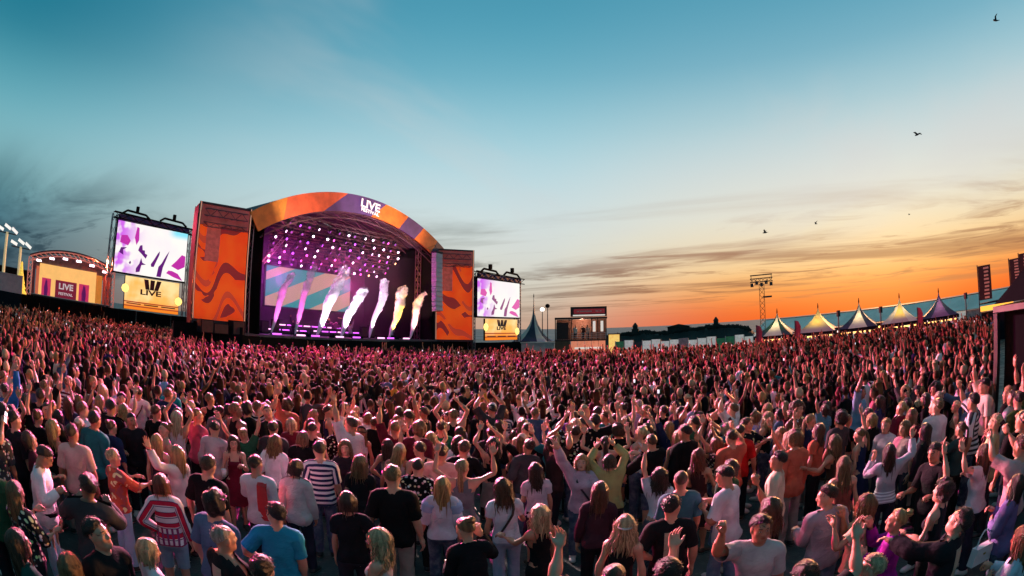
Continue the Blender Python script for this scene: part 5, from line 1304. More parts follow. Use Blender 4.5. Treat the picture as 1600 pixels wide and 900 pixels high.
    if style == 'bun':
        bx = lin(-.07, .07, h); by = lin(-.20, -.06, h); bz = lin(1.66, 1.82, h); BP = gridpts(bx, by, bz)
        q = BP - np.array((0, -.115, 1.735)); bf = np.linalg.norm(q, axis=-1) - .045 + .005 * np.sin(q[..., 0] * 110 + q[..., 2] * 90)
        v2, q2 = surface_nets(bx, by, bz, bf); VV.append(v2); QQ.append(q2 + nb); LK.append(.5 + .5 * np.sin(v2[:, 2] * 200)); nb += len(v2)
    V = np.concatenate(VV); Q = np.concatenate(QQ)
    _H[key] = quads_mesh('hair_' + style, V, Q, rest=V, extra=np.concatenate(LK)); return _H[key]

# ---------------------------------------------------------------- materials whose colour comes from each object
def people_mat(kind):
    name = 'm_' + kind
    if name in MATS: return MATS[name]
    m = bpy.data.materials.new(name); m.use_nodes = True; t = m.node_tree; t.nodes.clear(); N = NT(t)
    b = N.n('ShaderNodeBsdfPrincipled'); o = N.n('ShaderNodeOutputMaterial'); t.links.new(b.outputs[0], o.inputs[0])
    oi = N.n('ShaderNodeObjectInfo'); base = oi.outputs['Color']; rnd = oi.outputs['Random']
    at = N.n('ShaderNodeAttribute', attribute_name='rest'); rest = at.outputs['Vector']; x, y, z = N.sep(rest)
    rv = N.n('ShaderNodeVectorMath', operation='ADD'); N.put(rv.inputs[0], rest); N.put(rv.inputs[1], N.comb(N.math('MULTIPLY', rnd, 7.0), N.math('MULTIPLY', rnd, 3.0), 0.0)); rv = rv.outputs[0]
    bump = None
    if kind == 'skin':
        c = N.mix(N.ss(N.noise(rest, 14, 3), .35, .7, 0, .35), base, N.mix(1.0, base, (1.0, .62, .55), 'MULTIPLY'))
        ax = N.math('ABSOLUTE', x)
        def ell(cx, cz, rx, rz, lo=1.0, hi_=.75):
            d = N.math('ADD', N.math('POWER', N.math('DIVIDE', N.math('SUBTRACT', ax, cx), rx), 2.0), N.math('POWER', N.math('DIVIDE', N.math('SUBTRACT', z, cz), rz), 2.0))
            return N.math('MULTIPLY', N.ss(d, lo, hi_), N.math('GREATER_THAN', y, .055))
        c = N.mix(N.math('MULTIPLY', ell(0, 1.583, .024, .0105, 1.15, .6), .75), c, N.mix(1.0, base, (.85, .35, .36), 'MULTIPLY'))
        c = N.mix(N.math('MULTIPLY', ell(.042, 1.612, .022, .018, 1.2, .0), .30), c, N.mix(1.0, base, (1.0, .5, .45), 'MULTIPLY'))
        c = N.mix(ell(.032, 1.671, .019, .0052), c, (.035, .02, .012))
        c = N.mix(ell(.032, 1.6465, .0135, .0068), c, (.035, .02, .015))
        c = N.mix(ell(.032, 1.646, .0115, .0050), c, (.62, .60, .58))
        c = N.mix(ell(.032, 1.646, .0052, .0054), c, (.02, .014, .01))
        N.put(b.inputs['Base Color'], c); b.inputs['Roughness'].default_value = .48
        b.inputs['Subsurface Weight'].default_value = 0.0
        bump = (N.noise(rest, 90, 3), .06)
    elif kind == 'hair':
        lk = N.n('ShaderNodeAttribute', attribute_name='lk').outputs['Fac']
        st = N.noise(N.comb(N.math('MULTIPLY', x, 75.0), N.math('MULTIPLY', y, 75.0), N.math('MULTIPLY', z, 7.0)), 3.0, 4, .65)
        f = N.math('ADD', N.math('MULTIPLY', lk, .55), N.math('MULTIPLY', st, .6))
        c = N.mix(N.ss(f, .25, .85), N.mix(1.0, base, (.34, .28, .23), 'MULTIPLY'), N.mix(1.0, base, (1.45, 1.4, 1.32), 'MULTIPLY'))
        N.put(b.inputs['Base Color'], c); b.inputs['Roughness'].default_value = .40; b.inputs['Specular IOR Level'].default_value = .5
        bump = (st, .9)
    elif kind == 'shoe':
        N.put(b.inputs['Base Color'], N.mix(N.math('LESS_THAN', z, .022), base, (.55, .53, .5))); b.inputs['Roughness'].default_value = .5
    elif kind == 'denim':
        w = N.noise(rv, 9, 4, .6); fade = N.ss(w, .4, .7, 0, .5)
        c = N.mix(fade, base, N.mix(.35, base, (.55, .62, .7)))
        N.put(b.inputs['Base Color'], c); b.inputs['Roughness'].default_value = .85
        bump = (N.noise(rv, 24, 4), .5)
    else:
        sh = N.mix(1.0, base, (.72, .70, .72), 'MULTIPLY')
        c = N.mix(N.ss(N.noise(rv, 5, 3), .3, .7), sh, base)
        if kind == 'stripe_h':
            c = N.mix(N.math('GREATER_THAN', N.math('FRACT', N.math('MULTIPLY', z, 14.0)), .5), c, (.72, .68, .70))
        elif kind == 'stripe_red':
            fr = N.math('FRACT', N.math('MULTIPLY', z, 7.5)); f2 = N.math('FRACT', N.math('MULTIPLY', z, 15.0))
            c = N.mix(N.math('GREATER_THAN', fr, .58), (.78, .62, .64), (.62, .02, .05)); c = N.mix(N.math('GREATER_THAN', f2, .86), c, (.10, .02, .09))
            pl = N.math('GREATER_THAN', N.math('FRACT', N.math('MULTIPLY', x, 16.0)), .55); c = N.mix(N.math('MULTIPLY', pl, N.math('LESS_THAN', z, 1.13)), c, (.28, .04, .12))
        elif kind == 'stripe_hem':
            fr = N.math('MULTIPLY', N.math('GREATER_THAN', N.math('FRACT', N.math('MULTIPLY', z, 24.0)), .5), N.math('LESS_THAN', z, 1.08)); c = N.mix(fr, c, (.75, .78, .82))
        elif kind == 'floral':
            vo = N.n('ShaderNodeTexVoronoi'); N.put(vo.inputs['Vector'], rv); vo.inputs['Scale'].default_value = 19
            c = N.mix(N.ss(vo.outputs['Distance'], .42, .28), c, N.mix(.5, vo.outputs['Color'], (.9, .75, .55)))
        elif kind == 'print':
            nz = N.noise(rv, 7, 2, .5, .5); c = N.mix(N.ss(nz, .53, .56), c, N.mix(1.0, base, (.55, .75, 1.4), 'MULTIPLY')); c = N.mix(N.ss(N.noise(rv, 11, 1), .60, .62), c, (.85, .70, .35))
        elif kind == 'panel':
            f = N.math('MULTIPLY', N.math('LESS_THAN', N.math('ABSOLUTE', x), .075), N.math('LESS_THAN', z, 1.40)); c = N.mix(f, c, (.40, .30, .22))
        N.put(b.inputs['Base Color'], c); b.inputs['Roughness'].default_value = .88; b.inputs['Specular IOR Level'].default_value = .12
        wr = N.noise(N.comb(N.math('MULTIPLY', x, 1.0), y, N.math('MULTIPLY', z, 1.6)), 11, 4, .55, .8)
        bump = (N.math('ADD', wr, N.math('MULTIPLY', N.noise(rv, 160, 2), .06)), .55)
    if bump:
        bp = N.n('ShaderNodeBump'); bp.inputs['Strength'].default_value = bump[1]; bp.inputs['Distance'].default_value = .028
        N.put(bp.inputs['Height'], bump[0]); t.links.new(bp.outputs[0], b.inputs['Normal'])
    MATS[name] = m; return m

GNAME = dict(tee='t_shirt', tank='tank_top', crop='crop_top', shirt='shirt', jacket='jacket', dress='dress_bodice', blouse='blouse', halter='halter_top', trousers='trousers', shorts='shorts', leggings='trousers', skirt='skirt', long_skirt='skirt', shoes='shoe')
_PM = {}
def person_meshes(pk, sex, lod, parts, ps):
    """posed meshes, shared between people with the same pose key"""
    out = []
    for p in parts:
        key = (pk, sex, lod, p)
        if key not in _PM:
            V, T, W_, s = template(sex, lod) if p == 'body' else garment(p, sex, lod)
            _PM[key] = quads_mesh('person_' + p, deform(V, W_, ps), T, rest=V)
        out.append(_PM[key])
    return out
def col4(c): return (*c[:3], 1.0)
_PS = {}
def make_person(x, y, face, sex, scale, posekw, top, topc, bot, botc, hair, hairc, skin, label, lod=0, group=None, pk=None, topm='cloth', botm='cloth', shoec=(.03, .03, .03), hvar=0, z0=0.0, cat='person'):
    s = Spec(sex)
    if pk is not None and pk in _PS: ps = _PS[pk]
    else:
        ps = pose(s, **posekw)
        if pk is not None: _PS[pk] = ps
    key = pk if pk is not None else id(ps)
    if pk is None: _PS[key] = ps
    parts = ['body', top] + ([bot] if bot else []) + ['shoes']
    ms = person_meshes(key, sex, lod, parts, ps)
    o = bpy.data.objects.new('person', ms[0]); COL.objects.link(o)
    o.location = (x, y, z0); o.rotation_euler = (0, 0, -R(face)); o.scale = (scale, scale, scale); o.color = col4(skin)
    if not ms[0].materials: ms[0].materials.append(people_mat('skin'))
    def child(nm, me, mt, c):
        q = bpy.data.objects.new(nm, me); COL.objects.link(q); q.parent = o; q.color = col4(c)
        if not me.materials: me.materials.append(people_mat(mt))
        else:
            q.material_slots[0].link = 'OBJECT'; q.material_slots[0].material = people_mat(mt)
        return q
    child(GNAME[top], ms[1], topm, topc)
    if bot: child(GNAME[bot], ms[2], botm, botc)
    sm = ms[-1]
    # both shoes: the right one is the mesh, the left its mirror in rest pose
    child('shoe', sm, 'shoe', shoec)
    lk = (key, sex, lod, 'shoeL')
    if lk not in _PM:
        V, T, W_, _s = garment('shoes', sex, lod); V2 = V * np.array((-1, 1, 1)); kk = ('shoesL', sex, lod)
        if kk not in _T: _T[kk] = weights(V2, _s)
        _PM[lk] = quads_mesh('person_shoe', deform(V2, _T[kk], ps), T[:, ::-1], rest=V2)
    child('shoe', _PM[lk], 'shoe', shoec)
    if hair and hair != 'bald':
        hm = hair_mesh(hair, lod, hvar)
        q = child('hair', hm, 'hair', hairc); q.matrix_local = bone_matrix(ps, 'head')
    tag(o, label, cat, group)
    o['pose'] = key if isinstance(key, str) else 'own'
    return o, ps

BLK = (.012, .010, .009); DBR = (.035, .018, .010); BR = (.085, .042, .020); LBR = (.22, .125, .055); BLD = (.46, .30, .13); PLB = (.62, .49, .30); GRY = (.40, .37, .34); RED = (.17, .042, .018)
FEATURED = [
 (-4.95, 3.79, 'm', 57, 1.019, 'short', DBR, 'shirt', (0.8, 0.76, 0.78), 'cloth', 'trousers', (0.42, 0.5, 0.62), 'denim', {'armR': 'chest', 'armL': 'down', 'head': (-32, 8, 0), 'lean': 4}, 'man looking down in a crisp white button shirt and pale jeans', 'white shirt man'),
 (-5.48, 4.96, 'm', -36, 1.026, 'short', DBR, 'tee', (0.62, 0.44, 0.38), 'cloth', 'trousers', (0.03, 0.03, 0.04), 'cloth', {'armR': 'down', 'armL': 'down', 'head': (0, -15, 0)}, 'broad man seen from behind in a beige t-shirt, arms hanging', 'beige t-shirt man'),
 (-4.33, 2.97, 'f', 4, 0.947, 'long', LBR, 'blouse', (0.02, 0.02, 0.025), 'floral', 'trousers', (0.02, 0.02, 0.03), 'cloth', {'armR': 'cup', 'armL': 'phone'}, 'light-brown-haired woman in a black floral blouse beside the white shirt man', 'black floral woman'),
 (-3.39, 2.24, 'f', 19, 0.955, 'long', BR, 'tee', (0.01, 0.06, 0.05), 'cloth', 'trousers', (0.02, 0.02, 0.02), 'cloth', {'armR': 'down', 'armL': 'cup', 'head': (4, 0, 0)}, 'brunette in profile with long hair and dark green top at the lower corner', 'dark green brunette'),
 (-2.93, 2.35, 'f', -36, 0.945, 'long', LBR, 'tee', (0.02, 0.08, 0.08), 'cloth', 'trousers', (0.02, 0.02, 0.02), 'cloth', {'armR': 'down', 'armL': 'down'}, 'woman from behind whose streaky blonde-brown hair fills the bottom edge', 'streaky hair woman'),
 (-2.92, 2.78, 'm', 94, 1.036, 'short', BLK, 'tee', (0.01, 0.01, 0.012), 'cloth', 'trousers', (0.02, 0.02, 0.02), 'cloth', {'armR': 'down', 'armL': 'down', 'head': (14, 12, 6)}, 'dark-haired man in black turning his face up towards the striped jumper woman', 'black tee man looking up'),
 (-2.77, 3.18, 'f', 39, 0.908, 'bob', PLB, 'tee', (0.72, 0.7, 0.72), 'cloth', 'trousers', (0.05, 0.05, 0.05), 'cloth', {'armR': 'down', 'armL': 'down', 'head': (-4, 0, 0)}, 'woman with short ash blonde bob and white top at the bottom edge', 'ash bob woman'),
 (-2.20, 3.54, 'm', 30, 1.011, 'thin', GRY, 'jacket', (0.012, 0.012, 0.014), 'panel', 'trousers', (0.02, 0.02, 0.03), 'cloth', {'armR': 'cup', 'armL': 'down'}, 'balding older man in a dark jacket looking across in profile', 'balding man'),
 (-3.59, 4.58, 'f', -30, 0.955, 'bob', RED, 'shirt', (0.62, 0.05, 0.09), 'stripe_red', 'shorts', (0.22, 0.32, 0.42), 'denim', {'armR': 'down', 'armL': 'hip', 'head': (0, 15, 0)}, 'woman in a loose red, white and plum striped jumper and denim shorts', 'striped jumper woman'),
 (-4.70, 4.97, 'f', 19, 0.940, 'short', PLB, 'blouse', (0.62, 0.11, 0.06), 'print', 'trousers', (0.42, 0.55, 0.72), 'denim', {'armR': 'forward', 'armL': 'forward'}, 'short-haired blonde in an orange red patterned blouse and pale jeans holding hands out', 'orange blouse woman'),
 (-4.25, 5.80, 'f', -86, 0.953, 'long', BLD, 'shirt', (0.66, 0.62, 0.6), 'cloth', 'trousers', (0.03, 0.03, 0.03), 'cloth', {'armR': 'down', 'armL': 'wave', 'head': (0, -10, 0)}, 'woman in a white long-sleeved top stretching one arm to the orange blouse woman', 'white sleeve woman'),
 (-5.87, 6.77, 'm', 131, 0.991, 'buzz', BLK, 'tee', (0.012, 0.012, 0.016), 'cloth', 'trousers', (0.02, 0.02, 0.03), 'cloth', {'armR': 'cup', 'armL': 'down', 'head': (-12, 10, 0)}, 'cropped-haired man in a black polo facing away from the stage', 'black polo man'),
 (-4.96, 6.27, 'f', -20, 0.931, 'long', BLD, 'tank', (0.05, 0.03, 0.05), 'cloth', 'trousers', (0.02, 0.02, 0.02), 'cloth', {'armR': 'down', 'armL': 'down'}, 'woman with sleek long blonde hair from behind in front of the black polo man', 'sleek blonde'),
 (-4.61, 7.38, 'm', -7, 0.998, 'short', BLK, 'shirt', (0.66, 0.5, 0.5), 'cloth', 'trousers', (0.012, 0.012, 0.014), 'cloth', {'armR': 'down', 'armL': 'down', 'head': (-15, 30, 0)}, 'dark-haired man seen from behind in a pale pink untucked shirt', 'pale pink shirt man'),
 (-7.45, 10.02, 'm', -32, 1.015, 'short', DBR, 'tee', (0.01, 0.36, 0.36), 'cloth', 'trousers', (0.03, 0.03, 0.05), 'cloth', {'armR': 'down', 'armL': 'down'}, 'man seen from behind in a bright turquoise t-shirt', 'turquoise t-shirt man'),
 (-7.50, 8.90, 'm', -20, 1.017, 'short', DBR, 'tee', (0.7, 0.64, 0.66), 'cloth', 'trousers', (0.04, 0.05, 0.09), 'denim', {'armR': 'cup', 'armL': 'down', 'head': (0, 20, 0)}, 'man in a white t-shirt left of the turquoise t-shirt man', 'white tee man by turquoise'),
 (-7.53, 8.34, 'f', -2, 0.907, 'long', BR, 'tank', (0.62, 0.03, 0.3), 'cloth', 'trousers', (0.03, 0.03, 0.05), 'cloth', {'armR': 'up', 'armL': 'down'}, 'brown-haired woman in a hot pink vest with one hand raised', 'hot pink vest woman'),
 (-6.92, 6.86, 'f', -39, 0.918, 'wavy', BLD, 'tank', (0.03, 0.015, 0.02), 'cloth', 'trousers', (0.02, 0.02, 0.02), 'cloth', {'armR': 'up_bent', 'armL': 'down'}, 'woman with long wavy blonde hair and a dark top, one arm bent up', 'wavy blonde dark top'),
 (-4.15, 7.23, 'f', 145, 0.921, 'long', BR, 'dress', (0.16, 0.012, 0.03), 'cloth', 'skirt', (0.16, 0.012, 0.03), 'cloth', {'armR': 'cup', 'armL': 'phone', 'head': (-6, 0, 0)}, 'woman in a maroon dress facing the camera with a cup in her hand', 'maroon dress woman'),
 (-6.29, 4.48, 'm', 5, 1.036, 'short', BLK, 'tee', (0.015, 0.015, 0.02), 'cloth', 'trousers', (0.02, 0.02, 0.02), 'cloth', {'armR': 'down', 'armL': 'down'}, 'man with black hair and black polo in profile at the left edge', 'black polo profile man'),
 (-5.86, 4.45, 'f', 42, 0.946, 'bob', DBR, 'tee', (0.08, 0.02, 0.03), 'cloth', 'trousers', (0.02, 0.02, 0.02), 'cloth', {'armR': 'cup', 'armL': 'down', 'head': (22, 0, 0)}, 'dark-haired woman tilting her face up behind the white shirt man', 'face-up woman'),
 (-6.97, 5.97, 'f', -19, 0.915, 'bob', BLK, 'tee', (0.02, 0.015, 0.02), 'cloth', 'trousers', (0.02, 0.02, 0.02), 'cloth', {'armR': 'down', 'armL': 'down'}, 'woman with a black bob and black top behind the beige t-shirt man', 'black bob woman'),
 (-9.53, 7.94, 'f', -40, 0.948, 'short', LBR, 'tank', (0.7, 0.36, 0.36), 'cloth', 'trousers', (0.03, 0.03, 0.05), 'cloth', {'armR': 'down', 'armL': 'down'}, 'short-haired person in a salmon pink vest with bare shoulders', 'salmon vest person'),
 (-10.36, 9.54, 'm', 23, 0.992, 'short', BLK, 'tee', (0.62, 0.56, 0.66), 'cloth', 'trousers', (0.02, 0.02, 0.03), 'cloth', {'armR': 'down', 'armL': 'cup', 'lean': 4}, 'slim man in a pale lilac white t-shirt standing in profile', 'lilac tee man'),
 (-8.29, 5.71, 'm', -35, 1.019, 'short', BR, 'shirt', (0.03, 0.18, 0.5), 'cloth', 'trousers', (0.03, 0.03, 0.05), 'cloth', {'armR': 'up', 'armL': 'down'}, 'person in a royal blue long-sleeved top raising an arm at the left edge', 'royal blue sleeve man'),
 (-3.07, 5.93, 'm', 1, 0.992, 'short', DBR, 'tee', (0.72, 0.66, 0.66), 'cloth', 'trousers', (0.02, 0.02, 0.03), 'cloth', {'armR': 'down', 'armL': 'chest'}, 'dark-haired man in a white t-shirt right in front of the dark grey tee man', 'white tee red scarf man'),
 (-2.15, 4.43, 'm', -12, 0.985, 'short', BLK, 'tee', (0.02, 0.28, 0.44), 'cloth', 'trousers', (0.03, 0.04, 0.07), 'denim', {'armR': 'down', 'armL': 'hip', 'head': (2, 42, 0)}, 'big man seen from behind in a bright sky blue t-shirt', 'sky blue t-shirt man'),
 (-2.69, 6.27, 'f', -5, 0.951, 'bob', DBR, 'jacket', (0.58, 0.54, 0.52), 'cloth', 'trousers', (0.03, 0.03, 0.05), 'cloth', {'armR': 'down', 'armL': 'down', 'head': (-12, -18, 8)}, 'woman with dark hair in a pale grey draped jacket', 'grey drape woman'),
 (-3.88, 8.16, 'm', -19, 0.996, 'short', DBR, 'tee', (0.055, 0.055, 0.055), 'cloth', 'trousers', (0.03, 0.03, 0.03), 'cloth', {'armR': 'down', 'armL': 'down'}, 'stocky man seen from behind in a charcoal t-shirt', 'charcoal tee man'),
 (-3.72, 9.56, 'f', 149, 0.918, 'long', DBR, 'halter', (0.02, 0.02, 0.03), 'print', 'trousers', (0.02, 0.02, 0.02), 'cloth', {'armR': 'side', 'armL': 'fold', 'head': (-6, 0, 0)}, 'brunette with bare arms held out in a dark patterned top', 'bare arm brunette'),
 (-2.46, 7.72, 'f', 158, 0.957, 'wavy', LBR, 'tee', (0.02, 0.015, 0.02), 'cloth', 'trousers', (0.02, 0.02, 0.02), 'cloth', {'armR': 'down', 'armL': 'down', 'head': (-4, -10, 0)}, 'light-brown-haired woman facing the camera past the dark blonde in black', 'facing light brown woman'),
 (-2.03, 6.92, 'f', -11, 0.951, 'wavy', LBR, 'tee', (0.012, 0.012, 0.014), 'cloth', 'trousers', (0.015, 0.015, 0.02), 'cloth', {'armR': 'down', 'armL': 'down'}, 'dark blonde woman seen from behind in a loose black t-shirt', 'dark blonde in black'),
 (-1.94, 8.38, 'f', -9, 0.922, 'long', DBR, 'tank', (0.56, 0.44, 0.36), 'cloth', 'skirt', (0.015, 0.015, 0.02), 'cloth', {'armR': 'up', 'armL': 'hip'}, 'woman with long dark hair, sand top and black skirt stretching one arm up', 'sand top arm-up woman'),
 (-1.66, 5.24, 'f', -13, 0.956, 'bob', DBR, 'tee', (0.01, 0.01, 0.012), 'cloth', 'trousers', (0.03, 0.03, 0.04), 'cloth', {'armR': 'hip', 'armL': 'down', 'head': (0, 10, 0)}, 'woman with a dark bob in a black t-shirt beside the print vest blonde', 'dark bob black tee woman'),
 (-1.14, 4.39, 'f', -85, 0.934, 'wavy', PLB, 'tank', (0.68, 0.6, 0.6), 'floral', 'trousers', (0.1, 0.1, 0.16), 'cloth', {'armR': 'down', 'armL': 'cup'}, 'pale blonde with shoulder-length waves in a white print vest, in profile', 'print vest blonde'),
 (-1.24, 9.35, 'm', -4, 1.022, 'short', DBR, 'tee', (0.015, 0.2, 0.09), 'cloth', 'trousers', (0.03, 0.03, 0.05), 'cloth', {'armR': 'down', 'armL': 'down'}, 'man seen from behind in a kelly green t-shirt', 'green t-shirt man'),
 (-1.83, 9.80, 'f', -3, 0.917, 'long', BLK, 'tee', (0.05, 0.3, 0.36), 'cloth', 'trousers', (0.02, 0.02, 0.03), 'cloth', {'armR': 'down', 'armL': 'down'}, 'woman with long black hair and aqua top left of the green t-shirt man', 'aqua top woman'),
 (-1.00, 7.33, 'm', -5, 1.037, 'short', BLK, 'tee', (0.6, 0.42, 0.38), 'cloth', 'trousers', (0.03, 0.03, 0.04), 'cloth', {'armR': 'down', 'armL': 'down'}, 'man in a dusty pink t-shirt directly behind the woman with blue ruffle sleeves', 'dusty pink tee man'),
 (-0.83, 6.20, 'f', -6, 0.942, 'long', BLD, 'blouse', (0.6, 0.64, 0.74), 'cloth', 'trousers', (0.025, 0.05, 0.1), 'denim', {'armR': 'down', 'armL': 'down2'}, 'woman with very long golden hair, white top with pale blue ruffle sleeves', 'ruffle sleeve blonde'),
 (-0.35, 4.66, 'f', -24, 0.956, 'bun', LBR, 'shirt', (0.01, 0.01, 0.012), 'cloth', 'trousers', (0.02, 0.02, 0.02), 'cloth', {'armR': 'face', 'armL': 'cup', 'lean': 8, 'head': (-8, 25, 0)}, 'woman with tied-up light brown hair in black, one hand lifted', 'hair-tied woman in black'),
 (-0.07, 6.13, 'f', -9, 0.952, 'wavy', BR, 'tee', (0.62, 0.64, 0.72), 'cloth', 'trousers', (0.25, 0.33, 0.45), 'denim', {'armR': 'cup', 'armL': 'down', 'head': (-8, 20, 0)}, 'brown-haired woman in a white tee with denim bottoms beside the ruffle sleeves', 'white tee denim woman'),
 (-0.37, 9.11, 'm', 4, 1.001, 'short', BLK, 'shirt', (0.014, 0.014, 0.016), 'cloth', 'trousers', (0.02, 0.02, 0.02), 'cloth', {'armR': 'cup', 'armL': 'cup', 'lean': 3}, 'dark-haired man seen from behind in a black shirt, forearms out', 'black shirt man'),
 (-0.19, 12.15, 'f', 2, 0.925, 'bob', LBR, 'tee', (0.06, 0.06, 0.14), 'stripe_h', 'trousers', (0.03, 0.03, 0.05), 'cloth', {'armR': 'down', 'armL': 'down'}, 'person in a navy and white striped t-shirt', 'striped tee person'),
 (-3.45, 11.59, 'f', -12, 0.915, 'short', PLB, 'tee', (0.62, 0.55, 0.54), 'cloth', 'trousers', (0.05, 0.05, 0.08), 'cloth', {'armR': 'down', 'armL': 'down', 'lean': 6}, 'short-haired blonde in a slack off-white t-shirt', 'off-white tee blonde'),
 (-5.44, 11.13, 'f', -26, 0.914, 'bob', DBR, 'shirt', (0.58, 0.54, 0.64), 'cloth', 'trousers', (0.03, 0.03, 0.05), 'cloth', {'armR': 'down', 'armL': 'down'}, 'person in a roomy pale mauve shirt seen from behind', 'mauve shirt person'),
 (0.29, 5.35, 'f', -39, 0.910, 'wavy', PLB, 'tank', (0.008, 0.008, 0.01), 'cloth', 'trousers', (0.012, 0.012, 0.014), 'cloth', {'armR': 'down', 'armL': 'forward', 'head': (2, -15, 0)}, 'blonde with curled hair in a sleeveless black top reaching one forearm out', 'curly blonde black vest'),
 (0.34, 7.12, 'f', -2, 0.922, 'long', DBR, 'tee', (0.62, 0.5, 0.56), 'cloth', 'skirt', (0.03, 0.02, 0.04), 'cloth', {'armR': 'down', 'armL': 'cup'}, 'dark-haired woman in a pale pink top standing behind the curly blonde', 'pale pink top woman'),
 (0.96, 7.34, 'f', 172, 0.938, 'wavy', BLD, 'jacket', (0.52, 0.38, 0.46), 'cloth', 'trousers', (0.05, 0.08, 0.14), 'denim', {'armR': 'up_wide', 'armL': 'phone', 'head': (4, -15, 0)}, 'smiling blonde in a pink jacket facing the camera with one arm up', 'pink jacket blonde'),
 (0.65, 8.26, 'm', 64, 0.985, 'curly', DBR, 'tee', (0.03, 0.02, 0.02), 'cloth', 'trousers', (0.02, 0.02, 0.03), 'cloth', {'armR': 'overhead', 'armL': 'overhead', 'head': (6, 0, 0)}, 'dark curly-haired man in profile clapping hands overhead', 'overhead clapping man'),
 (1.01, 4.74, 'f', 20, 0.941, 'wavy', PLB, 'tank', (0.012, 0.012, 0.014), 'cloth', 'trousers', (0.02, 0.02, 0.02), 'cloth', {'armR': 'down', 'armL': 'down', 'head': (0, 10, 0)}, 'woman with pale layered blonde hair from behind in black at the bottom', 'layered pale blonde'),
 (1.52, 4.87, 'm', 5, 1.004, 'short', BLK, 'tee', (0.012, 0.012, 0.014), 'panel', 'trousers', (0.02, 0.02, 0.02), 'cloth', {'armR': 'down', 'armL': 'hip', 'head': (0, -35, 0)}, 'dark-haired man from behind, black t-shirt with a tan panel down the back', 'tan panel man'),
 (1.83, 6.48, 'f', 10, 0.923, 'wavy', DBR, 'crop', (0.62, 0.64, 0.68), 'cloth', 'trousers', (0.02, 0.03, 0.05), 'denim', {'armR': 'down', 'armL': 'up'}, 'dark-haired woman in a white crop top with one arm straight up', 'white crop top arm-up woman'),
 (2.39, 5.50, 'm', -38, 1.030, 'short', BLK, 'tee', (0.66, 0.62, 0.66), 'cloth', 'trousers', (0.1, 0.17, 0.27), 'denim', {'armR': 'forward', 'armL': 'chest', 'head': (-14, 0, 0), 'lean': 6}, 'man in a white t-shirt and blue denim, leaning with his fists forward', 'denim fists man'),
 (2.03, 3.94, 'm', 199, 1.011, 'short', BLK, 'tee', (0.44, 0.44, 0.45), 'cloth', 'trousers', (0.05, 0.05, 0.07), 'cloth', {'armR': 'fist', 'armL': 'down', 'head': (-4, 12, 0)}, 'grinning man in a light grey t-shirt facing the camera with a raised fist', 'grey tee fist man'),
 (1.89, 5.77, 'm', 3, 1.002, 'buzz', BR, 'tee', (0.03, 0.12, 0.15), 'cloth', 'trousers', (0.02, 0.02, 0.03), 'cloth', {'armR': 'down', 'armL': 'down', 'head': (0, -20, 0)}, 'cropped brown-haired man in a dark teal top above the tan panel man', 'dark teal top man'),
 (1.38, 7.29, 'f', -9, 0.931, 'bob', BR, 'shirt', (0.4, 0.36, 0.14), 'cloth', 'trousers', (0.02, 0.02, 0.03), 'cloth', {'armR': 'overhead', 'armL': 'overhead', 'lean': 10, 'head': (-10, 0, 0)}, 'person in a mustard long-sleeved top bending with arms overhead', 'mustard sleeve person'),
 (2.61, 7.10, 'f', 50, 0.943, 'wavy', RED, 'dress', (0.06, 0.02, 0.02), 'cloth', 'skirt', (0.04, 0.02, 0.02), 'cloth', {'armR': 'cup', 'armL': 'fold'}, 'woman with long copper red hair and a dark brown dress', 'copper hair woman'),
 (3.67, 8.15, 'm', 28, 0.988, 'buzz', DBR, 'tee', (0.58, 0.02, 0.02), 'cloth', 'trousers', (0.02, 0.02, 0.03), 'cloth', {'armR': 'down', 'armL': 'down'}, 'man in a vivid red t-shirt', 'vivid red tee man'),
 (0.96, 5.88, 'f', 9, 0.957, 'long', BR, 'shirt', (0.04, 0.02, 0.03), 'cloth', 'trousers', (0.015, 0.015, 0.02), 'cloth', {'armR': 'down', 'armL': 'down'}, 'woman with long chestnut hair and dark top before the pink jacket blonde', 'long chestnut hair woman'),
 (1.22, 10.95, 'm', 2, 0.986, 'short', BR, 'tee', (0.13, 0.05, 0.3), 'cloth', 'trousers', (0.02, 0.02, 0.03), 'cloth', {'armR': 'down', 'armL': 'down'}, 'man seen from behind in a deep purple t-shirt', 'purple tee man'),
 (2.80, 11.67, 'm', 15, 1.026, 'short', GRY, 'tee', (0.42, 0.38, 0.58), 'cloth', 'trousers', (0.03, 0.03, 0.05), 'cloth', {'armR': 'down', 'armL': 'down'}, 'tall grey-haired man in a lilac t-shirt', 'lilac tee grey-haired man'),
 (1.51, 8.55, 'f', 10, 0.950, 'pony', DBR, 'tank', (0.6, 0.55, 0.5), 'cloth', 'trousers', (0.02, 0.02, 0.03), 'cloth', {'armR': 'up_bent', 'armL': 'up_bent'}, 'woman in a cream vest wearing a ponytail, both hands held high', 'cream vest ponytail woman'),
 (3.06, 4.41, 'm', 13, 0.986, 'short', DBR, 'shirt', (0.36, 0.32, 0.38), 'cloth', 'trousers', (0.1, 0.14, 0.22), 'denim', {'armR': 'down', 'armL': 'cup', 'head': (0, 72, 0)}, 'tall man seen from behind in a grey lilac shirt turning his face aside', 'grey lilac shirt man'),
 (3.20, 4.00, 'f', -46, 0.947, 'wavy', LBR, 'tee', (0.6, 0.52, 0.34), 'cloth', 'trousers', (0.03, 0.03, 0.05), 'cloth', {'armR': 'face', 'armL': 'face', 'head': (6, 0, 0)}, 'light-brown-haired woman with both hands held to her mouth', 'hands-to-mouth woman'),
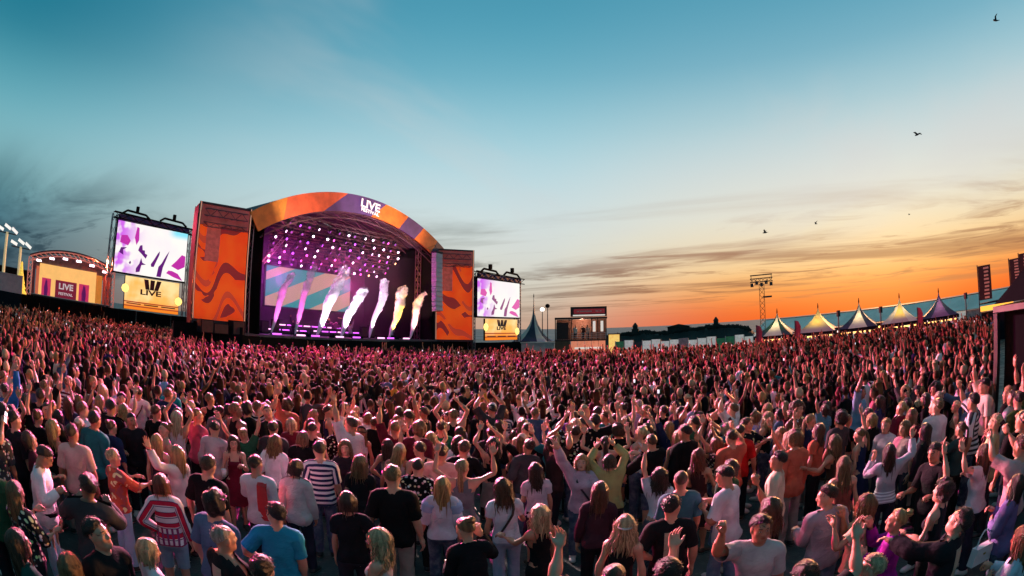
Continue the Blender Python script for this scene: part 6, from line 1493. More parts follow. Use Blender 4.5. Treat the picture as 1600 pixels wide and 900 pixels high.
 (3.25, 3.53, 'f', -45, 0.925, 'bun', BLD, 'shirt', (0.34, 0.02, 0.34), 'cloth', 'trousers', (0.03, 0.03, 0.05), 'cloth', {'armR': 'face', 'armL': 'chest', 'head': (8, 0, 0)}, 'blonde with a top bun in a vivid magenta purple jumper', 'magenta jumper woman'),
 (4.74, 5.46, 'f', 29, 0.936, 'long', DBR, 'shirt', (0.42, 0.44, 0.5), 'stripe_hem', 'trousers', (0.03, 0.03, 0.05), 'cloth', {'armR': 'up_bent', 'armL': 'face'}, 'woman in a pale grey jumper with white stripes at the hem, hands high', 'striped hem jumper woman'),
 (4.88, 4.63, 'm', -104, 0.985, 'short', BLK, 'tee', (0.012, 0.012, 0.014), 'cloth', 'trousers', (0.02, 0.02, 0.02), 'cloth', {'armR': 'cup', 'armL': 'cup', 'head': (-10, 0, 0)}, 'laughing dark-haired man in a black t-shirt turned from the stage', 'laughing black tee man'),
 (3.40, 2.89, 'm', -30, 0.987, 'short', BLK, 'jacket', (0.012, 0.014, 0.018), 'panel', 'trousers', (0.03, 0.03, 0.04), 'cloth', {'armR': 'down', 'armL': 'reach', 'head': (28, 0, 0)}, 'man in a dark gilet tipping his head back with one arm out', 'head back gilet man'),
 (4.65, 3.11, 'f', -16, 0.916, 'long', DBR, 'jacket', (0.16, 0.14, 0.32), 'cloth', 'trousers', (0.03, 0.04, 0.08), 'denim', {'armR': 'chest', 'armL': 'fold', 'head': (12, 0, 0)}, 'brown-haired woman in a violet blue denim jacket with a white handbag', 'violet jacket handbag woman'),
 (2.41, 2.81, 'f', -54, 0.956, 'short', PLB, 'tee', (0.34, 0.12, 0.12), 'cloth', 'trousers', (0.02, 0.02, 0.02), 'cloth', {'armR': 'down', 'armL': 'down', 'head': (8, 0, 0)}, 'pale cropped blonde in profile at the bottom edge below the magenta jumper', 'cropped blonde at edge'),
 (3.25, 5.99, 'm', -50, 0.996, 'short', BLK, 'tee', (0.66, 0.56, 0.4), 'cloth', 'trousers', (0.03, 0.03, 0.04), 'cloth', {'armR': 'down', 'armL': 'down', 'head': (4, 0, 0)}, 'dark-haired man in a cream t-shirt standing in profile', 'cream tee man'),
 (5.79, 5.83, 'f', -30, 0.945, 'long', BLK, 'jacket', (0.012, 0.012, 0.016), 'cloth', 'trousers', (0.02, 0.02, 0.02), 'cloth', {'armR': 'down', 'armL': 'down'}, 'tall woman with long black hair and long black coat in profile', 'black coat woman'),
 (5.70, 6.69, 'f', -125, 0.954, 'short', BLD, 'shirt', (0.7, 0.62, 0.64), 'cloth', 'trousers', (0.05, 0.05, 0.07), 'cloth', {'armR': 'down', 'armL': 'cup'}, 'person with blond hair and open white shirt facing the black coat woman', 'open white shirt person'),
 (5.73, 6.26, 'f', -98, 0.955, 'bob', LBR, 'tee', (0.55, 0.35, 0.34), 'cloth', 'trousers', (0.05, 0.05, 0.07), 'cloth', {'armR': 'down', 'armL': 'down'}, 'woman with fair bob and blush top between the open white shirt and black coat', 'blush top woman'),
 (6.25, 4.73, 'm', -25, 1.004, 'short', PLB, 'tee', (0.55, 0.5, 0.26), 'cloth', 'trousers', (0.05, 0.05, 0.06), 'cloth', {'armR': 'down', 'armL': 'down', 'head': (6, 0, 0)}, 'fair-haired man in a straw yellow t-shirt in profile', 'straw yellow tee man'),
 (6.04, 9.17, 'f', -17, 0.925, 'bob', BR, 'tee', (0.1, 0.3, 0.38), 'cloth', 'trousers', (0.03, 0.03, 0.05), 'cloth', {'armR': 'down', 'armL': 'up'}, 'woman in a light aqua top throwing one long bare arm up', 'aqua arm-up woman'),
 (4.59, 6.62, 'f', -27, 0.934, 'wavy', LBR, 'tank', (0.05, 0.03, 0.02), 'cloth', 'trousers', (0.02, 0.03, 0.03), 'cloth', {'armR': 'down', 'armL': 'side'}, 'light-brown-haired woman in a brown vest holding one arm low and out', 'brown vest woman'),
 (3.95, 5.41, 'f', 31, 0.946, 'long', LBR, 'tank', (0.25, 0.07, 0.05), 'cloth', 'trousers', (0.02, 0.05, 0.06), 'cloth', {'armR': 'down', 'armL': 'down'}, 'woman with straight light brown hair and rust vest above the hands-to-mouth woman', 'rust vest woman'),
 (3.69, 2.24, 'f', -11, 0.912, 'long', LBR, 'jacket', (0.5, 0.56, 0.66), 'cloth', 'trousers', (0.55, 0.58, 0.64), 'denim', {'armR': 'cup', 'armL': 'fold'}, 'woman in a pale blue denim jacket and white jeans at the right edge', 'pale denim woman'),
 (5.32, 3.54, 'm', -4, 1.026, 'short', BR, 'tee', (0.56, 0.42, 0.42), 'cloth', 'trousers', (0.03, 0.03, 0.04), 'cloth', {'armR': 'phone_up', 'armL': 'phone_up'}, 'man at the right edge lifting a phone in both bare arms', 'phone man at edge'),
 (5.25, 4.12, 'f', -18, 0.948, 'long', BR, 'tee', (0.6, 0.62, 0.66), 'cloth', 'trousers', (0.03, 0.03, 0.05), 'cloth', {'armR': 'chest', 'armL': 'up_bent'}, 'brown-haired woman in a white t-shirt clapping beside the laughing man', 'white tee clapping woman'),
 (4.01, 3.67, 'f', -22, 0.951, 'curly', DBR, 'tank', (0.02, 0.02, 0.025), 'cloth', 'trousers', (0.02, 0.02, 0.02), 'cloth', {'armR': 'up', 'armL': 'cup', 'head': (12, 0, 0)}, 'curly dark-haired woman in black vest with bare arm straight up', 'curly hair arm-up woman'),
 (6.29, 5.49, 'f', -11, 0.909, 'pony', BR, 'tee', (0.03, 0.06, 0.06), 'cloth', 'trousers', (0.02, 0.02, 0.02), 'cloth', {'armR': 'clap', 'armL': 'clap'}, 'ponytail woman in dark green clapping behind the laughing man', 'ponytail clapping woman'),
 (1.07, 3.29, 'm', 18, 1.037, 'short', BLK, 'tee', (0.02, 0.02, 0.03), 'cloth', 'trousers', (0.02, 0.02, 0.02), 'cloth', {'armR': 'down', 'armL': 'down'}, 'man whose black-haired head alone peeks in at the bottom below the tan panel', 'head at bottom edge'),
 (-1.72, 3.22, 'm', -18, 0.990, 'short', DBR, 'tee', (0.03, 0.02, 0.02), 'cloth', 'trousers', (0.02, 0.02, 0.02), 'cloth', {'armR': 'down', 'armL': 'down'}, 'dark-haired man at the bottom edge below the sky blue t-shirt', 'head below sky blue'),
 (0.67, 3.45, 'm', 11, 1.004, 'buzz', BR, 'tee', (0.08, 0.06, 0.05), 'cloth', 'trousers', (0.02, 0.02, 0.02), 'cloth', {'armR': 'up_bent', 'armL': 'up_bent'}, 'man below the frame whose two lifted hands show before the layered blonde', 'lifted hands man'),
 (1.87, 2.87, 'm', 23, 1.019, 'short', DBR, 'tee', (0.02, 0.02, 0.02), 'cloth', 'trousers', (0.02, 0.02, 0.02), 'cloth', {'armR': 'up_bent', 'armL': 'down'}, 'man at the bottom edge lifting one hand below the grey lilac shirt', 'hand lifting man'),
]
SKINS = [(.50, .245, .155), (.53, .28, .185), (.45, .215, .13), (.55, .31, .21), (.37, .175, .10), (.22, .11, .065)]
def phone_at(o, ps, hand, label, lit=True):
    k = 1 if hand == 'R' else -1
    m = o.matrix_basis @ bone_matrix(ps, 'hand' + hand)
    q = thing('phone', (0, 0, 0), 0, label, 'phone', 'phones held up in the crowd')
    s_ = Spec('m' if o.get('sx') == 'm' else 'f'); 
    loc = m @ Vector((k * (.800 + s_.da), .012, 1.396))
    rot = m.to_3x3().normalized().to_4x4()
    q.matrix_basis = Matrix.Translation(loc) @ rot
    MB().box((0, 0, 0), (.150, .074, .009)).build('case', LIP, q)
    MB().box((0, 0, -.0056), (.138, .066, .002)).build('screen', mat('phone_lit', (.7, .75, .8), .2, emis=(.9, .92, 1), estr=1.3, var=0) if lit else DKW, q)
FEAT_OBJ = []
n_hold = 0
for i, f in enumerate(FEATURED):
    x, y, sex, face, sc, hair, hc, top, tc, tm, bot, bc, bm_, pk, label, short = f
    rs = random.Random(i)
    pkw = {k: v for k, v in pk.items()}; pkw['rs'] = rs; pkw.setdefault('twist', rs.uniform(-6, 6)); pkw['stance'] = rs.choice([-.8, 0, .7]); pkw['bend'] = rs.uniform(-4, 4)
    near = math.hypot(x, y) < 5.2
    o, ps = make_person(x, y, face, sex, sc, pkw, top, tc, bot, bc, hair, hc, SKINS[rs.choice([0, 0, 1, 1, 2, 3, 3, 4])], label, 0 if near else 1, 'people in the festival crowd', None, tm, bm_, rs.choice([(.03, .03, .03), (.6, .58, .55), (.05, .03, .02)]), rs.choice([0, 1, 2]))
    o['sx'] = sex; FEAT_OBJ.append((o, ps, short, f))
    if 'phone' in str(pk.get('armR')) and i: phone_at(o, ps, 'R', 'phone held by the ' + short)
by = {s: (o, ps, f) for o, ps, s, f in FEAT_OBJ}
def hand_point(short, hand, off):
    o, ps, f = by[short]; k = 1 if hand == 'R' else -1
    return o.matrix_basis @ (bone_matrix(ps, 'hand' + hand) @ Vector((k * .80, off[0], off[1])))
# things held or worn by single people
p_ = hand_point('maroon dress woman', 'R', (.0, 1.385))
cup = thing('plastic_cup', p_ - Vector((0, 0, .05)), 0, 'white plastic cup in the hand of the woman in maroon', 'cup')
CUPM = mat('cup_white', (.75, .72, .70), .4); MB().lathe([(.030, 0), (.040, .11)], n=12).build('body', CUPM, cup, True); MB().lathe([(.042, .108), (.042, .116)], n=12).build('rim', CUPM, cup)
o_, ps_, f_ = by['violet jacket handbag woman']
hb = thing('handbag', o_.matrix_basis @ Vector((-.30, .14, .84)), -R(f_[3] + 20), 'small white handbag hanging beside the violet blue denim jacket', 'handbag')
HBM = mat('bag_white', (.72, .74, .76), .45, var=.05)
MB().prism([(-.15, 0), (.15, 0), (.12, .19), (-.12, .19)], -.045, .045).build('body', HBM, hb); MB().prism([(-.125, .10), (.125, .10), (.122, .195), (-.122, .195)], -.055, -.046).build('flap', HBM, hb); MB().box((0, -.058, .115), (.035, .006, .02)).build('clasp', CYM, hb)
MB().path([(-.10, 0, .19), (-.075, 0, .30), (-.03, 0, .36), (.03, 0, .36), (.075, 0, .30), (.10, 0, .19)], .009).build('handle', HBM, hb)
o_, ps_, f_ = by['white shirt man']
MB().lathe([(.175, -.022), (.175, .022)], n=20).build('belt', LIP, o_).location = (0, 0, .99); o_.children[-1].scale = (1, .72, 1)
o_, ps_, f_ = by['white tee red scarf man']
sc_ = thing('red_scarf', (0, 0, 0), 0, 'red scarf slung over the shoulder of the man beside the charcoal tee', 'scarf')
sc_.matrix_basis = o_.matrix_basis @ bone_matrix(ps_, 'chest')
sm_ = MB(); prev = None
for (yy, zz, w) in ((.155, 1.02, .05), (.15, 1.2, .055), (.12, 1.36, .06), (.05, 1.475, .06), (-.05, 1.485, .06), (-.13, 1.40, .065), (-.145, 1.2, .075), (-.14, .98, .085)):
    cur = [(.115 - w, yy, zz), (.115 + w, yy, zz - .015), (.115 + w, yy * .9, zz - .03), (.115 - w, yy * .9, zz - .02)]
    if prev: sm_.add(prev + cur, [(0, 1, 5, 4), (1, 2, 6, 5), (2, 3, 7, 6), (3, 0, 4, 7)])
    prev = cur
sm_.build('cloth', mat('scarf_red', (.55, .03, .03), .8), sc_)
MB().box((.115, -.14, .955), (.17, .02, .05)).build('fringe', mat('scarf_red', None), sc_)

def add_cap(o, ps, c, back=False):
    m_ = MB(); prof = []
    for j in range(6):
        t = j / 5 * math.pi / 2; prof.append((max(.006, .102 * math.cos(t)), 1.672 + .108 * math.sin(t)))
    m_.lathe(prof, n=14)
    m_.v = [(x * .93, y * 1.10 - .012, z) for x, y, z in m_.v]
    q = bpy.data.objects.new('cap', m_.mesh('cap', people_mat('cloth'), True)); COL.objects.link(q); q.parent = o; q.color = col4(c); q.matrix_local = bone_matrix(ps, 'head')
    k = -1 if back else 1; n = 9; vs = []
    for j in range(n):
        a = -1.05 + 2.1 * j / (n - 1); vs += [(.094 * math.sin(a), k * (.085 * math.cos(a) + .012), 1.688), (.088 * math.sin(a), k * (.150 * math.cos(a) + .028), 1.676), (.088 * math.sin(a), k * (.150 * math.cos(a) + .028), 1.669), (.094 * math.sin(a), k * (.085 * math.cos(a) + .012), 1.679)]
    fs = []
    for j in range(n - 1):
        for i in range(4): fs.append((j * 4 + i, j * 4 + 4 + i, j * 4 + 4 + (i + 1) % 4, j * 4 + (i + 1) % 4))
    b = MB().add(vs, fs); r_ = bpy.data.objects.new('brim', b.mesh('brim', people_mat('cloth'))); COL.objects.link(r_); r_.parent = q; r_.color = col4(c)
add_cap(*by['layered pale blonde'][:2], (.55, .50, .46), True)
o_, ps_, f_ = by['ruffle sleeve blonde']
for n_, k in (('R', 1), ('L', -1)):
    vs = []; fs = []; cx_ = k * (Spec('f').sh + .055)
    for j in range(9):
        t = j / 8; rr = .062 + .034 * math.sin(t * math.pi) ** .7 + (.012 if j in (3, 7) else 0)
        for i in range(14):
            a = 2 * math.pi * i / 14; r3 = rr * (1 + .10 * math.sin(a * 5 + j)); vs.append((cx_ + k * (t - .45) * .19, r3 * math.cos(a) - .004, 1.422 + r3 * math.sin(a)))
    for j in range(8):
        for i in range(14): q4 = (j * 14 + i, j * 14 + (i + 1) % 14, j * 14 + 14 + (i + 1) % 14, j * 14 + 14 + i); fs.append(q4 if k < 0 else q4[::-1])
    m_ = MB().add(vs, fs).mesh('ruffle_sleeve', people_mat('cloth'), True); q = bpy.data.objects.new('ruffle_sleeve', m_); COL.objects.link(q); q.parent = o_; q.color = (.36, .50, .74, 1); q.matrix_local = bone_matrix(ps_, 'upper' + n_)
def add_bag(short, c, cname):
    o, ps, f = by[short]; b_ = thing('shoulder_bag', (0, 0, 0), 0, '%s shoulder bag worn crosswise by the %s' % (cname, short), 'bag', 'shoulder bags in the crowd')
    b_.matrix_basis = o.matrix_basis @ bone_matrix(ps, 'chest'); m_ = mat('bag_' + cname, c, .6); n = 22; vs = []; fs = []
    for i in range(n):
        a = 2 * math.pi * i / n; X = .175 * math.cos(a); Y = .150 * math.sin(a) + .0; Z = 1.20 + .27 * math.cos(a)
        if X > .08: X = .08 + (X - .08) * .35
        for du, dr in ((-.016, 0), (.016, 0), (.016, .008), (-.016, .008)): vs.append((X * (1 + dr * 5) + du * .7, Y * (1 + dr * 5), Z - du * .6))
    for i in range(n):
        for q in range(4): fs.append((i * 4 + q, i * 4 + (q + 1) % 4, (i + 1) % n * 4 + (q + 1) % 4, (i + 1) % n * 4 + q))
    MB().add(vs, fs).build('strap', m_, b_); MB().prism([(-.11, -.09), (.11, -.09), (.10, .08), (-.10, .08)], -.035, .035).build('body', m_, b_, loc=(-.21, .02, .93)).rotation_euler = (0, 0, R(80))
for sh_, c_, cn_ in (('white tee denim woman', (.02, .015, .015), 'black'), ('aqua top woman', (.10, .05, .025), 'brown'), ('dark grey', None, None), ('pink jacket blonde', (.02, .02, .03), 'navy'), ('charcoal tee man', (.08, .08, .07), 'grey'), ('green t-shirt man', (.015, .015, .015), 'black'), ('white tee man by turquoise', (.05, .03, .02), 'brown')):
    if sh_ in by: add_bag(sh_, c_, cn_)
# ---------------------------------------------------------------- fill the rest of the near crowd, one person at a time
CNAMES = {'white': (.78, .74, .75), 'black': (.007, .007, .008), 'grey': (.20, .20, .21), 'navy': (.02, .03, .09), 'denim blue': (.08, .14, .24), 'cream': (.62, .54, .42), 'pale pink': (.62, .40, .42), 'burgundy': (.14, .015, .03), 'olive': (.08, .09, .03), 'teal': (.02, .20, .22), 'lilac': (.42, .36, .55), 'coral': (.60, .15, .09), 'mustard': (.45, .28, .04), 'charcoal': (.05, .05, .055), 'sky blue': (.20, .38, .55), 'forest green': (.02, .09, .045), 'brown': (.09, .05, .03), 'rose': (.45, .10, .16)}
CW_ = ['white'] * 8 + ['black'] * 27 + ['charcoal'] * 5 + ['grey'] * 3 + ['navy'] * 4 + ['denim blue'] * 2 + ['cream'] * 2 + ['pale pink'] * 1 + ['burgundy'] * 3 + ['olive'] + ['teal'] + ['lilac'] + ['coral', 'mustard', 'sky blue', 'forest green', 'brown', 'brown', 'rose']
HN = {'short': 'short', 'buzz': 'cropped', 'quiff': 'swept', 'curly': 'curly', 'long': 'long', 'wavy': 'wavy', 'bob': 'bobbed', 'pony': 'ponytailed', 'bun': 'bun-tied'}
HCN = [('black', BLK), ('dark brown', DBR), ('brown', BR), ('light brown', LBR), ('blonde', BLD), ('pale blonde', PLB)]
GN = {'tee': 't-shirt', 'tank': 'vest', 'crop': 'crop top', 'shirt': 'shirt', 'jacket': 'jacket', 'blouse': 'blouse', 'dress': 'dress'}
APH = {('down', 'down2'): 'arms down', ('up', 'down'): 'one arm up', ('down', 'up'): 'one arm up', ('up', 'up'): 'both arms up', ('up_wide', 'up_wide'): 'arms spread high', ('up_bent', 'up_bent'): 'hands raised', ('overhead', 'overhead'): 'clapping overhead', ('phone_up', 'down'): 'filming', ('cup', 'down'): 'forearm out', ('clap', 'clap'): 'clapping', ('point', 'down'): 'pointing ahead', ('fist', 'down'): 'fist raised', ('hip', 'down'): 'hand on hip', ('wave', 'down'): 'waving'}
APW = [('down', 'down2')] * 30 + [('up', 'down')] * 3 + [('down', 'up')] * 3 + [('up', 'up')] * 3 + [('up_wide', 'up_wide')] * 2 + [('up_bent', 'up_bent')] * 2 + [('overhead', 'overhead')] * 2 + [('phone_up', 'down')] * 2 + [('cup', 'down')] * 3 + [('clap', 'clap')] * 2 + [('point', 'down')] * 1 + [('fist', 'down')] + [('hip', 'down')] + [('wave', 'down')]
# outline of the crowd field
FIELD = [pol(-64, 51), pol(-56, 52), pol(-36.5, 52), pol(-35.5, 36.6), pol(-28, 36.4), pol(-20, 40), pol(-10, 44), pol(0, 44.5), pol(12, 44.5), pol(24, 44), pol(27.5, 45), pol(37, 45.5), pol(46, 46), pol(52.6, 42), pol(52.4, 11.5), (8.2, 6.4), (8.2, 2.0), pol(68, 7), (0.5, -1.0), pol(-68, 8)]
def inside(x, y):
    c = False; n = len(FIELD)
    for i in range(n):
        (x1, y1), (x2, y2) = FIELD[i], FIELD[i - 1]
        if (y1 > y) != (y2 > y) and x < (x2 - x1) * (y - y1) / (y2 - y1) + x1: c = not c
    return c
FPOL = [(math.hypot(f[0], f[1]), math.degrees(math.atan2(f[0], f[1]))) for f in FEATURED]
cand = []; r5 = random.Random(42); stp = .63
fx = np.array([[f[0], f[1]] for f in FEATURED])
for ix in range(-85, 90):
    for iy in range(-3, 96):
        x = (ix + (.5 if iy % 2 else 0) + r5.uniform(-.33, .33)) * stp; y = (iy + r5.uniform(-.33, .33)) * stp * .9
        d = math.hypot(x, y); az = math.degrees(math.atan2(x, y))
        if d < 4.1 or abs(az) > 66 or not inside(x, y): continue
        if d < 22 and np.min(np.hypot(fx[:, 0] - x, fx[:, 1] - y)) < (.52 if d < 8 else .44): continue
        if d < 8 and any(0 < fd_ - d < 1.7 and abs(az - fa_) * math.pi / 180 * d < .27 for fd_, fa_ in FPOL): continue      # keep the chosen people in view
        if -13 < az < -5 and d < 5.6: continue            # the strip of open floor in front
        if d > 30 and r5.random() < .20: continue
        if d > 9 and math.sin(x * .9 + 2 * math.sin(y * .4)) * math.sin(y * 1.1 + x * .23) > .72 and r5.random() < .7: continue
        cand.append((d, x, y, az))
cand.sort()
N_PEOPLE = 300 - len(FEATURED) - 3
near_c, far_c = cand[:N_PEOPLE], cand[N_PEOPLE:]
labels = set(f[14] for f in FEATURED)
for i, (d, x, y, az) in enumerate(near_c):
    q = random.Random(900 + i)
    # whom the eye finds beside this one
    j = int(np.argmin(np.hypot(fx[:, 0] - x, fx[:, 1] - y))); ft = FEATURED[j]; fd = math.hypot(ft[0], ft[1]); da = ((az - math.degrees(math.atan2(ft[0], ft[1]))) * math.pi / 180) * d
    rel = ('behind the' if d > fd else 'in front of the') if abs(d - fd) > abs(da) else ('right of the' if da > 0 else 'left of the')
    for tr in range(60):
        sex = 'f' if q.random() < .56 else 'm'
        arms = q.choice(APW if d > 7.5 else APW[:30] + APW[42:]); cn = q.choice(CW_); hcn, hc = q.choice(HCN[:4] if sex == 'm' else HCN[1:]) if q.random() < .9 else HCN[0]
        hair = q.choice(['short', 'short', 'short', 'quiff', 'buzz', 'curly'] if sex == 'm' else ['long', 'long', 'wavy', 'wavy', 'bob', 'bob', 'pony', 'bun'])
        top = q.choice(['tee', 'tee', 'tee', 'tee', 'shirt', 'shirt', 'tank', 'jacket'] if sex == 'm' else ['tee', 'tee', 'crop', 'tank', 'tank', 'blouse', 'shirt', 'jacket', 'dress'])
        if top in ('shirt', 'jacket') and (arms[0] in ('up', 'up_wide', 'overhead', 'up_bent', 'fist', 'wave', 'phone_up', 'point') or arms[1] == 'up'): top = 'tee'
        capc = q.choice(['white', 'black', 'red', 'cream']) if hair in ('short', 'buzz', 'long', 'pony') and q.random() < .10 else None
        hairp = '%s cap' % capc if capc else '%s %s hair' % (HN[hair], hcn) if hair not in ('pony', 'bun') else ('%s ponytail' % hcn if hair == 'pony' else '%s hair bun' % hcn)
        label = '%s with %s, %s %s, %s, %s %s' % ('man' if sex == 'm' else 'woman', hairp, cn, GN[top], APH[arms], rel, ft[15])
        if len(label.split()) > 16: label = '%s with %s, %s %s, %s %s' % ('man' if sex == 'm' else 'woman', hairp, cn, GN[top], rel, ft[15])
        if len(label.split()) <= 16 and label not in labels: break
    labels.add(label)
    v = q.randrange(2); pkey = '%s_%s_%s_%d' % (sex, arms[0], arms[1], v); pr = random.Random(hash(len(pkey)) + v * 77 + len(arms[0]))
    toward = math.degrees(math.atan2(-13 - x, 44 - y)); face = toward + q.gauss(0, 20)
    if q.random() < .10: face += q.choice([-110, 120, 150, -150])
    pkw = dict(armR=arms[0], armL=arms[1], head=(pr.uniform(-6, 10), pr.uniform(-28, 28), pr.uniform(-6, 6)), lean=pr.uniform(-2, 5), bend=pr.uniform(-5, 5), twist=pr.uniform(-9, 9), stance=pr.choice([-.8, 0, .8]), rs=pr)
    sc = (q.gauss(1.03, .035) if sex == 'm' else q.gauss(.955, .033)); sc = min(1.10, max(.89, sc))
    bot = 'skirt' if top == 'dress' else q.choice(['trousers', 'trousers', 'trousers', 'shorts'] if sex == 'm' else ['trousers', 'trousers', 'leggings', 'skirt', 'shorts'])
    jit = q.uniform(.8, 1.15); tc = tuple(min(.8, c * jit) for c in CNAMES[cn]); bc = tc if top == 'dress' else q.choice([(.02, .02, .025), (.03, .045, .09), (.05, .08, .15), (.02, .02, .02), (.30, .28, .25)])
    tm = 'cloth' if q.random() < .82 else q.choice(['floral', 'print', 'print', 'floral', 'floral', 'stripe_h']) if top in ('tee', 'blouse', 'dress', 'shirt') and cn not in ('white',) else 'cloth'
    o, ps = make_person(x, y, face, sex, sc, pkw, top, tc, bot, bc, hair, tuple(c * q.uniform(.85, 1.15) for c in hc), q.choice(SKINS[:5] + SKINS[:4] + SKINS[5:] * (q.random() < .4)), label, 1, 'people in the festival crowd', pkey, tm, 'denim' if bc[2] > .08 and bc[0] < .1 else 'cloth', q.choice([(.03, .03, .03), (.6, .58, .55)]), q.randrange(3))
    o['sx'] = sex
    if capc: add_cap(o, ps, {'white': (.72, .70, .68), 'black': (.012, .012, .014), 'red': (.45, .02, .025), 'cream': (.55, .48, .38)}[capc], q.random() < .3)
    if arms[0] == 'phone_up':
        n_hold += 1; phone_at(o, ps, 'R', ' '.join(('phone filmed with by the %s-haired %s %s %s' % (hcn.replace(' ', '-'), 'man' if sex == 'm' else 'woman', rel, ft[15])).split()[:16]))
# performers on the main stage deck
for (s, d_, sex, arms, tc, label, hair, face) in ((15.3, 4.0, 'm', ('phone', 'up'), (.5, .45, .5), 'performer in pale clothes singing at the middle of the main stage', 'short', 128), (20.2, 2.6, 'm', ('cup', 'chest'), (.45, .35, .6), 'performer in lilac white between the golden and the last smoke jet', 'long', 120), (8.1, 4.6, 'f', ('up', 'hip'), (.05, .02, .06), 'performer in dark clothes left of the middle near the second jet', 'long', 140)):
    w_ = SW(s, d_, 2.135)
    make_person(w_.x, w_.y, face, sex, 1.03, dict(armR=arms[0], armL=arms[1]), 'shirt', tc, 'trousers', (.03, .03, .04), hair, DBR, SKINS[1], label, 1, 'performers on the main stage', None, 'cloth', 'cloth', z0=w_.z)
for (x_, y_, face, tc, label) in ((1.3, 1.0, 190, (.6, .55, .5), 'guest in a pale shirt at the rail of the viewing deck, nearest its side screen'), (3.4, 1.1, 200, (.7, .66, .62), 'guest in white left of the centre posts of the viewing deck'), (4.7, 1.6, 170, (.06, .03, .03), 'guest in dark clothes in the middle of the viewing deck'), (5.5, 1.0, 185, (.55, .42, .36), 'guest in beige right of the middle of the viewing deck')):
    w_ = dk.matrix_basis @ Vector((x_, y_, 2.165))
    make_person(w_.x, w_.y, face - 0, 'm', 1.03, dict(armR='cup', armL='down'), 'shirt', tc, 'trousers', (.03, .03, .04), 'short', BR, SKINS[0], label, 1, 'guests on the viewing deck', 'guest', 'cloth', 'cloth', z0=w_.z)

# ---------------------------------------------------------------- the far crowd as one mass of small figures
def low_figure(sex, arms, seed):
    s = Spec(sex); V = []; F = []; role = []
    def tube(rings, n, rl, cap=True):
        b = len(V)
        for (c, rx, ry, ax), q in zip(rings, range(len(rings))):
            for k in range(n):
                a = 2 * math.pi * k / n + .3
                p = (c[0] + rx * math.cos(a), c[1] + ry * math.sin(a), c[2]) if ax == 'z' else (c[0], c[1] + rx * math.cos(a), c[2] + ry * math.sin(a))
                V.append(p); role.append(rl if not isinstance(rl, (list, tuple)) else rl[q])
        for j in range(len(rings) - 1):
            for k in range(n):
                i0, i1 = b + j * n + k, b + j * n + (k + 1) % n
                F.append((i0, i1, i1 + n)); F.append((i0, i1 + n, i0 + n))
        if cap:
            for e in (0, len(rings) - 1):
                for k in range(1, n - 1): F.append((b + e * n, b + e * n + k, b + e * n + k + 1))
    f = 1.0 if sex == 'm' else .88
    tube([((0, 0, .84), .165, .125, 'z'), ((0, 0, 1.0), .15 * f, .11, 'z'), ((0, 0, 1.14), .14 * f, .105, 'z'), ((0, .01, 1.30), .165 * f, .125, 'z'), ((0, -.01, 1.42), .15 * f, .085, 'z'), ((0, -.02, 1.48), .065, .06, 'z')], 6, 2)
    for k in (1, -1):
        tube([((k * .09, 0, .93), .09, .10, 'z'), ((k * .112, 0, .5), .06, .065, 'z'), ((k * .125, 0, .04), .05, .07, 'z')], 4, 3, False)
        d = s.da; sl = q_.choice([0, 1]) if False else (seed % 2)
        tube([((k * (s.sh - .03), 0, 1.42), .055, .06, 'x'), ((k * (.33 + d), 0, 1.42), .056 * f, .056 * f, 'x'), ((k * (.455 + d), 0, 1.425), .042 * f, .042 * f, 'x'), ((k * (.70 + d), 0, 1.425), .032, .030, 'x'), ((k * (.78 + d), 0, 1.424), .045, .018, 'x'), ((k * (.885 + d), 0, 1.422), .030, .010, 'x')], 4, [2, 2, 2 if sl else 0, 2 if sl else 0, 0, 0])
    tube([((0, -.02, 1.44), .055, .055, 'z'), ((0, -.012, 1.56), .052, .055, 'z')], 4, 0, False)
    b = len(V); nl, nt = 6, 5
    for j in range(nt + 1):
        t = math.pi * j / nt
        for k in range(nl):
            a = 2 * math.pi * k / nl; x_, y_, z_ = math.sin(t) * math.cos(a), math.sin(t) * math.sin(a), math.cos(t)
            hr = not (y_ > .25 and z_ < .45) and not (z_ < -.35)
            g = 1.12 if hr else 1.0
            V.append((.078 * g * x_, -.005 + .100 * g * y_, 1.648 + .118 * g * z_ + (.0))); role.append(1 if hr else 0)
    for j in range(nt):
        for k in range(nl):
            i0, i1 = b + j * nl + k, b + j * nl + (k + 1) % nl; F.append((i0, i0 + nl, i1 + nl)); F.append((i0, i1 + nl, i1))
    if sex == 'f':
        tube([((0, -.05, 1.70), .088, .075, 'z'), ((0, -.075, 1.56), .092, .055, 'z'), ((0, -.10, 1.34), .075, .035, 'z')], 6, 1)
    V = np.array(V); ps = pose(s, arms[0], arms[1], lean=(seed * 37) % 7 - 2, twist=(seed * 53) % 21 - 10, bend=(seed * 29) % 9 - 4, head=((seed * 17) % 15 - 4, (seed * 41) % 60 - 30, (seed * 13) % 13 - 6), stance=((seed * 7) % 3 - 1) * .8, rs=random.Random(seed))
    W_ = weights(V, s); Vp = deform(V, W_, ps)
    return Vp, np.array(F), np.array(role)
q_ = random.Random(3)
AFAR = [('down', 'down2')] * 17 + [('clap', 'clap')] * 2 + [('cup', 'down'), ('up_bent', 'up_bent'), ('up_bent', 'down'), ('phone_up', 'down'), ('up', 'down'), ('up_wide', 'up_wide'), ('overhead', 'overhead'), ('wave', 'down'), ('down', 'up'), ('face', 'down')]
FIG_ = [low_figure('mf'[i % 2], AFAR[(i * 7) % len(AFAR)], i) for i in range(32)]
allV, allF, allC, allA = [], [], [], []; off = 0
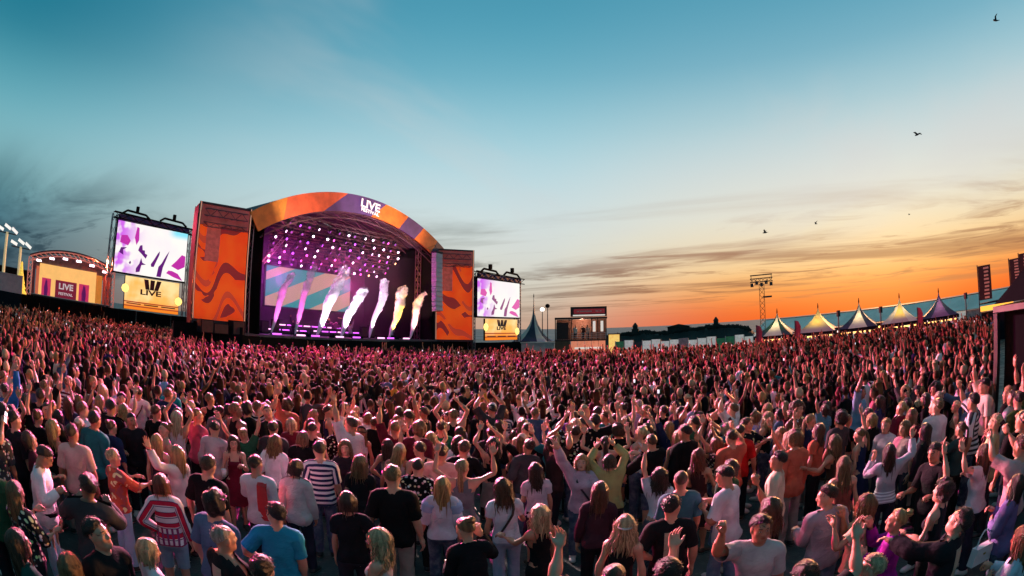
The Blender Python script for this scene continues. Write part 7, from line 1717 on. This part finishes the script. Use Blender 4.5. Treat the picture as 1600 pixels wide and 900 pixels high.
tops = [CNAMES[c] for c in CW_ if c not in ('white', 'cream', 'pale pink', 'grey')] + [CNAMES['black']] * 46 + [CNAMES['white']] * 7 + [CNAMES['cream']] * 2 + [CNAMES['pale pink']] * 2; hairs = [BLK, BLK, BLK, DBR, DBR, DBR, BR, BR, LBR, BLD, PLB]
for (d, x, y, az) in far_c:
    Vp, Fp, ro = FIG_[q_.randrange(len(FIG_))]
    toward = math.atan2(-13 - x, 44 - y) + q_.gauss(0, .35); c, s_ = math.cos(-toward), math.sin(-toward); sc = q_.gauss(.985, .06)
    P = Vp * sc; X = P[:, 0] * c - P[:, 1] * s_ + x; Y = P[:, 0] * s_ + P[:, 1] * c + y
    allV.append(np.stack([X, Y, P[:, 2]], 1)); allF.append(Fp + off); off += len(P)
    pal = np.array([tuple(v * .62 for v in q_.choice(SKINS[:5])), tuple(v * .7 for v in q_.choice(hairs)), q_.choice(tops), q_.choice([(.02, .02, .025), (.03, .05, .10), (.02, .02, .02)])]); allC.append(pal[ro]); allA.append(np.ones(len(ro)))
    if q_.random() < .02:        # a lit phone held up
        pc = np.array([x + q_.uniform(-.15, .15) + .25 * math.sin(toward), y + .25 * math.cos(toward), 1.78 * sc + q_.uniform(-.05, .2)]); bx = MB().box((0, 0, 0), (.05, .012, .09), toward if False else -toward)
        allV.append(np.array(bx.v) + pc); qf = np.array(bx.f); allF.append(np.concatenate([qf[:, [0, 1, 2]], qf[:, [0, 2, 3]]]) + off); off += 8; allC.append(np.tile([[.8, .82, .9]], (8, 1))); allA.append(np.zeros(8))
cm = quads_mesh('crowd', np.concatenate(allV), np.concatenate(allF))
ca_ = cm.color_attributes.new('tint', 'FLOAT_COLOR', 'POINT'); cc_ = np.concatenate(allC); ca_.data.foreach_set('color', np.concatenate([cc_, np.concatenate(allA)[:, None]], 1).astype(np.float32).ravel())
def crowd_mat():
    m = bpy.data.materials.new('crowd_mat'); m.use_nodes = True; t = m.node_tree; t.nodes.clear(); N = NT(t)
    b = N.n('ShaderNodeBsdfPrincipled'); o = N.n('ShaderNodeOutputMaterial'); t.links.new(b.outputs[0], o.inputs[0])
    a = N.n('ShaderNodeAttribute', attribute_name='tint'); N.put(b.inputs['Base Color'], a.outputs['Color']); b.inputs['Roughness'].default_value = .8; b.inputs['Specular IOR Level'].default_value = .15; N.put(b.inputs['Emission Color'], a.outputs['Color']); N.put(b.inputs['Emission Strength'], N.math('MULTIPLY', N.math('SUBTRACT', 1.0, a.outputs['Alpha']), .9)); return m
cm.materials.append(crowd_mat())
co_ = bpy.data.objects.new('crowd', cm); COL.objects.link(co_); struct(co_, 'stuff'); co_['label'] = 'dense far crowd filling the ground up to the stage and the tents'
print('people', len(FEATURED) + len(near_c), 'far', len(far_c), 'far from', far_c[0][0], 'crowd tris', len(cm.polygons))
